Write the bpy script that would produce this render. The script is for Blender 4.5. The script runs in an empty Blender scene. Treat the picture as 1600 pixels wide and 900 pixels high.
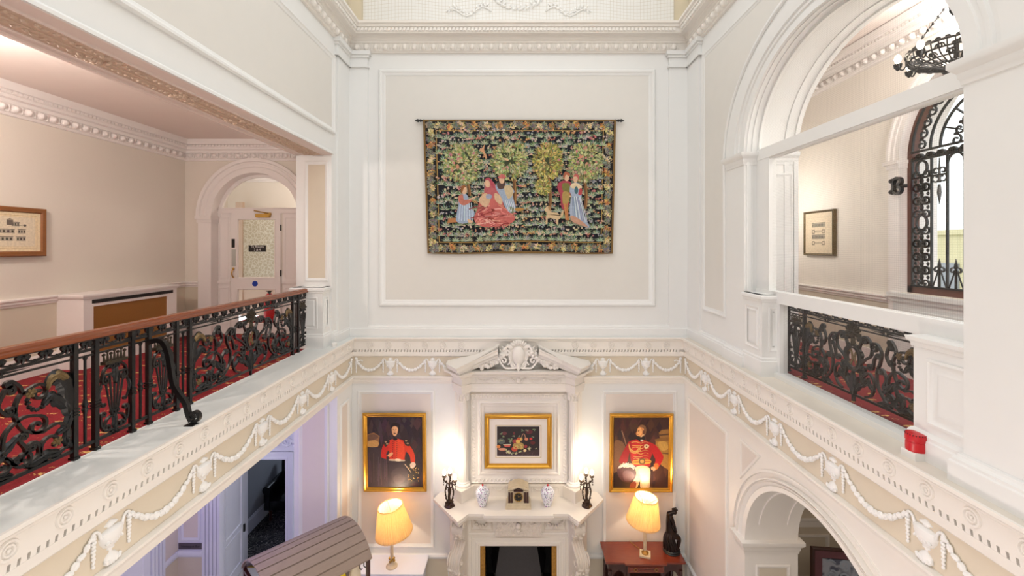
import bpy, math, random
from math import sin, cos, pi, sqrt, atan2, hypot, radians
from mathutils import Vector

random.seed(7)
SC = bpy.context.scene
COL = SC.collection
LEDGE = -1.41          # top of the gallery ledge, heights are measured from eye level
FLOOR = -5.35          # ground floor

# ------------------------------------------------------------------ materials
MATS = {}
def s2l(c):
    c = c / 255.0
    return c / 12.92 if c <= 0.04045 else ((c + 0.055) / 1.055) ** 2.4
def rgb(r, g, b): return (s2l(r), s2l(g), s2l(b), 1.0)

def new_mat(name):
    m = bpy.data.materials.new(name); m.use_nodes = True
    nt = m.node_tree; b = nt.nodes['Principled BSDF']
    MATS[name] = m
    return m, nt, b
def N(nt, kind, **kw):
    n = nt.nodes.new(kind)
    for k, v in kw.items():
        if k in n.inputs.keys(): n.inputs[k].default_value = v
        else: setattr(n, k, v)
    return n
def L(nt, a, b): nt.links.new(a, b)

def basic(name, col, rough=0.5, metal=0.0, var=0.06, scale=6.0, bump=0.0, bscale=60.0, spec=0.5, stretch=None, coat=0.0, pos='Object'):
    m, nt, b = new_mat(name)
    b.inputs['Roughness'].default_value = rough
    b.inputs['Metallic'].default_value = metal
    b.inputs['Specular IOR Level'].default_value = spec
    if coat: b.inputs['Coat Weight'].default_value = coat
    tc = N(nt, 'ShaderNodeTexCoord')
    src = tc.outputs[pos]
    if stretch:
        mp = N(nt, 'ShaderNodeMapping'); mp.inputs['Scale'].default_value = stretch
        L(nt, src, mp.inputs[0]); src = mp.outputs[0]
    no = N(nt, 'ShaderNodeTexNoise'); no.inputs['Scale'].default_value = scale; no.inputs['Detail'].default_value = 5
    L(nt, src, no.inputs['Vector'])
    mx = N(nt, 'ShaderNodeMix', data_type='RGBA')
    d = tuple(max(0, c * (1 - var)) for c in col[:3]) + (1,)
    u = tuple(min(1, c * (1 + var)) for c in col[:3]) + (1,)
    mx.inputs[6].default_value = d; mx.inputs[7].default_value = u
    L(nt, no.outputs['Fac'], mx.inputs[0])
    L(nt, mx.outputs[2], b.inputs['Base Color'])
    if bump:
        n2 = N(nt, 'ShaderNodeTexNoise'); n2.inputs['Scale'].default_value = bscale; n2.inputs['Detail'].default_value = 3
        L(nt, src, n2.inputs['Vector'])
        bp = N(nt, 'ShaderNodeBump'); bp.inputs['Strength'].default_value = bump; bp.inputs['Distance'].default_value = 0.01
        L(nt, n2.outputs['Fac'], bp.inputs['Height']); L(nt, bp.outputs[0], b.inputs['Normal'])
    return m

basic('white_paint', rgb(234, 234, 232), 0.45, var=0.015)
basic('white_plaster', rgb(242, 241, 239), 0.5, var=0.02)
basic('cream_plaster', rgb(239, 234, 227), 0.5, var=0.02)
basic('beige_panel', rgb(224, 221, 215), 0.7, var=0.02)
basic('beige_frieze', rgb(220, 208, 188), 0.7, var=0.02)
basic('pink_panel', rgb(226, 216, 207), 0.7, var=0.02)
basic('ledge_stone', rgb(225, 227, 224), 0.4, var=0.06, scale=3.0)
basic('ledge_warm', rgb(222, 214, 202), 0.5, var=0.09, scale=4.0)  # warmer, more mottled tone for the right-hand ledge
basic('corridor_white', rgb(240, 233, 229), 0.5, var=0.015)
basic('corridor_dado', rgb(214, 203, 184), 0.7, var=0.03)
basic('wallpaper', rgb(230, 221, 209), 0.75, var=0.03, scale=40, bump=0.08, bscale=220, stretch=(1, 1, 6))
basic('cream_wallpaper', rgb(238, 230, 220), 0.75, var=0.02, scale=40, bump=0.08, bscale=220, stretch=(1, 1, 6))
basic('soffit_brown', rgb(204, 180, 160), 0.7, var=0.05)
basic('soffit_pink', rgb(230, 214, 206), 0.6, var=0.02)
basic('ceiling_paint', rgb(236, 222, 214), 0.6, var=0.02)
basic('iron', rgb(10, 9, 10), 0.36, 0.1, var=0.25, scale=30, bump=0.15, bscale=120)
basic('iron_bronze', rgb(62, 54, 42), 0.4, 0.6, var=0.5, scale=60)
basic('iron_gilt', rgb(116, 94, 60), 0.45, 0.5, var=0.5, scale=70)
basic('rail_wood', rgb(126, 60, 20), 0.25, var=0.25, scale=8, stretch=(12, 1, 12), coat=0.3)
basic('mahogany', rgb(118, 48, 30), 0.22, var=0.28, scale=7, stretch=(1, 10, 10), coat=0.4)
basic('mahogany_dark', rgb(62, 28, 22), 0.3, var=0.3, scale=9, coat=0.2)
basic('window_wood', rgb(96, 52, 38), 0.45, var=0.25, scale=10)
basic('gold_leaf', rgb(208, 156, 62), 0.32, 0.85, var=0.15, scale=14)
basic('brass', rgb(196, 158, 84), 0.28, 0.9, var=0.1)
basic('oak_frame', rgb(140, 88, 44), 0.4, var=0.25, scale=9, stretch=(1, 3, 12))
basic('dark_gold_frame', rgb(98, 82, 52), 0.45, 0.3, var=0.25)
basic('marble', rgb(238, 230, 219), 0.25, var=0.03, scale=3)
basic('marble_carved', rgb(228, 217, 204), 0.4, var=0.05, scale=6, bump=0.35, bscale=26)
basic('clock_marble', rgb(210, 194, 164), 0.35, var=0.18, scale=18)
basic('black_dark', rgb(14, 13, 14), 0.5, var=0.2)
basic('fire_back', rgb(52, 48, 50), 0.5, 0.3, var=0.2, scale=30)
basic('soot_black', rgb(8, 8, 9), 0.8, var=0.2)
basic('tarnished_brass', rgb(176, 130, 62), 0.4, 0.6, var=0.5, scale=40)
basic('bronze', rgb(44, 32, 28), 0.3, 0.6, var=0.3, scale=20, bump=0.25, bscale=30)
basic('candelabra_bronze', rgb(70, 52, 40), 0.35, 0.6, var=0.4, scale=40)
basic('grey_slat', rgb(150, 132, 120), 0.65, var=0.14, scale=5, stretch=(3, 3, 30), bump=0.1, bscale=30)
basic('blue_white_paint', rgb(226, 228, 238), 0.5, var=0.02)
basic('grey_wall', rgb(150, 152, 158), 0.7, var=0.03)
basic('black_leather', rgb(16, 15, 18), 0.2, var=0.2, bump=0.1, bscale=60)
basic('red_plastic', rgb(196, 18, 30), 0.35, var=0.05)
basic('white_plastic', rgb(236, 234, 230), 0.4, var=0.02)
basic('blue_plastic', rgb(24, 62, 168), 0.4, var=0.05)
basic('sign_black', rgb(30, 28, 28), 0.4, var=0.1)
basic('plaque_grey', rgb(96, 88, 96), 0.4, 0.3, var=0.1)
basic('steel', rgb(196, 198, 194), 0.35, 0.6, var=0.05)
basic('paper_cream', rgb(236, 222, 196), 0.7, var=0.05)
basic('paper_white', rgb(238, 230, 222), 0.7, var=0.04)
basic('yellow_paper', rgb(250, 226, 20), 0.5, var=0.08)
basic('tan_ribbon', rgb(190, 130, 92), 0.6, var=0.1)
basic('silk_blue', rgb(168, 180, 196), 0.6, var=0.1, scale=14)
basic('mauve_wood', rgb(116, 74, 84), 0.45, var=0.2, scale=8)
basic('stone_yellow', rgb(208, 196, 158), 0.8, var=0.1, scale=3)
basic('foliage', rgb(96, 128, 64), 0.8, var=0.4, scale=4)
basic('stone_floor', rgb(206, 202, 196), 0.35, var=0.06, scale=4)
basic('net_cord', rgb(206, 198, 184), 0.8, var=0.03)
basic('attic_panel', rgb(236, 235, 232), 0.7, var=0.03)
basic('attic_gold', rgb(216, 204, 180), 0.7, var=0.05)
basic('porcelain_white', rgb(240, 240, 244), 0.15, var=0.02)

# red carpet with rows of small gold flecks
def carpet():
    m, nt, b = new_mat('red_carpet')
    b.inputs['Roughness'].default_value = 0.95
    tc = N(nt, 'ShaderNodeTexCoord'); mp = N(nt, 'ShaderNodeMapping')
    mp.inputs['Scale'].default_value = (5.5, 13.0, 5.0)
    L(nt, tc.outputs['Object'], mp.inputs[0])
    br = N(nt, 'ShaderNodeTexVoronoi'); br.inputs['Scale'].default_value = 1.0; br.inputs['Randomness'].default_value = 0.35
    L(nt, mp.outputs[0], br.inputs['Vector'])
    no = N(nt, 'ShaderNodeTexNoise'); no.inputs['Scale'].default_value = 60; no.inputs['Detail'].default_value = 2
    L(nt, tc.outputs['Object'], no.inputs['Vector'])
    # elongated fleck: |dx| small in one axis
    ad = N(nt, 'ShaderNodeMath', operation='MULTIPLY_ADD'); ad.inputs[1].default_value = 0.55
    L(nt, no.outputs['Fac'], ad.inputs[0]); L(nt, br.outputs['Distance'], ad.inputs[2])
    lt = N(nt, 'ShaderNodeMath', operation='LESS_THAN'); lt.inputs[1].default_value = 0.57
    L(nt, ad.outputs[0], lt.inputs[0])
    no2 = N(nt, 'ShaderNodeTexNoise'); no2.inputs['Scale'].default_value = 90
    L(nt, tc.outputs['Object'], no2.inputs['Vector'])
    base = N(nt, 'ShaderNodeMix', data_type='RGBA')
    base.inputs[6].default_value = rgb(108, 1, 15); base.inputs[7].default_value = rgb(142, 5, 25)
    L(nt, no2.outputs['Fac'], base.inputs[0])
    mx = N(nt, 'ShaderNodeMix', data_type='RGBA'); mx.inputs[7].default_value = rgb(206, 164, 96)
    L(nt, lt.outputs[0], mx.inputs[0]); L(nt, base.outputs[2], mx.inputs[6]); L(nt, mx.outputs[2], b.inputs['Base Color'])
    bp = N(nt, 'ShaderNodeBump'); bp.inputs['Strength'].default_value = 0.3; bp.inputs['Distance'].default_value = 0.01
    L(nt, no2.outputs['Fac'], bp.inputs['Height']); L(nt, bp.outputs[0], b.inputs['Normal'])
carpet()
def dark_carpet():
    m, nt, b = new_mat('swirl_carpet')
    b.inputs['Roughness'].default_value = 0.95
    tc = N(nt, 'ShaderNodeTexCoord')
    no = N(nt, 'ShaderNodeTexNoise'); no.inputs['Scale'].default_value = 5.0; no.inputs['Detail'].default_value = 1; no.inputs['Distortion'].default_value = 1.6
    L(nt, tc.outputs['Object'], no.inputs['Vector'])
    w = N(nt, 'ShaderNodeMath', operation='MULTIPLY'); w.inputs[1].default_value = 9.0
    L(nt, no.outputs['Fac'], w.inputs[0])
    fr = N(nt, 'ShaderNodeMath', operation='FRACT'); L(nt, w.outputs[0], fr.inputs[0])
    lt = N(nt, 'ShaderNodeMath', operation='LESS_THAN'); lt.inputs[1].default_value = 0.12
    L(nt, fr.outputs[0], lt.inputs[0])
    mx = N(nt, 'ShaderNodeMix', data_type='RGBA'); mx.inputs[6].default_value = rgb(18, 17, 20); mx.inputs[7].default_value = rgb(150, 144, 140)
    L(nt, lt.outputs[0], mx.inputs[0]); L(nt, mx.outputs[2], b.inputs['Base Color'])
dark_carpet()
def porcelain():
    m, nt, b = new_mat('porcelain_floral')
    b.inputs['Roughness'].default_value = 0.12
    tc = N(nt, 'ShaderNodeTexCoord')
    prev = rgb(238, 238, 242)
    prevs = None
    for sc, th, col, seed in ((24, 0.22, rgb(176, 176, 204), 0), (28, 0.24, rgb(178, 132, 178), 3.3), (44, 0.25, rgb(78, 108, 90), 7.7), (38, 0.19, rgb(60, 56, 76), 11.1)):
        mp = N(nt, 'ShaderNodeMapping'); mp.inputs['Location'].default_value = (seed, seed * .7, seed * .3)
        L(nt, tc.outputs['Object'], mp.inputs[0])
        v = N(nt, 'ShaderNodeTexVoronoi'); v.inputs['Scale'].default_value = sc
        L(nt, mp.outputs[0], v.inputs['Vector'])
        lt = N(nt, 'ShaderNodeMath', operation='LESS_THAN'); lt.inputs[1].default_value = th
        L(nt, v.outputs['Distance'], lt.inputs[0])
        mx = N(nt, 'ShaderNodeMix', data_type='RGBA'); mx.inputs[7].default_value = col
        if prevs is None: mx.inputs[6].default_value = prev
        else: L(nt, prevs, mx.inputs[6])
        L(nt, lt.outputs[0], mx.inputs[0]); prevs = mx.outputs[2]
    L(nt, prevs, b.inputs['Base Color'])
porcelain()
def scroll_fabric():
    m, nt, b = new_mat('scroll_fabric')
    b.inputs['Roughness'].default_value = 0.8
    tc = N(nt, 'ShaderNodeTexCoord')
    no = N(nt, 'ShaderNodeTexNoise'); no.inputs['Scale'].default_value = 6; no.inputs['Distortion'].default_value = 1.2; no.inputs['Detail'].default_value = 1
    L(nt, tc.outputs['Object'], no.inputs['Vector'])
    cr = N(nt, 'ShaderNodeValToRGB'); cr.color_ramp.elements[0].position = .42; cr.color_ramp.elements[1].position = .55
    cr.color_ramp.elements[0].color = rgb(98, 104, 124); cr.color_ramp.elements[1].color = rgb(176, 182, 196)
    L(nt, no.outputs['Fac'], cr.inputs[0]); L(nt, cr.outputs[0], b.inputs['Base Color'])
scroll_fabric()
def facing_reflect(nt):
    """mirror share of a thin pane: little when seen square on, more at a grazing angle"""
    lw = N(nt, 'ShaderNodeLayerWeight'); lw.inputs['Blend'].default_value = .5
    pw = N(nt, 'ShaderNodeMath', operation='POWER'); pw.inputs[1].default_value = 5.0; L(nt, lw.outputs['Facing'], pw.inputs[0])
    ma = N(nt, 'ShaderNodeMath', operation='MULTIPLY_ADD'); ma.inputs[1].default_value = .7; ma.inputs[2].default_value = .035; L(nt, pw.outputs[0], ma.inputs[0])
    return ma
def glass(name, tint=(1, 1, 1, 1), refl=0.06):
    m, nt, b = new_mat(name)
    nt.nodes.remove(b)
    out = nt.nodes['Material Output']
    tr = N(nt, 'ShaderNodeBsdfTransparent'); tr.inputs[0].default_value = tint
    gl = N(nt, 'ShaderNodeBsdfGlossy'); gl.inputs['Roughness'].default_value = 0.02
    fr = facing_reflect(nt)
    mx = N(nt, 'ShaderNodeMixShader')
    L(nt, fr.outputs[0], mx.inputs[0]); L(nt, tr.outputs[0], mx.inputs[1]); L(nt, gl.outputs[0], mx.inputs[2])
    L(nt, mx.outputs[0], out.inputs[0])
glass('clear_glass', (0.97, 0.98, 0.975, 1))
def wired_glass():
    m, nt, b = new_mat('wired_glass'); nt.nodes.remove(b)
    out = nt.nodes['Material Output']
    tc = N(nt, 'ShaderNodeTexCoord'); sep = N(nt, 'ShaderNodeSeparateXYZ'); L(nt, tc.outputs['Object'], sep.inputs[0])
    res = []
    for ax in ('Y', 'Z'):
        mu = N(nt, 'ShaderNodeMath', operation='MULTIPLY'); mu.inputs[1].default_value = 62.0; L(nt, sep.outputs[ax], mu.inputs[0])
        fr = N(nt, 'ShaderNodeMath', operation='FRACT'); L(nt, mu.outputs[0], fr.inputs[0])
        lt = N(nt, 'ShaderNodeMath', operation='LESS_THAN'); lt.inputs[1].default_value = 0.11; L(nt, fr.outputs[0], lt.inputs[0])
        res.append(lt)
    mxm = N(nt, 'ShaderNodeMath', operation='MAXIMUM'); L(nt, res[0].outputs[0], mxm.inputs[0]); L(nt, res[1].outputs[0], mxm.inputs[1])
    tr = N(nt, 'ShaderNodeBsdfTransparent'); tr.inputs[0].default_value = (.96, .97, .965, 1)
    gl = N(nt, 'ShaderNodeBsdfGlossy'); gl.inputs['Roughness'].default_value = 0.02
    fr = facing_reflect(nt)
    mx = N(nt, 'ShaderNodeMixShader'); L(nt, fr.outputs[0], mx.inputs[0]); L(nt, tr.outputs[0], mx.inputs[1]); L(nt, gl.outputs[0], mx.inputs[2])
    wi = N(nt, 'ShaderNodeBsdfPrincipled'); wi.inputs['Base Color'].default_value = rgb(150, 140, 130); wi.inputs['Roughness'].default_value = .5
    tr2 = N(nt, 'ShaderNodeBsdfTransparent')
    half = N(nt, 'ShaderNodeMixShader'); half.inputs[0].default_value = .28; L(nt, tr2.outputs[0], half.inputs[1]); L(nt, wi.outputs[0], half.inputs[2])
    m2 = N(nt, 'ShaderNodeMixShader'); L(nt, mxm.outputs[0], m2.inputs[0]); L(nt, mx.outputs[0], m2.inputs[1]); L(nt, half.outputs[0], m2.inputs[2])
    L(nt, m2.outputs[0], out.inputs[0])
wired_glass()
def etched_glass():
    m, nt, b = new_mat('etched_glass')
    tc = N(nt, 'ShaderNodeTexCoord')
    v = N(nt, 'ShaderNodeTexVoronoi'); v.inputs['Scale'].default_value = 16; v.feature = 'DISTANCE_TO_EDGE'
    L(nt, tc.outputs['Object'], v.inputs['Vector'])
    cr = N(nt, 'ShaderNodeValToRGB'); cr.color_ramp.elements[0].position = .02; cr.color_ramp.elements[1].position = .12
    cr.color_ramp.elements[0].color = rgb(214, 208, 190); cr.color_ramp.elements[1].color = rgb(186, 174, 148)
    L(nt, v.outputs['Distance'], cr.inputs[0]); L(nt, cr.outputs[0], b.inputs['Base Color'])
    b.inputs['Roughness'].default_value = .3
etched_glass()
def emis(name, col, strength):
    m, nt, b = new_mat(name)
    b.inputs['Base Color'].default_value = (0.9, 0.9, 0.9, 1)
    b.inputs['Emission Color'].default_value = col
    b.inputs['Emission Strength'].default_value = strength
emis('bulb_glow', (1.0, 0.86, 0.66, 1), 14.0)
emis('lamp_inner', (1.0, 0.84, 0.6, 1), 9.0)
def shade_mat():
    m, nt, b = new_mat('silk_shade'); nt.nodes.remove(b)
    out = nt.nodes['Material Output']
    tc = N(nt, 'ShaderNodeTexCoord')
    no = N(nt, 'ShaderNodeTexNoise'); no.inputs['Scale'].default_value = 30; L(nt, tc.outputs['Object'], no.inputs['Vector'])
    mxc = N(nt, 'ShaderNodeMix', data_type='RGBA'); mxc.inputs[6].default_value = rgb(240, 212, 156); mxc.inputs[7].default_value = rgb(248, 230, 188)
    L(nt, no.outputs['Fac'], mxc.inputs[0])
    t = N(nt, 'ShaderNodeBsdfTranslucent'); d = N(nt, 'ShaderNodeBsdfDiffuse')
    L(nt, mxc.outputs[2], t.inputs[0]); L(nt, mxc.outputs[2], d.inputs[0])
    mx = N(nt, 'ShaderNodeMixShader'); mx.inputs[0].default_value = .45
    L(nt, t.outputs[0], mx.inputs[1]); L(nt, d.outputs[0], mx.inputs[2]); L(nt, mx.outputs[0], out.inputs[0])
shade_mat()
def painted(name, rough, weave=0.0):
    m, nt, b = new_mat(name)
    at = N(nt, 'ShaderNodeAttribute'); at.attribute_name = 'col'
    tc = N(nt, 'ShaderNodeTexCoord')
    no = N(nt, 'ShaderNodeTexNoise'); no.inputs['Scale'].default_value = 45; no.inputs['Detail'].default_value = 4
    L(nt, tc.outputs['Object'], no.inputs['Vector'])
    mr = N(nt, 'ShaderNodeMapRange'); mr.inputs['To Min'].default_value = 0.72; mr.inputs['To Max'].default_value = 1.28
    L(nt, no.outputs['Fac'], mr.inputs['Value'])
    mu = N(nt, 'ShaderNodeVectorMath', operation='SCALE'); L(nt, at.outputs['Color'], mu.inputs[0]); L(nt, mr.outputs[0], mu.inputs['Scale'])
    L(nt, mu.outputs[0], b.inputs['Base Color']); b.inputs['Roughness'].default_value = rough
    if weave:
        w = N(nt, 'ShaderNodeTexNoise'); w.inputs['Scale'].default_value = 260; L(nt, tc.outputs['Object'], w.inputs['Vector'])
        bp = N(nt, 'ShaderNodeBump'); bp.inputs['Strength'].default_value = weave; bp.inputs['Distance'].default_value = .004
        L(nt, w.outputs['Fac'], bp.inputs['Height']); L(nt, bp.outputs[0], b.inputs['Normal'])
painted('tapestry_weave', 0.9, 0.3)
painted('oil_paint', 0.5)
painted('print_ink', 0.7)

# ------------------------------------------------------------------ mesh builder
class MB:
    def __init__(self, mat='white_paint'):
        self.v = []; self.f = []; self.m = []; self.c = []; self.mat = mat; self.col = None
    def add(self, vs, fs, mat=None):
        b = len(self.v); self.v.extend(vs); mt = mat or self.mat
        for f in fs:
            self.f.append(tuple(b + i for i in f)); self.m.append(mt); self.c.append(self.col)
    def pt(self, fn):       # move every vertex
        self.v = [fn(p) for p in self.v]

def far(d): return lambda u, v, w: (u, d - w, v)          # plane facing the camera
def lft(X): return lambda u, v, w: (X + w, u, v)          # plane facing +X
def rgt(X): return lambda u, v, w: (X - w, u, v)          # plane facing -X
def plan(u, v, w): return (u, v, w)

def box(mb, mp, u0, u1, v0, v1, w0, w1, mat=None):
    p = [mp(u, v, w) for w in (w0, w1) for v in (v0, v1) for u in (u0, u1)]
    mb.add(p, [(0, 1, 3, 2), (4, 6, 7, 5), (0, 4, 5, 1), (2, 3, 7, 6), (0, 2, 6, 4), (1, 5, 7, 3)], mat)
def prism(mb, mp, poly, w0, w1, mat=None, side=None):
    n = len(poly)
    vs = [mp(u, v, w0) for u, v in poly] + [mp(u, v, w1) for u, v in poly]
    mb.add(vs, [tuple(range(n))[::-1], tuple(range(n, 2 * n))], mat)
    mb.add(vs, [(i, (i + 1) % n, n + (i + 1) % n, n + i) for i in range(n)], side or mat)
def face(mb, mp, poly, w, mat=None):
    mb.add([mp(u, v, w) for u, v in poly], [tuple(range(len(poly)))], mat)
def offs(pts, closed):
    """mitre direction (to the left of travel) at each vertex, scaled so offset a keeps distance a"""
    n = len(pts); out = []
    for i in range(n):
        def nrm(a, b):
            dx, dy = b[0] - a[0], b[1] - a[1]; l = hypot(dx, dy) or 1e-9
            return (-dy / l, dx / l)
        a = nrm(pts[i - 1], pts[i]) if (closed or i > 0) else None
        b = nrm(pts[i], pts[(i + 1) % n]) if (closed or i < n - 1) else None
        if a is None: a = b
        if b is None: b = a
        mx, my = a[0] + b[0], a[1] + b[1]; l2 = mx * mx + my * my
        if l2 < 1e-6: out.append(a); continue
        k = 2.0 / l2
        out.append((mx * k, my * k))
    return out
def mould(mb, mp, pts, prof, closed=False, mat=None, caps=True):
    """sweep profile [(offset to the left of travel, height w)] along a 2D path"""
    o = offs(pts, closed); n = len(pts); k = len(prof)
    vs = [mp(pts[i][0] + o[i][0] * a, pts[i][1] + o[i][1] * a, w) for i in range(n) for a, w in prof]
    fs = []
    for i in range(n if closed else n - 1):
        j = (i + 1) % n
        for q in range(k - 1):
            fs.append((i * k + q, j * k + q, j * k + q + 1, i * k + q + 1))
    if not closed and caps:
        fs.append(tuple(range(k))); fs.append(tuple(range((n - 1) * k, n * k))[::-1])
    mb.add(vs, fs, mat)
def rect(u0, u1, v0, v1): return [(u0, v0), (u1, v0), (u1, v1), (u0, v1)]
def frame_dir(p, q):
    d = (Vector(q) - Vector(p)).normalized()
    up = Vector((0, 0, 1)) if abs(d.z) < .9 else Vector((1, 0, 0))
    a = d.cross(up).normalized(); return a, d.cross(a).normalized()
def tube(mb, pts, r, n=8, mat=None, closed=False, caps=True):
    m = len(pts); vs = []; rr = r if isinstance(r, (list, tuple)) else [r] * m
    P = [Vector(p) for p in pts]; pa = None
    for i in range(m):
        if closed: t = P[(i + 1) % m] - P[i - 1]
        else: t = P[min(i + 1, m - 1)] - P[max(i - 1, 0)]
        if t.length < 1e-9: t = Vector((0, 0, 1))
        t.normalize()
        if pa is None:
            up = Vector((0, 0, 1)) if abs(t.z) < .9 else Vector((1, 0, 0)); a = t.cross(up).normalized()
        else:
            a = pa - t * pa.dot(t); a = a.normalized() if a.length > 1e-6 else t.orthogonal().normalized()
        pa = a; b = t.cross(a)
        for k in range(n):
            an = 2 * pi * k / n; vs.append(tuple(P[i] + (a * cos(an) + b * sin(an)) * rr[i]))
    fs = []
    for i in range(m if closed else m - 1):
        j = (i + 1) % m
        for k in range(n): fs.append((i * n + k, i * n + (k + 1) % n, j * n + (k + 1) % n, j * n + k))
    if not closed and caps: fs += [tuple(range(n))[::-1], tuple(range((m - 1) * n, m * n))]
    mb.add(vs, fs, mat)
def strap(mb, mp, pts, th, w0, w1, mat=None):
    """flat iron strap bent in the (u,v) plane"""
    n = len(pts); o = offs(pts, False); vs = []
    tt = th if isinstance(th, (list, tuple)) else [th] * n
    for i, (u, v) in enumerate(pts):
        l = hypot(*o[i]); ox, oy = (o[i][0] / l, o[i][1] / l)
        h = tt[i] / 2
        for s, w in ((1, w0), (-1, w0), (-1, w1), (1, w1)): vs.append(mp(u + ox * h * s, v + oy * h * s, w))
    fs = []
    for i in range(n - 1):
        for k in range(4): fs.append((i * 4 + k, i * 4 + (k + 1) % 4, i * 4 + 4 + (k + 1) % 4, i * 4 + 4 + k))
    fs += [(3, 2, 1, 0), tuple(range(n * 4 - 4, n * 4))]
    mb.add(vs, fs, mat)
def ell(mb, mp, cu, cv, cw, ru, rv, rw, rot=0.0, n=8, m=5, mat=None):
    vs = []; c, s = cos(rot), sin(rot)
    for j in range(1, m):
        ph = pi * j / m
        for i in range(n):
            th = 2 * pi * i / n
            a, b, w = ru * cos(ph), rv * sin(ph) * cos(th), rw * sin(ph) * sin(th)
            vs.append(mp(cu + a * c - b * s, cv + a * s + b * c, cw + w))
    t = len(vs); vs.append(mp(cu + ru * c, cv + ru * s, cw)); vs.append(mp(cu - ru * c, cv - ru * s, cw))
    fs = []
    for j in range(m - 2):
        for i in range(n): fs.append((j * n + i, j * n + (i + 1) % n, (j + 1) * n + (i + 1) % n, (j + 1) * n + i))
    for i in range(n):
        fs.append((t, (i + 1) % n, i)); fs.append((t + 1, (m - 2) * n + i, (m - 2) * n + (i + 1) % n))
    mb.add(vs, fs, mat)
def lathe(mb, c, prof, n=24, mat=None, a0=0.0, a1=2 * pi, mod=None, sx=1, sy=1):
    full = abs(a1 - a0 - 2 * pi) < 1e-6; k = n if full else n + 1; vs = []
    for r, z in prof:
        for i in range(k):
            an = a0 + (a1 - a0) * i / n; q = r * (mod(an, z) if mod else 1)
            vs.append((c[0] + q * cos(an) * sx, c[1] + q * sin(an) * sy, c[2] + z))
    fs = []
    for j in range(len(prof) - 1):
        for i in range(n if full else n): 
            i2 = (i + 1) % k if full else i + 1
            fs.append((j * k + i, j * k + i2, (j + 1) * k + i2, (j + 1) * k + i))
    if full:
        if prof[0][0] > 1e-5: fs.append(tuple(range(k))[::-1])
        if prof[-1][0] > 1e-5: fs.append(tuple(range((len(prof) - 1) * k, len(prof) * k)))
    mb.add(vs, fs, mat)
def halflathe(mb, mp, cu, cv, prof, ws=1.0, w0=0.0, n=10, mat=None):
    """relief: half of a turned shape standing on a wall plane"""
    vs = []
    for r, v in prof:
        for i in range(n + 1):
            an = pi * i / n; vs.append(mp(cu + r * cos(an), cv + v, w0 + r * sin(an) * ws))
    k = n + 1; fs = []
    for j in range(len(prof) - 1):
        for i in range(n): fs.append((j * k + i, j * k + i + 1, (j + 1) * k + i + 1, (j + 1) * k + i))
    fs += [tuple(range(k)), tuple(range((len(prof) - 1) * k, len(prof) * k))[::-1]]
    mb.add(vs, fs, mat)
def leaf(mb, mp, pts, wid, lobes, w0, th, mat=None, sub=6):
    """acanthus leaf along a spine; lobed edges, raised rib"""
    P = cat(pts, sub); n = len(P); o = offs(P, False); vs = []
    for i, (u, v) in enumerate(P):
        t = i / (n - 1); prof = sin(pi * min(1, t * .85 + .12)) ** .8 * (1 - t * .25)
        lb = 0.72 + 0.28 * abs(sin(pi * lobes * t)); h = wid * prof * lb * .5
        if i == n - 1: h = wid * .03
        l = hypot(*o[i]); ox, oy = o[i][0] / l, o[i][1] / l
        vs += [mp(u + ox * h, v + oy * h, w0), mp(u + ox * h * .5, v + oy * h * .5, w0 + th * .8), mp(u, v, w0 + th * .45), mp(u - ox * h * .5, v - oy * h * .5, w0 + th * .8), mp(u - ox * h, v - oy * h, w0), mp(u, v, w0 - th * .5)]
    fs = []
    for i in range(n - 1):
        for k in range(6): fs.append((i * 6 + k, i * 6 + (k + 1) % 6, i * 6 + 6 + (k + 1) % 6, i * 6 + 6 + k))
    fs += [(5, 4, 3, 2, 1, 0), tuple(range(n * 6 - 6, n * 6))]
    mb.add(vs, fs, mat)
def cat(p, sub=6):
    """Catmull-Rom through 2D/3D points"""
    if len(p) < 3: 
        return [tuple(a + (b - a) * t / sub for a, b in zip(p[0], p[1])) for t in range(sub + 1)]
    out = []; n = len(p)
    for i in range(n - 1):
        a, b, c, d = p[max(i - 1, 0)], p[i], p[i + 1], p[min(i + 2, n - 1)]
        for k in range(sub):
            t = k / sub
            out.append(tuple(.5 * (2 * q + (r - o) * t + (2 * o - 5 * q + 4 * r - s) * t * t + (-o + 3 * q - 3 * r + s) * t ** 3) for o, q, r, s in zip(a, b, c, d)))
    out.append(tuple(p[-1])); return out
def volute(p, ang, r, sgn, turns=1.25, n=18):
    """curl that starts at p heading ang and winds inwards"""
    out = [p]; x, y = p; tot = 2 * pi * turns; a = ang; st = tot / n
    for i in range(n):
        rr = r * (1 - .78 * (i + .5) / n); a += sgn * st / 2
        x += cos(a) * rr * st; y += sin(a) * rr * st; a += sgn * st / 2
        out.append((x, y))
    return out
def scroll(pts, v0=None, v1=None, sub=7):
    """smooth strap path with optional volutes (r, sgn, turns) at both ends"""
    P = cat(pts, sub)
    if v1:
        a = atan2(P[-1][1] - P[-2][1], P[-1][0] - P[-2][0]); P = P + volute(P[-1], a, *v1)[1:]
    if v0:
        a = atan2(P[0][1] - P[1][1], P[0][0] - P[1][0]); P = volute(P[0], a, *v0)[1:][::-1] + P
    return P

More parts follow.
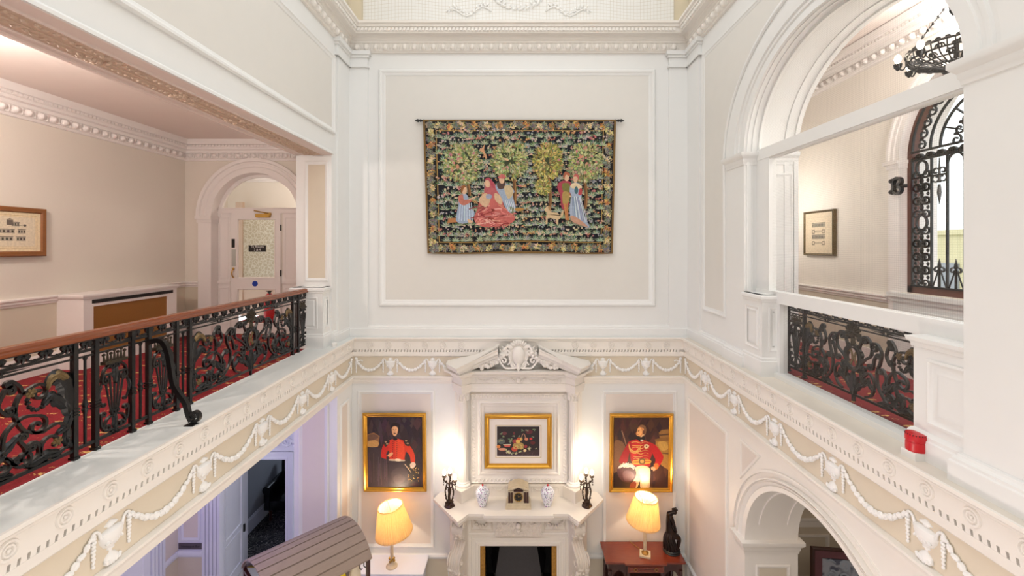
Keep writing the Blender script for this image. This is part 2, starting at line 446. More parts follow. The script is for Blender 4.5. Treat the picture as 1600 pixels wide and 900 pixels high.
# ------------------------------------------------------------------ objects
ORG = {}
def base_of(vs):
    xs, ys, zs = zip(*vs); return ((min(xs) + max(xs)) / 2, (min(ys) + max(ys)) / 2, min(zs))
def obj(name, mb, parent=None, mat=None, kind=None, smooth=35, label=None, cat_=None, group=None, org=None):
    o0 = org or base_of(mb.v)
    me = bpy.data.meshes.new(name)
    me.from_pydata([(x - o0[0], y - o0[1], z - o0[2]) for x, y, z in mb.v], [], mb.f)
    if mat: mb.m = [mat] * len(mb.f)
    names = []
    for m in mb.m:
        if m not in names: names.append(m)
    for m in names: me.materials.append(MATS[m])
    me.polygons.foreach_set('material_index', [names.index(m) for m in mb.m])
    if any(c is not None for c in mb.c):
        at = me.attributes.new('col', 'FLOAT_COLOR', 'CORNER'); buf = []
        for f, c in zip(mb.f, mb.c): buf += list(c or (1, 1, 1, 1)) * len(f)
        at.data.foreach_set('color', buf)
    me.validate(); me.update()
    if smooth:
        me.shade_smooth(); me.set_sharp_from_angle(angle=radians(smooth))
    o = bpy.data.objects.new(name, me); COL.objects.link(o)
    if parent:
        o.parent = parent; q = ORG[parent.name]; o.location = (o0[0] - q[0], o0[1] - q[1], o0[2] - q[2])
    else: o.location = o0
    ORG[o.name] = o0
    if kind: o['kind'] = kind
    if label: o['label'] = label
    if cat_: o['category'] = cat_
    if group: o['group'] = group
    return o
def thing(name, loc, label, cat_, group=None):
    o = bpy.data.objects.new(name, None); COL.objects.link(o); o.location = loc; ORG[o.name] = tuple(loc)
    o.empty_display_size = .1
    o['label'] = label; o['category'] = cat_
    if group: o['group'] = group
    return o
def struct(name, mb, parent=None, mat=None, smooth=35): return obj(name, mb, parent, mat, None if parent else 'structure', smooth)
def holder(name, loc=(0, 0, 0)):
    o = bpy.data.objects.new(name, None); COL.objects.link(o); o.location = loc; ORG[o.name] = tuple(loc); o['kind'] = 'structure'; return o
def dup(o, dx, parent=None):
    """copy of a part (and its sub-parts) shifted by dx"""
    c = o.copy(); COL.objects.link(c)
    if parent is not None: c.parent = parent
    c.location = Vector(o.location) + Vector(dx); ORG[c.name] = tuple(Vector(ORG[o.name]) + Vector(dx))
    for ch in list(o.children):
        g = ch.copy(); COL.objects.link(g); g.parent = c
    return c
def dup_thing(o, dx, label=None):
    c = o.copy(); COL.objects.link(c); c.location = Vector(o.location) + Vector(dx); ORG[c.name] = tuple(Vector(ORG[o.name]) + Vector(dx))
    if label: c['label'] = label
    for ch in list(o.children):
        p = ch.copy(); COL.objects.link(p); p.parent = c
        for g in ch.children:
            q = g.copy(); COL.objects.link(q); q.parent = p
    return c
# ================================================================== SHELL
def ellipse_arc(cd, z0, a, b, n=36, t0=0.0, t1=pi):
    return [(cd + a * cos(t0 + (t1 - t0) * i / n), z0 + b * sin(t0 + (t1 - t0) * i / n)) for i in range(n + 1)]
def arch_ring(mb, mp, cd, z0, a0, b0, a1, b1, prof, n=40, mat=None, leg=0.0):
    """archivolt: profile [(t across the band 0..1, height)] carried round an arch"""
    rings = []
    for t, w in prof:
        a, b = a0 + (a1 - a0) * t, b0 + (b1 - b0) * t
        p = ellipse_arc(cd, z0, a, b, n)
        if leg: p = [(cd + a, z0 - leg)] + p + [(cd - a, z0 - leg)]
        rings.append([mp(u, v, w) for u, v in p])
    k = len(rings[0]); vs = [q for r in rings for q in r]; fs = []
    for j in range(len(rings) - 1):
        for i in range(k - 1): fs.append((j * k + i, j * k + i + 1, (j + 1) * k + i + 1, (j + 1) * k + i))
    mb.add(vs, fs, mat)
def inset(poly, a):
    o = offs(poly, True); return [(p[0] + q[0] * a, p[1] + q[1] * a) for p, q in zip(poly, o)]
PANEL_PROF = [(0, 0), (0, .014), (.012, .026), (.03, .026), (.042, .016), (.055, .014), (.07, .004), (.07, 0)]
def panel(parent, mp, loop, field='beige_panel', trim='white_paint', k=1.0, name='panel'):
    """raised panel moulding with a painted field, one part of its wall (loop runs counter-clockwise)"""
    ar = sum(p[0] * q[1] - q[0] * p[1] for p, q in zip(loop, loop[1:] + loop[:1]))
    if ar < 0: loop = loop[::-1]
    mb = MB(trim)
    mould(mb, mp, loop, [(a * k, w * k) for a, w in PANEL_PROF], True)
    face(mb, mp, inset(loop, .06 * k), .004, field)
    return obj(name, mb, parent)
def neg(prof): return [(-a, w) for a, w in prof]

# ---------------- floors and slabs
mb = MB('stone_floor'); box(mb, plan, -7, 7, -2.0, 11.5, FLOOR - .1, FLOOR); struct('floor', mb)
mb = MB('red_carpet'); box(mb, plan, -5.26, -2.935, -1.6, 9.4, LEDGE - .3, LEDGE + .004); struct('floor_left_corridor', mb)
mb = MB('red_carpet'); box(mb, plan, 2.92, 4.18, -1.6, 7.05, LEDGE - .3, LEDGE + .004); struct('floor_right_corridor', mb)
mb = MB('ceiling_paint'); box(mb, plan, -5.3, -2.72, -1.6, 7.4, -1.95, LEDGE - .3); struct('ceiling_lower_left', mb)
mb = MB('ceiling_paint'); box(mb, plan, 2.72, 7.0, -1.6, 6.98, -1.95, LEDGE - .3); struct('ceiling_lower_right', mb)

# ---------------- far wall
mb = MB('white_paint'); box(mb, far(7.05), -2.68, 2.68, LEDGE, 3.45, -.2, 0)
wf = struct('wall_far', mb)
panel(wf, far(7.05), rect(-2.19, 2.15, -.94, 2.78), k=1.45)
for s in (-1, 1):
    mb = MB('white_paint'); F = far(7.05)
    u0, u1 = sorted((s * 2.68, s * 2.36))
    box(mb, F, u0, u1, LEDGE, 2.82, 0, .034)
    box(mb, F, *sorted((s * 2.68, s * 2.34)), 2.80, 2.83, 0, .06)
    box(mb, F, u0, u1, 2.83, 2.95, 0, .05)
    box(mb, F, *sorted((s * 2.68, s * 2.335)), 2.95, 2.99, 0, .07); box(mb, F, *sorted((s * 2.68, s * 2.31)), 2.99, 3.05, 0, .09)
    obj('pilaster', mb, wf)
base_prof = [(0, LEDGE), (.05, LEDGE), (.05, -1.29), (.04, -1.28), (.04, -1.265), (.022, -1.25), (.018, -1.235), (0, -1.23)]
mb = MB('white_paint')
mould(mb, plan, [(-2.68, 6.42), (-2.68, 7.05), (2.68, 7.05), (2.68, 5.72)], neg(base_prof))
obj('skirting_moulding', mb, wf)

mb = MB('white_paint')
prism(mb, far(7.0), [(-2.6, FLOOR), (-.56, FLOOR), (-.56, -4.38), (.56, -4.38), (.56, FLOOR), (2.6, FLOOR), (2.6, LEDGE - .02), (-2.6, LEDGE - .02)], -.25, 0)
wfl = struct('wall_far_lower', mb)
panel(wfl, far(7.0), rect(-2.51, -1.31, -4.70, -2.25), 'pink_panel', k=.85)
panel(wfl, far(7.0), rect(1.31, 2.47, -4.70, -2.25), 'pink_panel', k=.85)
for u0, u1 in ((-2.6, -1.1), (1.1, 2.6)):
    mb = MB('white_paint'); mould(mb, far(7.0), [(u0, -4.87), (u1, -4.87)], [(0, 0), (0, .02), (.015, .03), (.04, .035), (.055, .025), (.065, .02), (.075, 0)])
    obj('dado_rail', mb, wfl)
    mb = MB('corridor_dado'); box(mb, far(7.0), u0, u1, FLOOR, -4.875, 0, .004); obj('dado_panel', mb, wfl)
    mb = MB('white_paint'); box(mb, far(7.0), u0, u1, FLOOR, FLOOR + .16, 0, .025); box(mb, far(7.0), u0, u1, FLOOR + .16, FLOOR + .18, 0, .012); obj('skirting_board', mb, wfl)

# ---------------- upper left wall with the gallery opening
mb = MB('white_paint')
LU = lft(-2.68)
prism(mb, LU, [(-1.6, LEDGE), (.3, LEDGE), (.3, 1.32), (6.42, 1.32), (6.42, LEDGE), (7.05, LEDGE), (7.05, 3.45), (-1.6, 3.45)], -.505, 0)
wl = struct('wall_left', mb)
panel(wl, LU, rect(-1.4, 6.51, 1.62, 2.77), k=1.25)
panel(wl, far(6.42), rect(-3.06, -2.72, -.50, 1.22), 'corridor_dado', k=.7)
mb = MB('white_paint'); mould(mb, LU, [(-1.6, 1.32), (6.42, 1.32)], [(-.004, 0), (-.004, .04), (.02, .04), (.03, .02), (.045, .012), (.05, 0)]); obj('beam_edge_moulding', mb, wl)
mb = MB('white_paint'); box(mb, LU, 6.58, 7.05, LEDGE, 2.82, 0, .032)
mould(mb, plan, [(-2.68, 6.55), (-2.64, 6.55), (-2.64, 7.05)], neg([(0, 2.80), (.02, 2.80), (.02, 2.83), (.01, 2.83), (.01, 2.95), (.03, 2.955), (.03, 2.985), (.055, 2.99), (.06, 3.05), (0, 3.05)]))
obj('pilaster', mb, wl)
# soffit of the opening: pink margins, two brown enriched bands
mb = MB('soffit_pink'); dn = lambda u, v, w: (u, v, 1.32 - w)
box(mb, dn, -3.185, -2.66, .3, 6.42, 0, .006); box(mb, dn, -3.185, -3.15, .3, 6.42, 0, .02); box(mb, dn, -2.80, -2.785, .3, 6.42, 0, .018); box(mb, dn, -3.07, -3.055, .3, 6.42, 0, .018)
box(mb, dn, -3.055, -2.80, .3, 6.42, 0, .010, 'soffit_brown'); box(mb, dn, -2.932, -2.922, .3, 6.42, 0, .018, 'soffit_brown')
y = .4
while y < 6.3:
    for u in (-2.86, -2.99):
        ell(mb, dn, u + random.uniform(-.012, .012), y, .012, .016, .026, .014, random.uniform(0, 3), 6, 4, 'soffit_brown')
    if int(y / .055) % 14 < 3:
        for k in range(5):
            ell(mb, dn, -2.925 + random.uniform(-.1, .1), y + random.uniform(-.03, .03), .012, .02, .026, .022, random.uniform(0, 3), 6, 4, 'soffit_brown')
    y += .055
obj('soffit_panel', mb, wl)
# pedestal under the jamb
def pedestal(parent, x0, x1, d0, d1, side, ztop=-.57):
    mb = MB('white_paint')
    box(mb, plan, x0, x1, d0, d1, LEDGE, ztop - .05)
    lo = [(x0, d1), (x0, d0), (x1, d0), (x1, d1)]
    mould(mb, plan, lo, neg([(0, LEDGE), (.02, LEDGE), (.02, LEDGE + .16), (.012, LEDGE + .17), (.012, LEDGE + .19), (0, LEDGE + .205)]))
    mould(mb, plan, lo, neg([(0, ztop - .08), (.01, ztop - .075), (.015, ztop - .05), (.03, ztop - .04), (.03, ztop - .012), (.02, ztop), (-.05, ztop)]))
    box(mb, plan, x0 - .01, x1 + .01, d0 - .01, d1, ztop - .02, ztop)
    P = far(d0)
    L2 = rect(x0 + .07, x1 - .07, LEDGE + .27, ztop - .13)
    if x1 - x0 > .2: mould(mb, P, L2, [(0, 0), (0, .008), (.012, .012), (.025, .004), (.04, .002), (.05, .010), (.06, .010)], True); face(mb, P, inset(L2, .05), .009)
    S = rgt(x0) if side > 0 else lft(x1)
    if d1 - d0 > .12:
        L3 = rect(d0 + .05, d1 - .05, LEDGE + .27, ztop - .13)
        mould(mb, S, L3, [(0, 0), (0, .008), (.012, .012), (.025, .004), (.04, .002), (.05, .010), (.055, .010)], True)
    return obj('pedestal', mb, parent)
pedestal(wl, -3.12, -2.70, 6.18, 6.42, -1)

# ---------------- lower left wall with the wide opening
mb = MB('white_paint'); LL = lft(-2.6)
prism(mb, LL, [(-1.6, FLOOR), (.3, FLOOR), (.3, -2.12), (6.43, -2.12), (6.43, FLOOR), (7.0, FLOOR), (7.0, LEDGE - .02), (-1.6, LEDGE - .02)], -.62, 0)
wll = struct('wall_left_lower', mb)
panel(wll, LL, rect(6.53, 6.86, -5.0, -2.32), 'pink_panel', k=.8)
panel(wll, far(6.43), rect(-3.16, -2.72, -5.0, -2.26), 'pink_panel', k=.9)

# ---------------- upper right wall with the arch
AC, AZ, AA, AB = 3.967, 1.10, 1.30, 1.025
RU = rgt(2.68)
arc = ellipse_arc(AC, AZ, AA, AB, 40)
mb = MB('white_paint')
prism(mb, RU, [(-1.6, LEDGE), (AC - AA, LEDGE)] + arc[::-1] + [(AC + AA, LEDGE), (7.05, LEDGE), (7.05, 3.45), (-1.6, 3.45)], -.6, 0)
wr = struct('wall_right', mb)
mb = MB('white_paint')
arch_ring(mb, RU, AC, AZ, AA, AB, 1.72, 1.315, [(0, 0), (0, .03), (.22, .03), (.24, .02), (.30, .02), (.33, .034), (.40, .036), (.43, .022), (.50, .022), (.52, .04), (.90, .05), (1, .05), (1, 0)])
arch_ring(mb, RU, AC, AZ, 1.72, 1.315, 1.755, 1.345, [(0, .02), (.5, .02), (1, 0)], mat='beige_panel')
obj('archivolt', mb, wr)
mb = MB('white_paint')     # raised bands on the soffit of the arch
for w0, w1, r in ((-.03, -.0, .012), (-.07, -.06, .012), (-.50, -.44, .012), (-.6, -.55, .02)):
    rings = []
    for a, w in ((0, w0), (r, w0), (r, w1), (0, w1)):
        rings.append([RU(u, v, w) for u, v in [(AC + AA - a, LEDGE)] + ellipse_arc(AC, AZ, AA - a, AB - a, 40) + [(AC - AA + a, LEDGE)]])
    k = len(rings[0]); mb.add([q for rr in rings for q in rr], [(j * k + i, j * k + i + 1, (j + 1) * k + i + 1, (j + 1) * k + i) for j in range(3) for i in range(k - 1)])
obj('arch_soffit_moulding', mb, wr)
panel(wr, far(AC + AA), rect(2.925, 3.225, -1.22, .86), 'white_paint', k=.7)
imp = [(0, .955), (.010, .96), (.012, .99), (.02, 1.0), (.022, 1.03), (.045, 1.055), (.055, 1.07), (.055, 1.105), (0, 1.11)]
for s in (1, -1):
    mb = MB('white_paint')
    d0, d1 = AC + s * AA, AC + s * 1.72
    box(mb, RU, *sorted((d0, d1)), LEDGE, 1.1, 0, .03)
    path = [(2.68, d1 + s * .0), (2.65, d1), (2.65, d0), (3.28, d0)]
    if s < 0: path = path
    mould(mb, plan, path, [(-a * s, z) for a, z in imp])
    mould(mb, plan, path, [(-a * s, z) for a, z in base_prof])
    obj('pilaster', mb, wr)
# spandrel panel that follows the arch
sp = [(6.49, -.92), (5.78, -.92)]
ang = [i / 24 for i in range(0, 15)]
sp += [(AC + 1.83 * cos(pi * t), AZ + 1.42 * sin(pi * t)) for t in ang if AZ + 1.42 * sin(pi * t) < 2.74]
sp = [p for p in sp if p[1] < 2.70] + [(AC + .3, 2.62), (AC + .3, 2.77), (6.49, 2.77)]
sp = [p for i, p in enumerate(sp) if not (i > 2 and p[0] < AC + .35 and p[1] < 2.6)]
panel(wr, RU, sp, k=.95)
mb = MB('white_paint'); box(mb, RU, 6.58, 7.05, LEDGE, 2.82, 0, .032)
mould(mb, plan, [(2.68, 6.55), (2.64, 6.55), (2.64, 7.05)], [(0, 2.80), (.02, 2.80), (.02, 2.83), (.01, 2.83), (.01, 2.95), (.03, 2.955), (.03, 2.985), (.055, 2.99), (.06, 3.05), (0, 3.05)])
obj('pilaster', mb, wr)
pedestal(wr, 2.645, 2.88, 4.86, 5.262, 1, -.53)
mb = MB('white_paint')     # near pedestal, its long side faces the hall
box(mb, plan, 2.70, 2.90, 2.66, 3.06, LEDGE, -.60)
S = rgt(2.70)
L3 = rect(2.56, 2.955, LEDGE + .24, -.74); mould(mb, S, L3, [(0, 0), (0, .012), (.015, .016), (.03, .004), (.05, .002), (.075, .014), (.085, .014)], True); face(mb, S, inset(L3, .08), .013)
lo = [(2.70, 2.66), (2.70, 3.06), (2.9, 3.06)]
mould(mb, plan, lo, [(0, LEDGE), (.035, LEDGE), (.035, LEDGE + .13), (.025, LEDGE + .14), (.025, LEDGE + .16), (.01, LEDGE + .18), (0, LEDGE + .185)])
mould(mb, plan, lo, [(0, -.68), (.01, -.675), (.014, -.65), (.03, -.635), (.035, -.61), (0, -.60)])
obj('pedestal', mb, wr)

# ---------------- glazed screen in the arch
sx0, sx1 = 2.80, 2.885
wg = holder('window_1', (2.84, AC, LEDGE)); SP = rgt(2.84)
mb = MB('white_paint')
def sbox(d0, d1, z0, z1, x0=sx0, x1=sx1, mat=None): box(mb, plan, x0, x1, d0, d1, z0, z1, mat)
sbox(5.01, 5.266, LEDGE, 1.0); sbox(2.667, 2.75, LEDGE, 1.0)
sbox(4.80, 5.0, LEDGE, -.55); sbox(2.70, 3.06, LEDGE, -.55)
sbox(2.667, 5.266, -.615, -.49, 2.79, 2.90); sbox(3.0, 4.86, LEDGE, -1.362, 2.76, 2.90)
sbox(2.667, 5.266, 1.0, 1.125, 2.795, 2.90); sbox(2.667, 5.266, .985, 1.0, 2.81, 2.88)
arch_ring(mb, SP, AC, AZ, AA - .03, AB - .03, AA, AB, [(1, .03), (0, .03), (0, -.03), (1, -.03)])
obj('screen_frame', mb, wg)
mb = MB('wired_glass'); face(mb, SP, rect(3.06, 4.80, -1.362, -.615), 0); obj('pane', mb, wg, smooth=0)
mb = MB('wired_glass'); face(mb, SP, rect(2.75, 5.01, -.49, .985), 0); obj('pane', mb, wg, smooth=0)
mb = MB('wired_glass'); face(mb, SP, [(u, v) for u, v in ellipse_arc(AC, AZ, AA - .03, AB - .03, 40)], 0); obj('pane', mb, wg, smooth=0)

# ---------------- lower right wall with its arch
BZ, BA, BB = -3.37, 1.13, 1.03
RL = rgt(2.6)
mb = MB('cream_plaster')
prism(mb, RL, [(-1.6, FLOOR), (AC - BA, FLOOR)] + ellipse_arc(AC, BZ, BA, BB, 40)[::-1] + [(AC + BA, FLOOR), (7.0, FLOOR), (7.0, LEDGE - .02), (-1.6, LEDGE - .02)], -.58, 0)
wrl = struct('wall_right_lower', mb)
mb = MB('cream_plaster')
arch_ring(mb, RL, AC, BZ, BA, BB, 1.32, 1.13, [(0, 0), (0, .025), (.4, .025), (.42, .015), (.5, .03), (.7, .04), (.72, .02), (.85, .02), (.9, .045), (1, .045), (1, 0)])
arch_ring(mb, RL, AC, BZ, 1.42, 1.17, 1.46, 1.19, [(0, 0), (0, .02), (1, .02), (1, 0)])
obj('archivolt', mb, wrl)
panel(wrl, RL, rect(5.56, 6.86, -5.1, -2.30), 'pink_panel', 'cream_plaster', k=.9)
panel(wrl, RL, [(5.24, -2.25), (5.24, -2.72), (4.80, -2.25)], 'pink_panel', 'cream_plaster', k=.55)
for s in (1, -1):
    mb = MB('cream_plaster'); d0, d1 = AC + s * BA, AC + s * 1.32
    box(mb, RL, *sorted((d0, d1)), FLOOR, BZ + .02, 0, .025)
    mould(mb, plan, [(2.6, d1), (2.575, d1), (2.575, d0), (3.18, d0), (3.18, d0 + s * .06)], [(-a * s, z - 4.47 + .02) for a, z in imp])
    obj('pilaster', mb, wrl)
panel(wrl, far(AC + BA), rect(2.70, 3.09, -5.0, -3.62), 'corridor_dado', 'cream_plaster', k=.6)
mb = MB('cream_plaster')   # coffered panel on the arch soffit
for w0, w1 in ((-.14, -.12), (-.46, -.44)):
    rings = []
    for a, w in ((0, w0), (.014, w0), (.014, w1), (0, w1)):
        rings.append([RL(u, v, w) for u, v in ellipse_arc(AC, BZ, BA - a, BB - a, 40, .22, pi - .22)])
    k = len(rings[0]); mb.add([q for rr in rings for q in rr], [(j * k + i, j * k + i + 1, (j + 1) * k + i + 1, (j + 1) * k + i) for j in range(3) for i in range(k - 1)])
obj('arch_soffit_moulding', mb, wrl)
mb = MB('white_paint'); mould(mb, RL, [(5.29, -4.87), (7.0, -4.87)], [(0, 0), (0, .02), (.015, .03), (.04, .035), (.055, .025), (.075, 0)]); obj('dado_rail', mb, wrl)

# ---------------- gallery cornice and frieze
NOSE = [(-.42, LEDGE), (-.02, LEDGE + .001), (.0, LEDGE + .001), (.0, -1.432), (-.014, -1.446), (-.03, -1.450), (-.034, -1.468), (-.046, -1.478), (-.046, -1.604), (-.078, -1.606), (-.078, -1.638), (-.046, -1.640), (-.050, -1.700), (-.068, -1.718), (-.08, -1.722)]
mb = MB('cream_plaster')
cornice_path = [(-2.52, -1.6), (-2.52, 6.92), (2.52, 6.92), (2.52, -1.6)]
mould(mb, plan, cornice_path, [(-a, z) for a, z in NOSE[1:]], caps=False)
struct('trim_1', mb)
mb = MB('ledge_stone')
box(mb, plan, -2.935, -2.53, -1.6, 6.93, LEDGE - .03, LEDGE); box(mb, plan, 2.53, 2.92, -1.6, 6.93, LEDGE - .03, LEDGE, 'ledge_warm'); box(mb, plan, -2.935, 2.92, 6.93, 7.06, LEDGE - .03, LEDGE)
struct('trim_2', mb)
ARCHI = [(0, -2.015), (.05, -2.02), (.05, -2.04), (.035, -2.055), (.03, -2.075), (.022, -2.08), (.022, -2.11), (.012, -2.115), (.012, -2.14), (0, -2.145)]
mb = MB('cream_plaster')
mould(mb, plan, [(-2.6, -1.6), (-2.6, 7.0), (2.6, 7.0), (2.6, -1.6)], neg(ARCHI), caps=False)
struct('trim_3', mb)

def bead_line(mb, mp, pts, r0, r1, step=.030, w=.012):
    """garland: overlapping leaf beads along a path, fattest in the middle"""
    acc = 0; segs = []
    for a, b in zip(pts, pts[1:]): segs.append((a, b, hypot(b[0] - a[0], b[1] - a[1])))
    tot = sum(s[2] for s in segs); s = step / 2; k = 0
    while s < tot:
        q = s; 
        for a, b, l in segs:
            if q <= l: break
            q -= l
        t = q / l; u, v = a[0] + (b[0] - a[0]) * t, a[1] + (b[1] - a[1]) * t
        f = s / tot; r = r0 + (r1 - r0) * sin(pi * f) if r1 > r0 else r0 + (r1 - r0) * f
        an = atan2(b[1] - a[1], b[0] - a[0])
        ell(mb, mp, u, v, w, step * .62, r * (1.1 if k % 2 else .9), r * .85, an + (.4 if k % 2 else -.4), 7, 4)
        s += step; k += 1
def urn_mb(mp, u, hw, z=-1.735):
    mb = MB('white_plaster'); k = hw / .11
    prof = [(.0, 0), (.014, -.004), (.036 * k, -.020), (.042 * k, -.028), (.024, -.032), (.022, -.046), (.060 * k, -.056), (.070 * k, -.062), (.074 * k, -.09), (.066 * k, -.12), (.046 * k, -.155), (.024, -.172), (.028, -.178), (.028, -.184), (.012, -.19), (.012, -.205), (.030, -.214), (.042 * k, -.235), (.046 * k, -.262), (.034, -.272)]
    halflathe(mb, mp, u, z, prof, .55, 0, 10)
    for i in range(5): ell(mb, mp, u + (i - 2) * .022 * k, z - .125, .030, .016, .009, .012, pi / 2 + (i - 2) * .25, 6, 4)
    for i in range(5): ell(mb, mp, u + (i - 2) * .020 * k, z - .262 + .004 * abs(i - 2), .018, .022, .011, .014, pi / 2 - (i - 2) * .3, 6, 4)
    for i in range(9): ell(mb, mp, u + .066 * k * cos(pi * (i + .5) / 9), z - .070, .036 * sin(pi * (i + .5) / 9), .010, .010, .008, 0, 6, 4)
    for s in (-1, 1):
        h = [(u + s * .066 * k, z - .085), (u + s * .072 * k, z - .05), (u + s * .085 * k, z - .026), (u + s * .102 * k, z - .020), (u + s * .114 * k, z - .032), (u + s * .112 * k, z - .046)]
        tube(mb, [mp(a, b, .010) for a, b in cat(h, 4)], .0095, 7)
        bead_line(mb, mp, [(u + s * hw, z - .04), (u + s * hw, z - .235)], .019, .010, .024)
    return mb
def garland_mb(mp, u0, u1, z0, sag, z1=None):
    mb = MB('white_plaster'); z1 = z0 if z1 is None else z1
    pts = [(u0 + (u1 - u0) * t, z0 + (z1 - z0) * t - sag * (1 - (2 * t - 1) ** 2)) for t in [i / 20 for i in range(21)]]
    bead_line(mb, mp, pts, .015, .028, .046, .016); return mb
def bow_mb(mp, u, z, s):
    mb = MB('white_plaster')
    ell(mb, mp, u, z - .01, .012, .024, .024, .018, 0, 8, 5)
    tube(mb, [mp(a, b, .012) for a, b in cat([(u, z - .01), (u + s * .03, z - .05), (u + s * .07, z - .035), (u + s * .10, z - .05)], 4)], .009, 6)
    bead_line(mb, mp, [(u, z - .04), (u, z - .23)], .019, .010, .024); return mb
def rosette_mb(mp, u, z=-1.532):
    mb = MB('cream_plaster')
    for r, t in ((.046, .010), (.026, .008)):
        tube(mb, [mp(u + r * cos(a), z + r * sin(a), .002) for a in [2 * pi * i / 20 for i in range(20)]], t, 6, closed=True)
    ell(mb, mp, u, z, .002, .012, .012, .010, 0, 8, 5); return mb
def dentils(mp, u0, u1, z0, z1, step, parent, mat='cream_plaster', depth=.016, w0=0.0, gap=.66):
    mb = MB(mat); n = int((u1 - u0) / step)
    for i in range(n):
        u = u0 + step * i
        prism(mb, mp, [(u, z0), (u + step * gap, z0), (u + step * (gap + .14), z1), (u + step * .14, z1)], w0, w0 + depth)
    return obj('dentil_course', mb, parent)
def frieze(name, mp, mpc, u0, u1, urns, hw, ends, ros):
    mb = MB('beige_frieze'); box(mb, mp, u0, u1, -2.02, -1.715, -.02, .002)
    f = struct(name, mb)
    first = {}
    for u in urns:
        if 'urn' not in first: first['urn'] = (obj('urn_relief', urn_mb(mp, u, hw), f), u)
        else:
            o, ub = first['urn']; a, b = mp(ub, 0, 0), mp(u, 0, 0); dup(o, [q - p for p, q in zip(a, b)], f)
    for a, b in ends: obj('garland_relief', garland_mb(mp, a, b, -1.775, .155), f)
    for u in ros:
        if 'r' not in first: first['r'] = (obj('rosette_relief', rosette_mb(mpc, u), f), u)
        else:
            o, ub = first['r']; a, b = mp(ub, 0, 0), mp(u, 0, 0); dup(o, [q - p for p, q in zip(a, b)], f)
    return f
ud = [6.22 - .842 * k for k in range(9)]
sw = [(ud[k + 1] + .135, ud[k] - .135) for k in range(8)] + [(ud[0] + .135, 6.93)]
rs = [6.78 - .283 * k for k in range(28)]
for nm, mp, mpc, s in (('trim_4', lft(-2.6), lft(-2.566), 1), ('trim_5', rgt(2.6), rgt(2.566), -1)):
    f = frieze(nm, mp, mpc, -1.6, 7.0, ud, .125, sw, rs)
    obj('bow_relief', bow_mb(mp, 6.94, -1.74, -1), f)
    dentils(mpc, -1.5, 6.93, -1.6395, -1.6045, .047, f, depth=.034, w0=-.035, gap=.66)
f = frieze('trim_6', far(7.0), far(6.966), -2.6, 2.6, [-2.0, -1.34, 1.32, 1.99], .11, [(-1.89, -1.45), (-2.53, -2.11), (1.43, 1.88), (2.10, 2.53), (-1.23, -.85), (.85, 1.21)], [-2.3 + .283 * k for k in range(6)] + [2.3 - .283 * k for k in range(6)])
for s in (-1, 1): obj('bow_relief', bow_mb(far(7.0), s * 2.53, -1.74, -s), f)
dentils(far(6.966), -2.52, 2.52, -1.6395, -1.6045, .047, f, depth=.034, w0=-.035, gap=.66)

# ---------------- main cornice and attic
MC = [(0, 3.03), (.03, 3.035), (.035, 3.05), (.05, 3.06), (.055, 3.165), (.07, 3.175), (.07, 3.20), (.095, 3.215), (.10, 3.25), (.115, 3.265), (.19, 3.27), (.195, 3.285), (.20, 3.29), (.20, 3.345), (.225, 3.355), (.23, 3.385), (.255, 3.40), (.26, 3.43), (0, 3.44)]
mb = MB('cream_plaster'); pth = [(-2.68, -1.6), (-2.68, 7.05), (2.68, 7.05), (2.68, -1.6)]
mould(mb, plan, pth, neg(MC), caps=False)
mc = struct('trim_7', mb)
def egg_course(name, runs, z, r, step, parent, mat='cream_plaster'):
    mb = MB(mat)
    for mp, u0, u1 in runs:
        n = int((u1 - u0) / step)
        for i in range(n):
            u = u0 + step * (i + .5)
            ell(mb, mp, u, z, .004, r, step * .29, .045, pi / 2, 9, 6)
            tube(mb, [mp(u + step * .42 * cos(a), z + r * .1 + r * 1.05 * sin(a), .004) for a in [pi + pi * k / 8 for k in range(9)]], .007, 5)
            prism(mb, mp, [(u + step * .46, z + r), (u + step * .54, z + r), (u + step * .5, z - r)], 0, .02)
    return obj(name, mb, parent)
egg_course('egg_and_dart', [(far(7.0), -2.6, 2.6), (lft(-2.63), -.5, 6.98), (rgt(2.63), -.5, 6.98)], 3.112, .055, .15, mc)
for mp, u0, u1 in ((far(6.85), -2.46, 2.46), (lft(-2.48), -.5, 6.84), (rgt(2.48), -.5, 6.84)): dentils(mp, u0, u1, 3.295, 3.34, .058, mc, depth=.02)
mb = MB('attic_panel')
box(mb, far(7.1), -2.46, 2.46, 3.40, 5.4, -.1, 0)
box(mb, lft(-2.70), -1.6, 7.1, 3.40, 5.4, -.1, 0, 'attic_gold'); box(mb, rgt(2.70), -1.6, 7.1, 3.40, 5.4, -.1, 0, 'attic_gold')
for s in (-1, 1): box(mb, far(7.1), *sorted((s * 2.46, s * 2.8)), 3.40, 5.4, -.1, -.02, 'attic_gold')
at = struct('wall_attic', mb)
mb = MB('white_plaster'); F = far(7.1)
for i in range(26):
    a = 2 * pi * i / 26; ell(mb, F, .42 * cos(a), 4.06 + .30 * sin(a), .01, .05, .022, .02, a + pi / 2 + .4, 7, 4); ell(mb, F, .36 * cos(a), 4.06 + .25 * sin(a), .01, .03, .016, .016, a, 6, 4)
for s in (-1, 1):
    for i in range(34):
        t = i / 33; ell(mb, F, s * (.45 + .65 * t), 3.74 + .06 * sin(9 * t) + .03 * (i % 3) - .05 * t, .008, .035, .015, .014, s * (.4 + i), 6, 4)
    tube(mb, [F(s * (.45 + .7 * t / 20), 3.74 + .06 * sin(9 * t / 20) - .05 * t / 20, .008) for t in range(21)], .012, 6)
obj('wreath_relief', mb, at)
mb = MB('net_cord'); F = far(6.93)
x = -2.43
while x < 2.43:
    mb.add([F(x, 3.425, 0), F(x + .004, 3.425, 0), F(x + .004, 5.2, 0), F(x, 5.2, 0)], [(0, 1, 2, 3)]); x += .052
z = 3.43
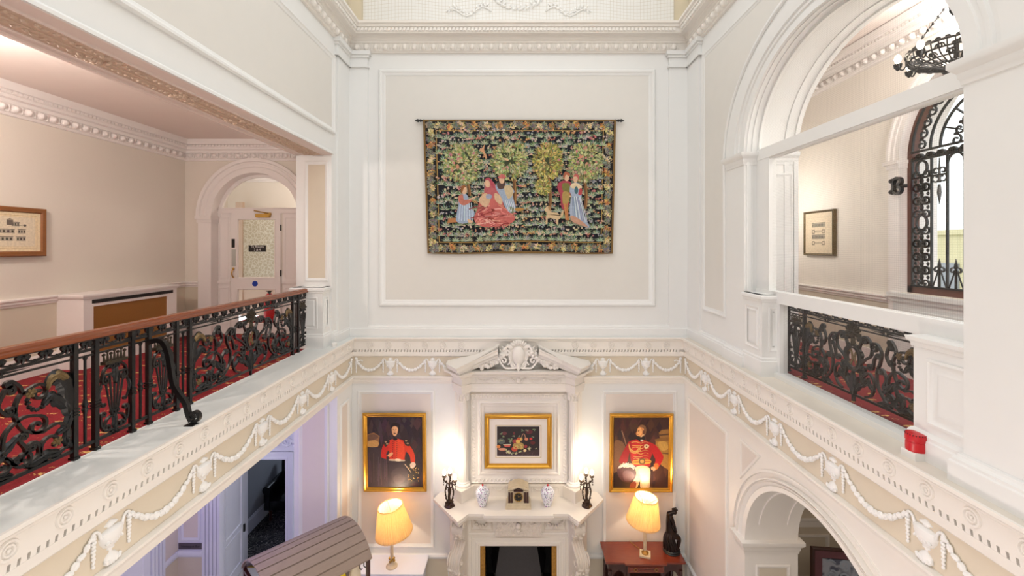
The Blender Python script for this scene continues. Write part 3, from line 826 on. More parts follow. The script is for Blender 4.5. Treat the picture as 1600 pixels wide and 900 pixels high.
while z < 5.2:
    sg = [(-2.43 + 4.86 * i / 24, z + .03 * sin(i * .9 + z * 3) * (1 if z > 3.46 else 0)) for i in range(25)]
    for a, b in zip(sg, sg[1:]): mb.add([F(a[0], a[1], 0), F(b[0], b[1], 0), F(b[0], b[1] + .004, 0), F(a[0], a[1] + .004, 0)], [(0, 1, 2, 3)])
    z += .052
box(mb, F, -2.43, 2.43, 3.425, 3.435, -.005, .005)
obj('bird_netting', mb, label='fine pale netting stretched across the coving above the main cornice', cat_='net', smooth=0)
mb = MB('ceiling_paint'); box(mb, plan, -3.0, 3.0, -1.8, 7.3, 5.4, 5.5); struct('ceiling', mb)
mb = MB('white_paint'); box(mb, far(-1.6), -7, 7, FLOOR, 5.4, -.1, 0); struct('wall_near', mb)

# ---------------- left corridor
mb = MB('wallpaper'); box(mb, lft(-5.26), -1.6, 7.07, LEDGE, 1.75, -.1, 0); wcl = struct('wall_corridor_left', mb)
mb = MB('ceiling_paint'); box(mb, plan, -5.36, -3.15, -1.6, 7.25, 1.66, 1.76); struct('ceiling_corridor_left', mb)
DC, DR, DZ = -4.15, .685, .475
mb = MB('wallpaper')
prism(mb, far(7.07), [(-5.26, LEDGE), (DC - DR, LEDGE)] + ellipse_arc(DC, DZ, DR, DR, 30)[::-1] + [(DC + DR, LEDGE), (-3.18, LEDGE), (-3.18, 1.75), (-5.26, 1.75)], -.18, 0, side='corridor_white')
wce = struct('wall_corridor_end', mb)
mb = MB('corridor_white')
arch_ring(mb, far(7.07), DC, DZ, DR, DR, .91, .91, [(0, 0), (0, .025), (.35, .025), (.38, .015), (.45, .03), (.62, .032), (.66, .02), (.75, .02), (.8, .045), (1, .05), (1, 0)])
obj('archivolt', mb, wce)
for s in (-1, 1):
    mb = MB('corridor_white'); u0, u1 = DC + s * DR, DC + s * .89
    if s > 0: u1 = -3.19
    box(mb, far(7.07), *sorted((u0, u1)), LEDGE, DZ, 0, .025)
    box(mb, far(7.07), *sorted((u0 - s * .02, u1 + (s * .03 if s < 0 else 0))), DZ - .05, DZ, -.18, .06)
    box(mb, far(7.07), *sorted((u0 - s * .01, u1 + (s * .015 if s < 0 else 0))), DZ - .10, DZ - .05, -.18, .04)
    obj('pilaster', mb, wce)
# corridor cornice, chair rail, dado, skirting
CC = [(0, 1.345), (.02, 1.35), (.03, 1.375), (.045, 1.38), (.045, 1.46), (.06, 1.465), (.065, 1.50), (.10, 1.51), (.105, 1.54), (.115, 1.545), (.115, 1.575), (.14, 1.585), (.155, 1.62), (.16, 1.66), (0, 1.66)]
mb = MB('corridor_white'); mould(mb, plan, [(-5.26, -1.6), (-5.26, 7.07), (-3.15, 7.07)], neg(CC), caps=False); cc = struct('trim_8', mb)
egg_course('egg_and_dart', [(lft(-5.215), .2, 7.02), (far(7.025), -5.2, -3.2)], 1.42, .036, .125, cc, 'corridor_white')
dentils(lft(-5.145), .2, 6.95, 1.548, 1.575, .05, cc, 'corridor_white', .014); dentils(far(6.955), -5.1, -3.2, 1.548, 1.575, .05, cc, 'corridor_white', .014)
CR = [(0, -.64), (.014, -.635), (.016, -.62), (.03, -.605), (.03, -.585), (.045, -.57), (.045, -.555), (0, -.55)]
mb = MB('corridor_white'); mould(mb, plan, [(-5.26, -1.6), (-5.26, 7.07), (-5.04, 7.07)], neg(CR)); struct('trim_9', mb)
mb = MB('corridor_dado'); box(mb, lft(-5.26), -1.6, 7.07, LEDGE, -.635, 0, .004); box(mb, far(7.07), -5.26, -5.04, LEDGE, -.635, 0, .004); obj('dado_panel', mb, wcl)
mb = MB('corridor_white'); box(mb, lft(-5.26), -1.6, 7.07, LEDGE, LEDGE + .2, 0, .022); box(mb, lft(-5.26), -1.6, 7.07, LEDGE + .2, LEDGE + .22, 0, .012); box(mb, far(7.07), -5.26, -5.04, LEDGE, LEDGE + .2, 0, .022); struct('baseboard_corridor_left', mb)
# glazed door with sidelights and fanlight
dr = holder('door_1', (DC, 7.25, LEDGE)); D = far(7.25)
mb = MB('corridor_white')
box(mb, D, DC - DR, DC + DR, .535, .61, 0, .05); box(mb, D, DC - DR, DC + DR, .605, .62, 0, .065)
for a, b in ((DC - DR - .02, -4.645), (-3.80, DC + DR + .02)):
    box(mb, D, a, b, LEDGE, .54, 0, .03)
    for z0, z1 in ((-.52, .47), (-1.25, -.66)):
        r = rect(a + .035, b - .035, z0, z1); mould(mb, D, r, [(0, .03), (.0, .036), (.012, .036), (.018, .024), (.018, .02)], True)
    box(mb, D, a, b, -.60, -.56, .03, .05)
arch_ring(mb, D, DC, DZ + .0, DR - .05, DR - .05, DR, DR, [(1, .0), (1, .04), (0, .04), (0, 0)])
obj('door_frame', mb, dr)
mb = MB('corridor_white'); u0, u1 = -4.62, -3.825
g = [(-4.525, -3.905, -.515, .445), (-4.525, -3.905, -1.25, -.68)]
box(mb, D, u0, -4.525, LEDGE, .535, .0, .045); box(mb, D, -3.905, u1, LEDGE, .535, .0, .045)
for z0, z1 in ((.445, .535), (-.68, -.515), (LEDGE, -1.25)): box(mb, D, -4.525, -3.905, z0, z1, .0, .045)
for r in g: mould(mb, D, rect(*r), [(0, .045), (0, .052), (.012, .05), (.018, .03)], True)
lf = obj('door_leaf', mb, dr)
for r in g:
    mb = MB('clear_glass'); face(mb, D, rect(*r), .02); obj('pane', mb, lf, smooth=0)
mb = MB('brass'); tube(mb, cat([D(-4.575, -.37, .05), D(-4.575, -.39, .09), D(-4.575, -.45, .095), D(-4.575, -.49, .07), D(-4.575, -.50, .05)], 4), .010, 8); ell(mb, D, -4.575, -.355, .06, .02, .02, .015); obj('door_handle', mb, lf, label='brass pull handle')
mb = MB('steel'); box(mb, D, -4.61, -4.545, -.32, -.05, .045, .05); obj('push_plate', mb, lf, label='pale steel plate')
mb = MB('sign_black'); box(mb, D, -4.607, -4.56, -.02, .12, .045, .055); obj('notice_plate', mb, lf, label='small black plate')
mb = MB('brass'); box(mb, D, -4.20, -3.98, .465, .52, .045, .10); tube(mb, [D(-4.0, .53, .09), D(-4.1, .55, .12), D(-4.24, .575, .06)], .010, 6); box(mb, D, -4.06, -3.97, .50, .54, .05, .09); obj('door_closer', mb, lf, label='brass overhead door closer')
for z in (.30, -.43):
    mb = MB('sign_black'); box(mb, D, -3.83, -3.81, z - .05, z + .05, .04, .055); obj('hinge', mb, lf)
mb = MB('blue_plastic'); prism(mb, D, [(-4.235 + .045 * cos(2 * pi * i / 24), -.60 + .045 * sin(2 * pi * i / 24)) for i in range(24)], .045, .049)
obj('fire_door_disc', mb, lf, label='round blue sticker')
mb = MB('sign_black'); box(mb, D, -4.35, -4.07, -.087, .018, .021, .027); sg = obj('door_sign', mb, lf, label='black sign reading To Rooms 3 & 4')
def text(parent, name, body, size, loc, rot, mat, ext=.001, align='CENTER'):
    cu = bpy.data.curves.new(name, 'FONT'); cu.body = body; cu.size = size; cu.align_x = align; cu.align_y = 'CENTER'; cu.extrude = ext
    tmp = bpy.data.objects.new(name + '_tmp', cu); COL.objects.link(tmp)
    dg = bpy.context.evaluated_depsgraph_get(); me = bpy.data.meshes.new_from_object(tmp.evaluated_get(dg)); bpy.data.objects.remove(tmp)
    me.name = name
    me.materials.clear(); me.materials.append(MATS[mat])
    o = bpy.data.objects.new(name, me); COL.objects.link(o); o.parent = parent; q = ORG[parent.name]; ORG[name] = loc
    o.location = [a - b for a, b in zip(loc, q)]; o.rotation_euler = rot; return o
text(sg, 'lettering', 'To Rooms\n3 & 4', .05, (-4.21, 7.222, -.03), (pi / 2, 0, 0), 'white_plastic')
mb = MB('clear_glass'); face(mb, D, [(p[0], max(p[1], .62)) for p in ellipse_arc(DC, DZ, DR - .04, DR - .04, 30, .22, pi - .22)], .02); obj('fanlight_pane', mb, dr, smooth=0)
# lobby behind the door
mb = MB('wallpaper'); box(mb, far(9.4), -6.1, -2.8, LEDGE, 1.9, -.1, 0); box(mb, lft(-6.1), 7.25, 9.4, LEDGE, 1.9, -.1, 0); box(mb, rgt(-2.9), 7.25, 9.4, LEDGE, 1.9, -.1, 0); struct('wall_lobby', mb)
mb = MB('ceiling_paint'); box(mb, plan, -6.2, -2.8, 7.25, 9.5, 1.9, 2.0); struct('ceiling_lobby', mb)
mb = MB('corridor_white'); box(mb, far(9.4), -5.5, -2.8, LEDGE, LEDGE + .2, 0, .02); mould(mb, plan, [(-6.1, 7.25), (-6.1, 9.4), (-2.9, 9.4)], neg(CC), caps=False); struct('baseboard_lobby', mb)
d2 = holder('door_2', (-5.0, 9.1, LEDGE)); D2 = far(9.12)
mb = MB('soffit_brown'); box(mb, D2, -5.74, -5.60, LEDGE, .9, -.05, .03); box(mb, D2, -5.6, -4.92, .62, .72, -.05, .02); obj('door_frame', mb, d2)
mb = MB('etched_glass'); box(mb, D2, -5.62, -4.96, -.62, .62, -.02, .0); obj('pane', mb, d2)
mb = MB('soffit_brown'); box(mb, D2, -5.62, -4.96, LEDGE, -.62, -.02, .0); box(mb, D2, -4.96, -4.90, LEDGE, .72, -.03, .02); obj('door_leaf', mb, d2)

# ---------------- right corridor
WD, WR, WZ = 3.967, .93, .945
mb = MB('wallpaper')
prism(mb, rgt(4.18), [(-1.6, LEDGE), (7.05, LEDGE), (7.05, 2.5), (-1.6, 2.5)], -.02, 0) if False else None
hole = [(WD - WR, -.50)] + ellipse_arc(WD, WZ, WR, WR, 36)[::-1] + [(WD + WR, -.50)]
P = [(-1.6, LEDGE), (WD - WR, LEDGE)] + hole + [(WD + WR, LEDGE), (7.05, LEDGE), (7.05, 2.55), (-1.6, 2.55)]
prism(mb, rgt(4.18), P, -.4, 0, 'cream_wallpaper', side='corridor_white')
box(mb, rgt(4.18), WD - WR, WD + WR, LEDGE, -.5, -.4, 0)
wcr = struct('wall_corridor_right', mb)
mb = MB('wallpaper'); box(mb, far(7.05), 3.28, 4.6, LEDGE, 2.55, -.1, 0); struct('wall_corridor_right_end', mb)
mb = MB('ceiling_paint'); box(mb, plan, 3.2, 4.6, -1.6, 7.1, 2.45, 2.55); struct('ceiling_corridor_right', mb)
mb = MB('corridor_white'); mould(mb, plan, [(4.18, 7.05), (4.18, -1.6)], [(-a, z + .78) for a, z in CC], caps=False); mould(mb, plan, [(3.28, 7.05), (4.18, 7.05)], [(-a, z + .78) for a, z in CC], caps=False); c2 = struct('trim_10', mb)
egg_course('egg_and_dart', [(rgt(4.135), .5, 7.0)], 2.20, .036, .125, c2, 'corridor_white'); dentils(rgt(4.065), .5, 7.0, 2.328, 2.355, .05, c2, 'corridor_white', .014)
mb = MB('corridor_white'); mould(mb, plan, [(4.18, 7.05), (4.18, 5.05)], neg(CR)); mould(mb, plan, [(4.18, 2.88), (4.18, -1.6)], neg(CR)); struct('trim_11', mb)
mb = MB('corridor_dado'); box(mb, rgt(4.18), 5.05, 7.05, LEDGE, -.635, 0, .004); obj('dado_panel', mb, wcr)
mb = MB('corridor_white'); box(mb, rgt(4.18), -1.6, 7.05, LEDGE, LEDGE + .2, 0, .022); struct('baseboard_corridor_right', mb)
mb = MB('corridor_white'); RW = rgt(4.18)
arch_ring(mb, RW, WD, WZ, WR, WR, WR + .15, WR + .15, [(0, 0), (0, .02), (.4, .02), (.45, .03), (.7, .03), (.8, .045), (1, .045), (1, 0)])
for s in (-1, 1):
    box(mb, RW, *sorted((WD + s * WR, WD + s * (WR + .14))), LEDGE, WZ, 0, .02); box(mb, RW, *sorted((WD + s * (WR - .015), WD + s * (WR + .18))), WZ - .04, WZ, -.09, .06); box(mb, RW, *sorted((WD + s * (WR - .008), WD + s * (WR + .16))), WZ - .09, WZ - .04, -.09, .035)
obj('archivolt', mb, wcr)
mb = MB('white_paint'); box(mb, RW, WD - WR - .12, WD + WR + .12, -.55, -.505, -.08, .06); box(mb, RW, WD - WR - .1, WD + WR + .1, -.60, -.55, 0, .035)
box(mb, RW, WD - WR - .08, WD + WR + .08, LEDGE, -.60, 0, .02)
r = rect(4.1, 4.75, LEDGE + .25, -.68); mould(mb, RW, r, [(0, .02), (0, .03), (.02, .03), (.03, .02)], True)
for k in range(4): box(mb, RW, 4.12 + k * .15, 4.22 + k * .15, -.80, -.72, .02, .05)
struct('trim_12', mb)
# arched window with its iron grille
win = holder('window_2', (4.27, WD, -.5)); WP = rgt(4.28)
mb = MB('window_wood')
arch_ring(mb, WP, WD, WZ, WR - .06, WR - .06, WR, WR, [(1, -.05), (1, .03), (0, .03), (0, -.05)], leg=WZ + .5)
box(mb, WP, WD - WR, WD + WR, -.50, -.43, -.05, .03); box(mb, WP, WD - WR, WD + WR, WZ - .02, WZ + .02, -.05, .0)
obj('window_frame', mb, win)
mb = MB('clear_glass'); face(mb, WP, [(WD - .87, -.43)] + ellipse_arc(WD, WZ, .87, .87, 30)[::-1] + [(WD + .87, -.43)], -.02); obj('pane', mb, win, smooth=0)
mb = MB('iron'); G = rgt(4.245)
Z0, Z1 = -.42, WZ
def gv(d, z0=Z0, z1=Z1, t=.008): strap(mb, G, [(d, z0), (d, z1)], t * 2, -.01, .01)
for s in (-1, 1):
    for q in (.86, .635, .465): gv(WD + s * q)
    gv(WD + s * .29); gv(WD + s * .12)
    # arched light heads
    for c, r in ((.378, .085), (.205, .085)):
        strap(mb, G, ellipse_arc(WD + s * c, Z1 - .12, r, r, 14), .014, -.01, .01)
    # scroll column
    c = WD + s * .748; z = Z0 + .03
    while z < Z1 - .26:
        for t in (-1, 1):
            strap(mb, G, volute((c + t * .004, z), pi / 2 - t * .2, .050, -t, 1.2, 14), .018, -.009, .009)
            strap(mb, G, volute((c + t * .004, z + .138), -pi / 2 + t * .2, .050, t, 1.2, 14), .018, -.009, .009)
            ell(mb, G, c + t * .072, z + .069, 0, .022, .018, .012, pi / 2, 6, 4)
        ell(mb, G, c, z + .069, 0, .04, .026, .014, pi / 2, 7, 4); ell(mb, G, c, z + .0, 0, .016, .028, .012, pi / 2, 7, 4)
        z += .140
        if abs(z + .07 - .25) < .075: z = .25 + .09
    for zz in (Z1 - .12, .25):
        strap(mb, G, [(c + .062 * cos(a), zz + .075 * sin(a)) for a in [2 * pi * i / 24 for i in range(25)]], .016, -.011, .011)
    strap(mb, G, [(WD + s * .46, Z1 - .22), (WD + s * .86, Z1 - .22)], .014, -.01, .01)
    # fleurons and spear heads
    c = WD + s * .55
    tube(mb, [G(c, Z1 - .30, 0), G(c, Z1 - .05, 0)], [.016, .005], 6)
    for t in (-1, 1):
        strap(mb, G, volute((c, Z1 - .17), pi / 2 - t * .5, .04, -t, .9, 12), .012, -.008, .008); strap(mb, G, volute((c, Z1 - .27), -pi / 2 + t * .6, .05, t, 1, 12), .012, -.008, .008)
    tube(mb, [G(c, Z1 - .32, 0), G(c, Z1 - .40, 0), G(c, Z1 - .52, 0)], [.012, .02, .003], 6)
    for c in (WD + s * .55, WD + s * .378, WD + s * .205):
        tube(mb, [G(c, Z0, 0), G(c, Z0 + .20, 0), G(c, Z0 + .22, 0), G(c, Z0 + .30, 0)], [.012, .010, .018, .002], 6)
        for t in (-1, 1):
            tube(mb, [G(c + t * .075, Z0, 0), G(c, Z0 + .21, 0)], .007, 5)
            strap(mb, G, volute((c, Z0 + .2), pi / 2 - t * .7, .034, -t, 1, 12), .011, -.008, .008)
strap(mb, G, [(WD - .87, Z0), (WD + .87, Z0)], .02, -.012, .012); strap(mb, G, [(WD - .87, Z1 - .03), (WD + .87, Z1 - .03)], .02, -.012, .012); strap(mb, G, [(WD - .87, Z1 + .06), (WD + .87, Z1 + .06)], .02, -.012, .012)
i = 0
x = WD - .82
while x < WD + .85:
    strap(mb, G, volute((x, Z1 - .02), .9 if i % 2 else -.9 + pi, .03, 1 if i % 2 else -1, 1.1, 10), .018, -.012, .012); x += .06; i += 1
for r in (.86, .65, .54): strap(mb, G, ellipse_arc(WD, Z1 + .06, r, r - .06, 40), .016, -.01, .01)
for k in range(19):
    a = pi * (k + .5) / 19
    for r, rr, q in ((.755, .055, 1), (.38, .06, -1)):
        if r < .5 and k % 2: continue
        c = (WD + r * cos(a), Z1 + .06 + (r - .06) * sin(a))
        strap(mb, G, volute((c[0] + rr * cos(a + 1.2), c[1] + rr * sin(a + 1.2)), a + pi / 2 + 1.2, rr * .95, 1, 1.3, 14), .014, -.008, .008)
        ell(mb, G, c[0] + .07 * cos(a + pi / 2), c[1] + .07 * sin(a + pi / 2), 0, .03, .014, .01, a, 6, 4)
for k in range(7):
    a = pi * (k + 1) / 8; strap(mb, G, [(WD + .12 * cos(a), Z1 + .06 + .10 * sin(a)), (WD + .54 * cos(a), Z1 + .06 + .48 * sin(a))], .014, -.01, .01)
obj('iron_grille', mb, win)
mb = MB('iron'); B = rgt(4.18)
tube(mb, [B(4.86, .66, -.04), B(4.93, .66, .05)], .02, 8)
for t in (-1, 1): strap(mb, B, volute((4.93, .66), t * 1.2, .07, t, .9, 12), .025, .03, .07); ell(mb, B, 4.95, .66 + t * .06, .05, .04, .03, .03)
obj('shutter_catch', mb, win)
# what the window looks out on
mb = MB('stone_yellow'); box(mb, plan, 13, 16, 1, 24, FLOOR, .35); box(mb, plan, 12.9, 16, 1, 24, .35, .5)
for y in (4.5, 7.5, 10.5, 13.2, 15.5, 18): box(mb, plan, 12.96, 13.0, y, y + 1.1, -2.2, -.5, 'grey_wall')
struct('exterior_building', mb)
mb = MB('foliage'); box(mb, plan, 6.6, 18, -8, 24, FLOOR - .05, FLOOR - .02); struct('exterior_lawn', mb)

# ---------------- lower left room
mb = MB('blue_white_paint'); E = far(7.475)
prism(mb, E, [(-6.2, FLOOR), (-4.59, FLOOR), (-4.59, -3.545), (-3.876, -3.545), (-3.876, FLOOR), (-3.2, FLOOR), (-3.2, -1.9), (-6.2, -1.9)], -.12, 0)
wel = struct('wall_lower_left_end', mb)
mb = MB('blue_white_paint'); mould(mb, E, [(-4.59, FLOOR), (-4.59, -3.545), (-3.876, -3.545), (-3.876, FLOOR)], [(0, 0), (0, .03), (.03, .03), (.04, .02), (.09, .02), (.10, .04), (.13, .04), (.13, 0)])
# carved overdoor
box(mb, E, -4.75, -3.6, -3.40, -3.12, 0, .03); box(mb, E, -4.8, -3.55, -3.12, -3.06, 0, .07)
for k in range(22):
    ell(mb, E, -4.65 + .045 * k, -3.27 + .05 * sin(k * 1.7), .035, .05, .025, .022, k * .9, 7, 4)
for k in range(4):
    strap(mb, E, volute((-4.4 + .2 * k, -3.3), .6, .07, 1, 1.2, 12), .02, .03, .055)
obj('door_surround', mb, wel)
mb = MB('blue_white_paint'); F = far(6.68)
box(mb, F, -5.08, -4.44, FLOOR, -1.9, -.05, 0)
for u in (-4.69, -4.635, -4.58, -4.525, -4.47): box(mb, F, u - .012, u + .03, FLOOR, -1.95, 0, .025)
mould(mb, F, [(-5.08, -4.62), (-4.70, -4.62)], [(0, 0), (0, .02), (.03, .03), (.07, .03), (.09, .02), (.09, 0)])
wp = struct('wall_lower_left_nook', mb)
panel(wp, F, rect(-5.03, -4.74, -4.38, -2.4), 'pink_panel', 'blue_white_paint', k=.6)
mb = MB('corridor_dado'); box(mb, F, -5.08, -4.70, FLOOR, -4.62, 0, .004); obj('dado_panel', mb, wp)
mb = MB('blue_white_paint'); G2 = lft(-5.08); box(mb, G2, -1.6, 6.68, FLOOR, -1.9, -.1, 0)
mould(mb, G2, [(6.41, -4.62), (6.68, -4.62)], [(0, 0), (0, .02), (.03, .03), (.07, .03), (.09, .02), (.09, 0)])
for d in (6.18, 6.24, 6.31, 6.37): box(mb, G2, d, d + .04, FLOOR, -1.95, 0, .03)
box(mb, G2, 6.41, 6.68, FLOOR, -4.62, 0, .004, 'corridor_dado'); box(mb, G2, 6.41, 6.68, -4.53, -1.95, 0, .004, 'pink_panel')
wq = struct('wall_lower_left', mb)
mb = MB('blue_white_paint'); box(mb, G2, 5.35, 6.16, FLOOR, -3.3, 0, .02)
for z0, z1 in ((FLOOR + .15, -4.78), (-4.66, -3.5)): mould(mb, G2, rect(5.45, 6.06, z0, z1), [(0, .02), (.0, .03), (.02, .03), (.04, .014), (.06, .012)], True)
obj('side_door', mb, wq)
dl = holder('door_3', (-4.59, 7.45, FLOOR))
ux, uy = (-4.52 + 4.59), (6.80 - 7.45); ln = hypot(ux, uy); ux, uy = ux / ln, uy / ln
def DL(u, v, w): return (-4.585 + ux * u - uy * w, 7.45 + uy * u + ux * w, v)
mb = MB('blue_white_paint'); box(mb, DL, 0, .68, FLOOR + .01, -3.56, -.02, .02)
for z0, z1 in ((FLOOR + .18, FLOOR + .72), (FLOOR + .80, FLOOR + 1.68)): mould(mb, DL, rect(.09, .59, z0, z1), [(0, .02), (0, .034), (.015, .034), (.03, .006), (.06, .004), (.075, .022), (.085, .022)], True)
dlf = obj('door_leaf', mb, dl)
mb = MB('black_dark'); box(mb, DL, .0, .03, FLOOR + .62, FLOOR + .74, .02, .045); obj('hinge', mb, dlf)
mb = MB('plaque_grey'); box(mb, far(6.68), -5.06, -4.70, -4.51, -4.42, 0, .012)
pq = obj('direction_plaque', mb, label='small grey nameplate above the dado rail on the purple-lit wall', cat_='sign')
text(pq, 'lettering', 'Honeypot Bar', .048, (-4.88, 6.666, -4.465), (pi / 2, 0, 0), 'sign_black')
# passage behind the doorway
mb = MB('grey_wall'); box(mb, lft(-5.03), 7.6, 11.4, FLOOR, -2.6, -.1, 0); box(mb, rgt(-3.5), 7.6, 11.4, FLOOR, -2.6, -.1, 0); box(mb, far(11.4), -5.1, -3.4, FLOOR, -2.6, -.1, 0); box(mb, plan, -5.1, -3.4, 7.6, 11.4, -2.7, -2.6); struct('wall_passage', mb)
mb = MB('swirl_carpet'); box(mb, plan, -5.03, -3.5, 7.475, 11.4, FLOOR, FLOOR + .006); struct('floor_passage', mb)
mb = MB('blue_white_paint'); box(mb, lft(-5.03), 7.6, 11.4, FLOOR + .006, FLOOR + .24, 0, .022); box(mb, lft(-5.03), 7.6, 11.4, FLOOR + .24, FLOOR + .28, 0, .012); struct('baseboard_passage', mb)
mb = MB('brass'); box(mb, plan, -4.59, -3.876, 7.46, 7.50, FLOOR, FLOOR + .012); struct('trim_13', mb)

# ---------------- lower right room
mb = MB('corridor_dado'); box(mb, far(7.0), 3.1, 7.0, FLOOR, -1.9, -.1, 0); we = struct('wall_lower_right_end', mb)
mb = MB('cream_plaster'); F = far(7.0)
mould(mb, F, [(3.18, -4.0), (7.0, -4.0)], [(0, 0), (0, .02), (-.03, .04), (-.06, .04), (-.09, .02), (-.09, 0)])
mould(mb, F, [(3.18, -4.38), (7.0, -4.38)], [(0, 0), (0, .012), (.09, .012), (.11, .03), (.14, .03), (.14, 0)])
for u in (3.4, 5.05): mould(mb, F, rect(u, u + 1.45, -5.2, -4.5), [(0, 0), (0, .02), (.03, .02), (.05, 0)], True)
obj('wall_moulding', mb, we)
mb = MB('corridor_dado'); box(mb, rgt(6.9), -1.6, 7.0, FLOOR, -1.9, -.1, 0); struct('wall_lower_right_side', mb)
# ================================================================== BALUSTRADES
ZB0, ZB1, ZB2 = -1.345, -.744, -.707      # bottom bar, lower top bar, upper top bar
VH = ZB1 - ZB0
def big_panel(mp, u0, L_, parent):
    """wrought-iron scroll panel, symmetrical about its middle"""
    h = L_ / 2; cx = u0 + h; W = .011
    mb = MB('iron')
    def S(side, pts): return [(cx - side * (h - a * h), ZB0 + b) for a, b in pts]
    def V(side, v): return None if v is None else (v[0], v[1] * side, v[2])
    parts = [  # points in half-panel units (0 at the post, 1 at the middle), heights in m, curls (radius, turn, turns)
        ([(.27, .50), (.36, .46), (.385, .36), (.33, .25), (.22, .20)], (.055, 1, 1.2), None),
        ([(.22, .20), (.12, .22), (.045, .16), (.05, .06), (.12, .03)], None, (.085, 1, 1.0)),
        ([(.60, .50), (.55, .45), (.57, .36), (.62, .27), (.60, .15), (.50, .06)], (.045, -1, 1.3), (.055, -1, 1.3)),
        ([(.24, .31), (.34, .33), (.44, .27), (.45, .15), (.38, .06)], (.06, 1, 1.2), (.05, -1, 1.2)),
        ([(.76, .54), (.70, .49), (.71, .40), (.80, .35), (.87, .30)], (.038, -1, 1.3), (.04, -1, 1.0)),
        ([(.80, .02), (.70, .06), (.66, .17), (.74, .24), (.82, .20)], None, (.045, -1, 1.2)),
        ([(.86, .50), (.90, .43), (.86, .39)], (.03, -1, 1.2), (.025, 1, 1.2)),
        ([(.44, .52), (.48, .44), (.44, .38)], (.028, 1, 1.2), (.028, -1, 1.2)),
        ([(.30, .04), (.24, .08), (.25, .14)], None, (.03, -1, 1.3)),
        ([(.93, .05), (.86, .13), (.88, .21)], None, (.028, 1, 1.4)),
        ([(.52, .30), (.48, .24), (.52, .18)], (.026, -1, 1.3), (.026, -1, 1.3)),
        ([(.68, .30), (.66, .37), (.62, .42)], (.03, 1, 1.2), (.022, 1, 1.2)),
        ([(.36, .20), (.32, .13), (.36, .08)], (.026, 1, 1.3), (.024, 1, 1.2)),
        ([(.40, .56), (.36, .52), (.34, .47)], (.022, -1, 1.2), None),
    ]
    for side in (1, -1):
        for pts, v0, v1 in parts:
            P = scroll(S(side, pts), V(side, v0), V(side, v1))
            strap(mb, mp, P, .017, -W, W)
            for e, v in ((P[0], v0), (P[-1], v1)):
                if v: ell(mb, mp, e[0], e[1], 0, .013, .013, .015)
    for a, b, r in ((.385, .36, .016), (.05, .10, .014), (.62, .27, .014), (.45, .15, .014), (.70, .41, .013)):
        for side in (1, -1):
            q = S(side, [(a, b)])[0]; ell(mb, mp, q[0], q[1], 0, r, r, .018)
    # stem and foot in the middle
    box(mb, mp, cx - .012, cx + .012, LEDGE, ZB0 + .16, -.012, .012)
    p = obj('scroll_panel', mb, parent)
    for side in (1, -1):
        for pts, wd, lb in (([(.03, .24), (.045, .36), (.07, .47), (.15, .52), (.19, .47)], .15, 5), ([(.05, .30), (.11, .36), (.17, .40), (.22, .36)], .10, 4), ([(.02, .26), (.06, .18), (.13, .15)], .09, 3),
                            ([(.52, .12), (.44, .17), (.36, .24)], .09, 4), ([(.10, .02), (.18, .045), (.28, .03), (.34, .05)], .085, 4), ([(.03, .03), (.06, .10), (.05, .17)], .07, 3),
                            ([(.97, .04), (.90, .10), (.80, .14), (.75, .20)], .065, 5), ([(.98, .06), (.94, .13), (.90, .18)], .06, 4), ([(.66, .10), (.72, .13), (.76, .19)], .06, 3), ([(.40, .02), (.50, .035), (.60, .02)], .06, 4)):
            mb = MB('iron'); leaf(mb, mp, S(side, pts), wd, lb, -.004, .022); obj('acanthus_leaf', mb, p)
    mb = MB('iron'); leaf(mb, mp, [(cx, ZB0 + .0), (cx, ZB0 + .10), (cx, ZB0 + .21)], .13, 5, .0, .026); obj('acanthus_leaf', mb, p)
    for side in (1, -1):
        mb = MB('iron')
        P = cat(S(side, [(.16, .42), (.19, .37), (.25, .35), (.30, .38), (.31, .43)]), 4)
        for i, q in enumerate(P[::2]): ell(mb, mp, q[0], q[1], 0, .016, .013, .014, i * .9, 6, 4)
        obj('bell_garland', mb, p)
        for a, b in ((.295, .465), (.125, .105)):
            mb = MB('iron_gilt'); q = S(side, [(a, b)])[0]
            for k in range(6): ell(mb, mp, q[0] + .02 * cos(k * pi / 3), q[1] + .02 * sin(k * pi / 3), .004, .014, .012, .012, k * pi / 3, 6, 4)
            ell(mb, mp, q[0], q[1], .008, .012, .012, .012); obj('flower_head', mb, p, label='dull gilt flower')
        mb = MB('iron_gilt'); leaf(mb, mp, S(side, [(.06, .49), (.11, .525), (.17, .51), (.20, .455)]), .07, 4, .006, .02); obj('leaf_tip', mb, p, label='dull gilt leaf tip')
    mb = MB('iron')
    ov = [(cx + .092 * cos(a), ZB0 + .335 + .115 * sin(a)) for a in [2 * pi * i / 32 for i in range(33)]]
    strap(mb, mp, ov, .022, -.014, .014)
    strap(mb, mp, [(cx + .072 * cos(a), ZB0 + .335 + .092 * sin(a)) for a in [2 * pi * i / 32 for i in range(33)]], .008, -.010, .018)
    for k in range(12):
        a = 2 * pi * k / 12; ell(mb, mp, cx + .105 * cos(a), ZB0 + .335 + .128 * sin(a), 0, .02, .012, .014, a, 6, 4)
    md = obj('medallion', mb, p)
    mb = MB('iron_gilt')
    for s in (1, -1):
        tube(mb, [mp(a, b, .0) for a, b in scroll([(cx + s * .035, ZB0 + .27), (cx + s * .02, ZB0 + .33), (cx + s * .035, ZB0 + .395)], (.018, s, 1.1), (.018, -s, 1.1), 5)], .006, 6)
        tube(mb, [mp(cx - s * .03, ZB0 + .27, .0), mp(cx + s * .03, ZB0 + .40, .0)], .006, 6)
    obj('monogram', mb, md, label='gilt monogram')
    mb = MB('iron_bronze')
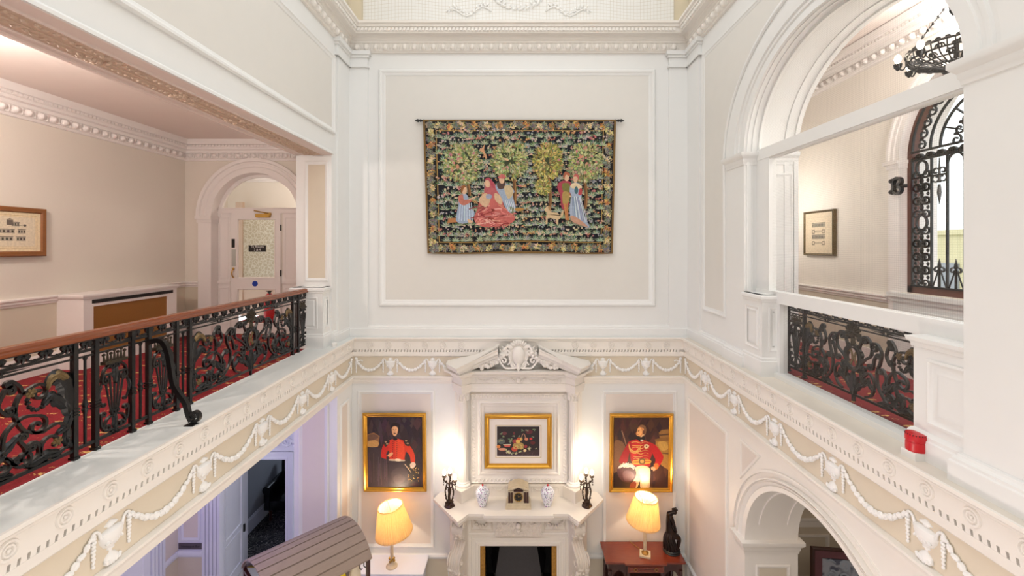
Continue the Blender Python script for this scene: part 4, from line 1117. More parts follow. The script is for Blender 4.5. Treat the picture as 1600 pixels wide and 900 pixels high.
    for r, n, t in ((.075, 11, .022), (.05, 9, .03), (.026, 7, .036)):
        for k in range(n):
            a = pi * (k / (n - 1)) * 1.3 - .15 * pi; ell(mb, mp, cx + r * cos(a), ZB0 + .56 + r * .95 * sin(a), .006, .024, .014, t * .6, a, 7, 4)
    ell(mb, mp, cx, ZB0 + .545, .012, .035, .03, .03); leaf(mb, mp, [(cx, ZB0 + .53), (cx, ZB0 + .47), (cx, ZB0 + .44)], .07, 3, .002, .02)
    obj('shell_crest', mb, p, label='bronzed shell crest')
    return p
def lyre_panel(mp, u0, wd, parent):
    cx = u0 + wd / 2; mb = MB('iron'); W = .010
    for k in range(-2, 3):
        tube(mb, [mp(cx + k * .040, ZB0 + .43, 0), mp(cx + k * .011, ZB0 + .12, 0)], [.0085, .006], 6)
    strap(mb, mp, [(cx - .095, ZB0 + .43), (cx + .095, ZB0 + .43)], .014, -W, W)
    for s in (1, -1):
        strap(mb, mp, scroll([(cx + s * .04, ZB0 + .50), (cx + s * .085, ZB0 + .46), (cx + s * .10, ZB0 + .40)], (.022, s, 1.2), (.028, -s, 1.1), 6), .013, -W, W)
        strap(mb, mp, scroll([(cx + s * .012, ZB0 + .13), (cx + s * .06, ZB0 + .11), (cx + s * .085, ZB0 + .07)], (.02, -s, 1.1), (.03, -s, 1.2), 6), .013, -W, W)
        strap(mb, mp, scroll([(cx + s * .02, ZB0 + .03), (cx + s * .07, ZB0 + .035), (cx + s * .105, ZB0 + .08), (cx + s * .11, ZB0 + .15)], (.022, s, 1.1), (.02, s, 1.2), 6), .013, -W, W)
        strap(mb, mp, scroll([(cx + s * .10, ZB0 + .38), (cx + s * .12, ZB0 + .30), (cx + s * .10, ZB0 + .22)], None, (.016, -s, 1.2), 6), .009, -.006, .006)
        leaf(mb, mp, [(cx + s * .105, ZB0 + .36), (cx + s * .125, ZB0 + .31), (cx + s * .11, ZB0 + .26)], .035, 3, 0, .012)
    leaf(mb, mp, [(cx, ZB0 + .12), (cx, ZB0 + .06), (cx, ZB0 + .0)], .06, 3, 0, .018); ell(mb, mp, cx, ZB0 + .125, 0, .018, .022, .018)
    leaf(mb, mp, [(cx, ZB0 + .47), (cx, ZB0 + .42), (cx, ZB0 + .35)], .07, 3, .004, .018)
    p = obj('lyre_panel', mb, parent)
    mb = MB('iron_bronze')
    strap(mb, mp, [(cx - .09, ZB0 + .515), (cx + .09, ZB0 + .515)], .022, -.02, .02)
    for k in range(-3, 4):
        hgt = .065 if k % 2 == 0 else .045; tube(mb, [mp(cx + k * .026, ZB0 + .525, 0), mp(cx + k * .028, ZB0 + .525 + hgt, 0)], [.010, .004], 6); ell(mb, mp, cx + k * .028, ZB0 + .53 + hgt, 0, .012, .012, .012, 0, 6, 4)
    obj('coronet', mb, p, label='bronzed coronet')
    return p
def post(mp, u, parent, top=-.63):
    mb = MB('iron'); box(mb, mp, u - .015, u + .015, LEDGE, top, -.015, .015)
    for z in (-1.12, -1.10, -1.08): box(mb, mp, u - .020, u + .020, z - .007, z + .007, -.020, .020)
    box(mb, mp, u - .021, u + .021, LEDGE, LEDGE + .02, -.021, .021); return obj('post', mb, parent)
def baluster(mp, u, parent):
    mb = MB('iron'); c = mp(u, 0, 0)
    lathe(mb, (c[0], c[1], 0), [(.009, ZB0), (.010, -1.14), (.013, -1.12), (.020, -1.105), (.013, -1.09), (.020, -1.07), (.013, -1.055), (.010, -1.03), (.008, ZB1 - .03), (.014, ZB1 - .01), (.014, ZB1)], 8)
    return obj('baluster', mb, parent)
def scroll_band(mp, u0, u1, z0, z1, parent, step=.131):
    mb = MB('iron'); n = round((u1 - u0) / step); st = (u1 - u0) / n; h = z1 - z0
    for i in range(n):
        c = u0 + st * (i + .5)
        for s in (1, -1):
            strap(mb, mp, scroll([(c + s * .012, z0 + h * .30), (c + s * .035, z0 + h * .75), (c + s * .012, z1 - .004)][::-1][:2] + [(c + s * .022, z0 + h * .3), (c + s * st * .48, z0 + .006)], (.012, s, 1.0), None, 5), .011, -.008, .008)
            ell(mb, mp, c + s * .020, z1 - .018, 0, .014, .013, .012, 0, 7, 4)
        ell(mb, mp, c, z0 + h * .45, 0, .010, .03, .012, 0, 7, 4); ell(mb, mp, c + st / 2, z0 + .008, 0, .012, .010, .010, 0, 6, 4)
    return obj('scroll_band', mb, parent)
def bar(mp, u0, u1, z, t, parent):
    mb = MB('iron'); box(mb, mp, u0, u1, z - t, z + t, -t, t); return obj('bar', mb, parent)
def ring_spike(mp, u, parent):
    mb = MB('iron'); z = (ZB1 + ZB2) / 2
    strap(mb, mp, [(u + .022 * cos(a), z + .020 * sin(a)) for a in [2 * pi * i / 16 for i in range(17)]], .010, -.007, .007)
    for s in (1, -1): tube(mb, [mp(u + s * .03, z, 0), mp(u + s * .09, z, 0), mp(u + s * .17, z, 0)], [.008, .005, .001], 6)
    return obj('ring_ornament', mb, parent)

# ---- left gallery
XL = -2.935; ML = lft(XL)
bal = thing('balustrade', (XL, 3.6, LEDGE), 'black wrought-iron balustrade with brown wooden handrail along the open red-carpeted gallery', 'balustrade')
for z, t in ((ZB0, .010), (ZB1, .006), (ZB2, .009)): bar(ML, .9, 6.226, z, t, bal)
mb = MB('rail_wood')
mould(mb, plan, [(XL, .9), (XL, 6.26)], [(-.035, -.634), (-.042, -.628), (-.044, -.612), (-.036, -.604), (-.040, -.592), (-.030, -.578), (0, -.573), (.030, -.578), (.040, -.592), (.036, -.604), (.044, -.612), (.042, -.628), (.035, -.634)]); obj('handrail', mb, bal)
mb = MB('iron'); box(mb, ML, .9, 6.24, -.642, -.634, -.02, .02); obj('rail_plate', mb, bal)
scroll_band(ML, .9, 6.22, ZB2 + .008, -.642, bal)
for u in (1.137, 2.960, 3.108, 3.401, 3.554, 3.844, 3.997, 5.820, 5.966, 6.226): post(ML, u, bal)
for u in (3.034, 3.478, 3.92, 5.893): baluster(ML, u, bal)
bp = big_panel(ML, 3.997, 1.823, bal)
c = dup(bp, (0, 1.137 - 3.997, 0), bal)
for ch in c.children:
    src = [k for k in bp.children if k.data == ch.data][0]
    for g in src.children:
        q = g.copy(); COL.objects.link(q); q.parent = ch
lp = lyre_panel(ML, 3.108, .293, bal)
dup(lp, (0, 3.554 - 3.108 - .0015, 0), bal); dup(lp, (0, 5.966 - 3.108 - .016, 0), bal)
for u in (4.394, 5.42, 1.6, 2.52): ring_spike(ML, u, bal)
# curved stay that props the railing on the ledge
mb = MB('iron'); DS = far(3.553)
P = cat([(-2.935, -.765), (-2.86, -.745), (-2.81, -.77), (-2.775, -.86), (-2.755, -.98), (-2.735, -1.09), (-2.69, -1.17), (-2.64, -1.24), (-2.615, -1.33), (-2.59, -1.385)], 5)
strap(mb, DS, P, .036, -.017, .017)
strap(mb, DS, volute((-2.59, -1.385), -.4, .048, 1, 1.15, 16), .022, -.017, .017)
box(mb, DS, -2.62, -2.55, LEDGE, LEDGE + .006, -.02, .05)
obj('stay', mb, bal, label='curved iron stay')

# ---- right gallery, behind the glass
XR = 3.05; MR = rgt(XR)
br = thing('balustrade', (XR, 4.0, LEDGE), 'black wrought-iron balustrade behind the glass screen of the arch', 'balustrade')
for z, t in ((ZB0, .010), (ZB1, .006), (ZB2, .009)): bar(MR, 2.9, 5.06, z, t, br)
mb = MB('rail_wood'); mould(mb, plan, [(XR, 2.85), (XR, 5.08)], [(-.035, -.634), (-.044, -.612), (-.040, -.592), (-.030, -.578), (0, -.573), (.030, -.578), (.040, -.592), (.044, -.612), (.035, -.634)]); obj('handrail', mb, br)
scroll_band(MR, 2.9, 5.06, ZB2 + .008, -.642, br)
for u in (3.085, 3.375, 4.776, 5.06): post(MR, u, br)
big_panel(MR, 3.375, 1.401, br); l2 = lyre_panel(MR, 4.776, .284, br); dup(l2, (0, 3.085 - 4.776, 0), br)
for u in (3.72, 4.43): ring_spike(MR, u, br)

# ================================================================== CHANDELIER
CX, CY = 3.88, 3.967
ch = thing('chandelier', (CX, CY, 1.55), 'black wrought-iron basket chandelier hanging on chains in the glazed arch', 'chandelier')
mb = MB('iron')
def ring(r, z, t): tube(mb, [(CX + r * cos(2 * pi * i / 40), CY + r * sin(2 * pi * i / 40), z) for i in range(40)], t, 6, closed=True)
ring(.345, 1.755, .011); ring(.332, 1.695, .008); ring(.26, 1.64, .007); ring(.17, 1.61, .007)
for k in range(40):
    a = 2 * pi * k / 40; P = [(.345, 1.755), (.32, 1.67), (.24, 1.63), (.14, 1.60), (.05, 1.57)]
    tube(mb, [(CX + r * cos(a), CY + r * sin(a), z) for r, z in cat(P, 4)], .006, 5)
for k in range(32):
    a = 2 * pi * k / 32
    def VP(u, v, w, a=a): return (CX + (.34 + w) * cos(a + u / .34), CY + (.34 + w) * sin(a + u / .34), v)
    strap(mb, VP, volute((0, 1.700), pi / 2, .028, 1 if k % 2 else -1, 1.2, 10), .010, -.005, .005)
    strap(mb, lambda u, v, w, a=a: (CX + (.315 + (v - 1.67) * .9 + w) * cos(a + u / .315), CY + (.315 + (v - 1.67) * .9 + w) * sin(a + u / .315), v), volute((0, 1.648), pi / 2, .024, -1 if k % 2 else 1, 1.2, 10), .010, -.005, .005)
    ell(mb, VP, .02, 1.77, 0, .022, .016, .010)
obj('basket', mb, ch)
mb = MB('iron'); lathe(mb, (CX, CY, 0), [(.0, 1.54), (.02, 1.55), (.03, 1.575), (.09, 1.585), (.10, 1.60), (.02, 1.61), (.02, 1.80), (.035, 1.82), (.0, 1.84)], 16); obj('boss', mb, ch)
mb = MB('iron')
for k in range(3):
    a = 2 * pi * k / 3 + .5
    tube(mb, [(CX + .33 * cos(a), CY + .33 * sin(a), 1.755), (CX + .05 * cos(a), CY + .05 * sin(a), 2.17)], .006, 6)
    for j in range(9):
        t = j / 8; ell(mb, plan, CX + (.33 - .28 * t) * cos(a), CY + (.33 - .28 * t) * sin(a), 1.755 + .415 * t, .012, .012, .016)
tube(mb, [(CX, CY, 2.15), (CX, CY, 2.45)], .008, 6)
for s in range(4):
    a = pi / 2 * s; leaf(mb, lambda u, v, w, a=a: (CX + u * cos(a), CY + u * sin(a), v), [(.01, 2.06), (.05, 2.12), (.03, 2.2)], .05, 3, 0, .015)
obj('chain', mb, ch)
for k in range(8):
    a = 2 * pi * k / 8 + .2; x, y = CX + .40 * cos(a), CY + .40 * sin(a)
    mb = MB('iron'); tube(mb, cat([(CX + .33 * cos(a), CY + .33 * sin(a), 1.69), (CX + .365 * cos(a), CY + .365 * sin(a), 1.64), (x, y, 1.67)], 4), .007, 6)
    lathe(mb, (x, y, 0), [(.006, 1.64), (.03, 1.67), (.035, 1.70), (.012, 1.705)], 12); arm = obj('arm', mb, ch)
    mb = MB('bulb_glow'); lathe(mb, (x, y, 0), [(.0, 1.705), (.014, 1.71), (.028, 1.745), (.022, 1.775), (.0, 1.795)], 12); obj('bulb', mb, arm, label='lit bulb')
mb = MB('bulb_glow'); lathe(mb, (CX, CY, 0), [(.0, 1.84), (.03, 1.86), (.045, 1.91), (.03, 1.96), (.0, 1.98)], 14); obj('bulb', mb, ch, label='lit middle bulb')
# ================================================================== PICTURES
class Pic:
    """flat painted image built from small coloured shapes on its own cloth, in its own drawing units"""
    def __init__(self, mp, fx, fz, mat, w0=0.0, dw=3e-6):
        self.mb = MB(mat); self.mp, self.fx, self.fz, self.w, self.dw = mp, fx, fz, w0, dw
    def poly(self, pts, c):
        self.w += self.dw; self.mb.col = rgb(*c)
        self.mb.add([self.mp(self.fx(x), self.fz(y), self.w) for x, y in pts], [tuple(range(len(pts)))]); self.mb.col = None
    def smooth(self, pts, c, sub=4):
        n = len(pts); P = []
        for i in range(n):
            a, b, d, e = pts[i - 1], pts[i], pts[(i + 1) % n], pts[(i + 2) % n]
            for k in range(sub):
                t = k / sub
                P.append(tuple(.5 * (2 * q + (r - o) * t + (2 * o - 5 * q + 4 * r - s) * t * t + (-o + 3 * q - 3 * r + s) * t ** 3) for o, q, r, s in zip(a, b, d, e)))
        self.poly(P, c)
    def oval(self, x, y, rx, ry, c, rot=0, n=14):
        self.poly([(x + rx * cos(a) * cos(rot) - ry * sin(a) * sin(rot), y + rx * cos(a) * sin(rot) + ry * sin(a) * cos(rot)) for a in [2 * pi * i / n for i in range(n)]], c)
    def line(self, pts, t, c, sub=4):
        P = cat(pts, sub) if len(pts) > 2 else pts
        o = offs(P, False); k = len(P)
        self.poly([(p[0] + q[0] * t / 2, p[1] + q[1] * t / 2) for p, q in zip(P, o)] + [(p[0] - q[0] * t / 2, p[1] - q[1] * t / 2) for p, q in list(zip(P, o))[::-1]], c)
    def blade(self, x, y, a, l, w, c):
        self.poly([(x, y), (x + l * .45 * cos(a) - w * sin(a), y + l * .45 * sin(a) + w * cos(a)), (x + l * cos(a), y + l * sin(a)), (x + l * .45 * cos(a) + w * sin(a), y + l * .45 * sin(a) - w * cos(a))], c)
def jit(c, k=14): return tuple(max(0, min(255, v + random.randint(-k, k))) for v in c)

# ---------------------------------------------------------------- tapestry
TD = 7.0
def tz(y): return (385 - y) * TD / 700
def tx(x): return (x - 810) * TD / 700
def TM(u, v, w): return (u, TD - w, v)
tap = thing('tapestry', (0, TD, tz(396)), 'large woven millefleurs tapestry of courtly figures and trees hung in the upper wall panel', 'tapestry')
def warp(x, y):
    """the cloth narrows slightly downwards and its lower edge sags a little"""
    t = (y - 187) / 208.0; xl = 661 + 7 * t; xr = 962.5 - 5 * t; f = (x - 661) / 301.5
    return xl + (xr - xl) * f, y + 1.2 * t * sin(f * 9) 
def WM(u, v, w):
    x, y = warp(u, v); return (tx(x), TD - w, tz(y))
pc = Pic(WM, lambda x: x, lambda y: y, 'tapestry_weave', .006)
# cloth body with thickness
box(pc.mb, WM, 661, 962.5, 187, 396, -.012, .0055)
for i in range(len(pc.mb.c)): pc.mb.c[i] = rgb(120, 92, 50)
def grid(x0, x1, y0, y1, c, nx=12):
    for i in range(nx):
        a, b = x0 + (x1 - x0) * i / nx, x0 + (x1 - x0) * (i + 1) / nx
        pc.mb.col = rgb(*c); pc.w += 0 ; pc.mb.add([WM(a, y0, pc.w), WM(b, y0, pc.w), WM(b, y1, pc.w), WM(a, y1, pc.w)], [(0, 1, 2, 3)]); pc.mb.col = None
    pc.w += pc.dw
grid(661, 962.5, 187, 396, (122, 94, 52)); pc.w += .0003
grid(664, 959.5, 189.5, 393.5, (30, 27, 28)); pc.w += .0003
R = random.Random(11)
def tleaf(x, y, r, cols, n=5):
    a0 = R.uniform(0, 6.28)
    for k in range(n):
        a = a0 + 2 * pi * k / n + R.uniform(-.2, .2); c = jit(R.choice(cols)); pc.blade(x - .2 * r * cos(a), y - .2 * r * sin(a), a, r * 1.15, r * .36, c)
        if R.random() < .6: pc.blade(x, y, a, r * .7, r * .12, jit((64, 62, 58)))
GREY = [(116, 116, 104), (132, 132, 120), (98, 104, 100), (150, 146, 120)]
CREAM = [(206, 190, 138), (196, 178, 116), (214, 200, 160)]
ORNG = [(196, 146, 84), (176, 116, 70), (206, 168, 104)]
def border(x0, x1, y0, y1, horiz):
    n = 28 if horiz else 18; 
    for i in range(n + 1):
        t = i / n; x, y = (x0 + (x1 - x0) * t, (y0 + y1) / 2) if horiz else ((x0 + x1) / 2, y0 + (y1 - y0) * t)
        cols = (GREY, CREAM, GREY, ORNG)[i % 4]
        for q in range(4): tleaf(x + R.uniform(-4, 4), y + R.uniform(-4, 4), 5.6, cols if q < 3 else GREY)
        tleaf(x, y, 5.4, cols, 6)
    for i in range(n * 3):
        x, y = R.uniform(x0, x1) , R.uniform(y0, y1)
        tleaf(x, y, 2.4, [(120, 110, 70), (150, 130, 90), (90, 100, 90)], 3)
border(672, 952, 191.5, 202, True); border(672, 952, 381.5, 391.5, True); border(666, 678, 196, 388, False); border(945.5, 957, 196, 388, False)
pc.w += .0002
grid(680.5, 943.5, 204, 378.5, (170, 138, 78)); pc.w += .0003
grid(682, 942, 205.5, 377, (22, 22, 32)); pc.w += .0003
GRN = [(94, 110, 96), (112, 124, 100), (80, 98, 86), (132, 138, 114), (88, 102, 74)]
FLW = [(168, 104, 96), (186, 146, 128), (192, 178, 152), (172, 164, 160), (160, 86, 88), (172, 126, 80), (136, 146, 154)]
def plant(x, y, s):
    for k in range(7):
        a = -pi / 2 + (k - 3) * .42 + R.uniform(-.15, .15); pc.blade(x, y, a, s * R.uniform(.7, 1.05), s * .16, jit(R.choice(GRN)))
    for k in range(5): pc.blade(x, y, -pi / 2 + (k - 2) * .7, s * .7, s * .07, jit((176, 184, 156)))
    fc = R.choice(FLW)
    for k in range(R.choice((4, 5, 7))):
        fx, fy = x + R.uniform(-.62, .62) * s, y - s * R.uniform(.75, 1.25)
        r = s * R.uniform(.11, .19); pc.oval(fx, fy, r, r * .9, jit(fc), 0, 7); pc.oval(fx, fy, r * .4, r * .4, jit((220, 190, 150)), 0, 5)
y = 216
row = 0
while y < 380:
    x = 686 + (row % 2) * 7
    while x < 941:
        plant(x + R.uniform(-2.5, 2.5), min(376, y + R.uniform(-3, 3)), R.uniform(9.5, 12)); x += 13
    y += 12.5; row += 1
for k in range(500):
    x, y = R.uniform(683, 941), R.uniform(207, 375); pc.blade(x, y, R.uniform(-2.6, -.5), R.uniform(3, 6), .8, jit(R.choice(GRN)))
# trees
def ttree(x, y, rx, ry, trunk, cols, fr):
    pc.line(trunk, 5, (110, 76, 48)); pc.line([(a + 1.2, b) for a, b in trunk], 1.6, (160, 116, 70)); pc.line([(trunk[-1][0], trunk[-1][1]), (x - rx * .4, y + ry * .1)], 2.6, (110, 76, 48)); pc.line([(trunk[-1][0], trunk[-1][1]), (x + rx * .4, y + ry * .1)], 2.6, (110, 76, 48))
    pc.smooth([(x + rx * .8 * cos(a) * (1 + .1 * sin(5 * a)), y + ry * .8 * sin(a)) for a in [2 * pi * i / 12 for i in range(12)]], (58, 64, 42), 3)
    for k in range(300):
        a, q = R.uniform(0, 6.28), sqrt(R.random()); px, py = x + rx * q * cos(a), y + ry * q * sin(a)
        for j in range(3): pc.blade(px, py, a + R.uniform(-1, 1), R.uniform(4.5, 7), 1.3, jit(R.choice(cols), 18))
    for k in range(fr):
        a, q = R.uniform(0, 6.28), sqrt(R.random()) * .85; px, py = x + rx * q * cos(a), y + ry * q * sin(a)
        pc.oval(px, py, 2.3, 1.8, jit((188, 130, 120)), R.uniform(0, 3), 7)
OL = [(150, 152, 98), (120, 126, 80), (176, 172, 120), (98, 108, 72), (196, 190, 144)]
GO = [(150, 140, 76), (122, 116, 62), (180, 164, 92), (104, 104, 60), (200, 184, 116)]
ttree(722, 256, 28, 29, [(732, 306), (731, 294), (728, 283)], OL, 18)
ttree(796, 252, 26, 27, [(803.5, 320), (804, 300), (802, 276)], OL, 3)
ttree(856, 253, 21, 26, [(859, 330), (860, 306), (857, 280)], GO, 2); ttree(849, 293, 8, 9, [(858, 300), (854, 297), (851, 294)], GO, 0)
ttree(915, 254, 24, 28, [(915.5, 326), (917, 306), (914, 282)], OL, 16)
def S(pts, c): pc.smooth(pts, c)
LL_ = lambda p: [(650 + a / 4.088, 180 + b / 4.09) for a, b in p]
RR_ = lambda p: [(810 + a / 4.088, 180 + b / 4.09) for a, b in p]
SK = (214, 176, 144)
# kneeling attendant
S(LL_([(185, 690), (200, 660), (250, 655), (300, 670), (260, 680), (200, 685)]), (176, 120, 76))
S(LL_([(262, 520), (300, 500), (325, 520), (335, 580), (365, 620), (350, 660), (300, 690), (245, 675), (250, 620), (262, 570)]), (152, 166, 188))
for i in range(6): pc.line(LL_([(275 + i * 14, 560), (268 + i * 16, 620), (262 + i * 18, 675)]), 1.0, jit((206, 214, 226), 8))
S(LL_([(262, 520), (290, 505), (300, 540), (345, 535), (345, 552), (300, 575), (268, 560)]), (182, 112, 96)); pc.line(LL_([(330, 540), (380, 520)]), 2.2, SK)
S(LL_([(284, 462), (300, 450), (316, 462), (318, 490), (300, 506), (286, 494)]), SK); S(LL_([(280, 470), (295, 448), (316, 458), (300, 466), (290, 490), (282, 498)]), (140, 88, 50)); S(LL_([(320, 660), (355, 680), (325, 685)]), SK)
# seated lady in rose
S(LL_([(400, 540), (440, 490), (500, 495), (545, 540), (560, 590), (610, 630), (628, 670), (590, 700), (500, 715), (420, 712), (375, 690), (362, 650), (385, 600)]), (186, 98, 92))
for i in range(44):
    a, b = R.uniform(385, 590), R.uniform(580, 700); pc.line(LL_([(a, b), (a + R.uniform(-40, 40), b + R.uniform(-10, 20)), (a + R.uniform(-70, 60), b + R.uniform(0, 35))]), R.uniform(.8, 1.8), jit(R.choice([(222, 160, 146), (142, 62, 62), (208, 132, 120)]), 8))
S(LL_([(430, 480), (452, 410), (490, 430), (530, 500), (545, 545), (500, 530), (460, 540), (440, 520)]), (176, 92, 96)); S(LL_([(400, 530), (440, 500), (470, 540), (440, 590), (400, 560)]), (206, 172, 140)); S(LL_([(500, 500), (545, 530), (540, 575), (500, 545)]), (206, 172, 140))
S(LL_([(436, 428), (452, 416), (466, 430), (466, 458), (450, 464), (438, 452)]), SK); S(LL_([(430, 420), (455, 402), (480, 418), (500, 470), (480, 460), (466, 424), (448, 416)]), (170, 72, 86)); pc.oval(*LL_([(460, 522)])[0], 5, 4, (150, 156, 176))
# companion behind her
S(LL_([(505, 450), (540, 440), (590, 450), (625, 490), (615, 520), (635, 610), (600, 630), (565, 590), (540, 530), (510, 480)]), (150, 164, 184))
S(LL_([(515, 440), (565, 438), (560, 470), (525, 475)]), (86, 66, 62)); S(LL_([(560, 460), (600, 455), (620, 500), (590, 540), (570, 510)]), (196, 176, 140)); S(LL_([(590, 590), (625, 600), (620, 628), (598, 624)]), (110, 124, 86)); S(LL_([(620, 605), (660, 596), (690, 605), (650, 618)]), (176, 130, 70))
for i in range(5): pc.line(LL_([(565 + i * 12, 545), (580 + i * 11, 590), (590 + i * 9, 620)]), .9, jit((208, 214, 222), 8))
S(LL_([(528, 405), (545, 396), (560, 408), (560, 432), (545, 442), (530, 430)]), SK); S(LL_([(520, 402), (545, 380), (570, 396), (562, 410), (530, 408)]), (190, 104, 100))
# bird and small birds
S(LL_([(400, 228), (420, 215), (440, 190), (434, 225), (452, 275), (440, 278), (425, 244)]), (206, 156, 116)); pc.oval(*LL_([(575, 288)])[0], 4, 1.6, (216, 180, 140), .4); pc.oval(*LL_([(262, 332)])[0], 2.6, 3.4, (196, 140, 110)); pc.oval(*RR_([(398, 272)])[0], 5, 1.8, (206, 140, 110), -.4)
# walking couple
S(RR_([(255, 440), (290, 420), (335, 430), (345, 480), (330, 520), (318, 600), (280, 596), (268, 520), (250, 470)]), (164, 66, 80)); S(RR_([(282, 440), (325, 440), (332, 480), (315, 500), (288, 490)]), (120, 116, 62)); S(RR_([(285, 495), (330, 500), (322, 560), (288, 570)]), (166, 140, 82))
pc.line(RR_([(296, 565), (306, 620), (312, 670)]), 3.6, (190, 130, 80)); pc.line(RR_([(312, 565), (316, 640), (322, 672)]), 3.2, (176, 116, 70)); S(RR_([(293, 385), (308, 374), (324, 386), (322, 414), (308, 424), (295, 412)]), SK); S(RR_([(287, 392), (300, 364), (328, 376), (326, 392), (305, 384), (294, 410)]), (170, 96, 70))
S(RR_([(335, 450), (365, 430), (400, 450), (408, 500), (405, 560), (425, 640), (460, 705), (440, 715), (390, 690), (345, 670), (330, 600), (342, 520), (330, 490)]), (160, 172, 192))
for i in range(9): pc.line(RR_([(348 + i * 6, 520), (352 + i * 9, 600), (358 + i * 11, 680)]), 1.0, jit(R.choice([(206, 212, 222), (122, 134, 156)]), 8))
S(RR_([(340, 640), (390, 660), (455, 712), (420, 705), (350, 680)]), (190, 146, 122)); S(RR_([(335, 450), (365, 432), (408, 455), (400, 470), (345, 468)]), (216, 196, 160)); S(RR_([(395, 468), (410, 475), (405, 510), (385, 505)]), (176, 70, 76)); pc.oval(*RR_([(372, 480)])[0], 3, 6, (70, 104, 110))
S(RR_([(352, 398), (366, 388), (380, 400), (378, 424), (364, 432), (353, 420)]), SK); S(RR_([(352, 394), (368, 376), (388, 392), (384, 418), (376, 396)]), (186, 96, 90)); pc.oval(*RR_([(335, 520)])[0], 1.6, 1.4, SK)
# little dog
S(RR_([(165, 610), (185, 585), (205, 590), (208, 620), (250, 625), (275, 650), (270, 640), (290, 605), (288, 640), (270, 660), (258, 670), (256, 698), (245, 696), (240, 668), (200, 660), (188, 664), (186, 698), (175, 694), (178, 650), (180, 625)]), (204, 178, 140)); S(RR_([(190, 585), (205, 590), (204, 612), (194, 606)]), (166, 130, 90))
obj('cloth', pc.mb, tap, smooth=0)
mb = MB('black_dark'); zr = tz(188.5)
tube(mb, [(tx(660), TD + .01, zr), (tx(963.5), TD + .01, zr)], .012, 8)
rod = obj('hanging_rod', mb, tap)
for s, x in ((-1, 660), (1, 963.5)):
    mb = MB('black_dark'); F = far(TD - .01)
    prism(mb, F, [(tx(x), zr - .012), (tx(x + s * 4), zr - .02), (tx(x + s * 5), zr - .006), (tx(x + s * 6.5), zr - .026), (tx(x + s * 12), zr), (tx(x + s * 6.5), zr + .026), (tx(x + s * 5), zr + .006), (tx(x + s * 4), zr + .02), (tx(x), zr + .012)], -.02, .0)
    obj('finial', mb, rod)
    mb = MB('black_dark'); box(mb, far(7.05), tx(x - s * 2) - .01, tx(x - s * 2) + .01, zr - .02, zr + .02, 0, .05); obj('bracket', mb, rod)

# ---------------------------------------------------------------- framed pictures
def frame_obj(mp, loop, prof, mat, parent, name='frame'):
    mb = MB(mat); mould(mb, mp, loop, prof, True); return obj(name, mb, parent)
GILT = [(0, 0), (0, .03), (.008, .042), (.02, .046), (.032, .036), (.040, .026), (.052, .030), (.060, .020), (.066, .010), (.066, 0)]
def portrait(x0, x1, y0, y1, label, paint):
    d = 6.97; k = 700 / d
    U = lambda x: (x - 810) / k; Z = lambda y: (385 - y) / k
    t = thing('portrait_painting', (U((x0 + x1) / 2), d, Z(y1)), label, 'painting', None)
    top = Z(y0)
    def mp(u, v, w): return (u, d - w - .05 * (v - Z(y1)) / (top - Z(y1)), v)       # leans out at the top
    frame_obj(mp, rect(U(x0), U(x1), Z(y1), Z(y0)), GILT, 'gold_leaf', t)
    mb = MB('mahogany_dark'); box(mb, mp, U(x0) + .02, U(x1) - .02, Z(y1) + .02, Z(y0) - .02, -.02, .004); obj('backing', mb, t)
    i0, i1, j0, j1 = U(x0) + .06, U(x1) - .06, Z(y0) - .06, Z(y1) + .06
    pc = Pic(mp, lambda x: i0 + (i1 - i0) * x, lambda y: j0 + (j1 - j0) * y, 'oil_paint', .008, 1.2e-5)
    paint(pc); obj('canvas', pc.mb, t, smooth=0); return t
def p_common(pc, bg, sub, R):
    pc.poly([(0, 0), (1, 0), (1, 1), (0, 1)], bg); pc.w += .0006
    for k in range(90):
        x, y = R.random(), R.random(); c = jit(R.choice(sub), 6); w, h = R.uniform(.03, .10), R.uniform(.05, .2)
        x0, x1, y0, y1 = max(0, x - w), min(1, x + w), max(0, y - h), min(1, y + h)
        pc.poly([(x0, (y0 + y1) / 2), ((x0 + x1) / 2, y0), (x1, (y0 + y1) / 2), ((x0 + x1) / 2, y1)], c)
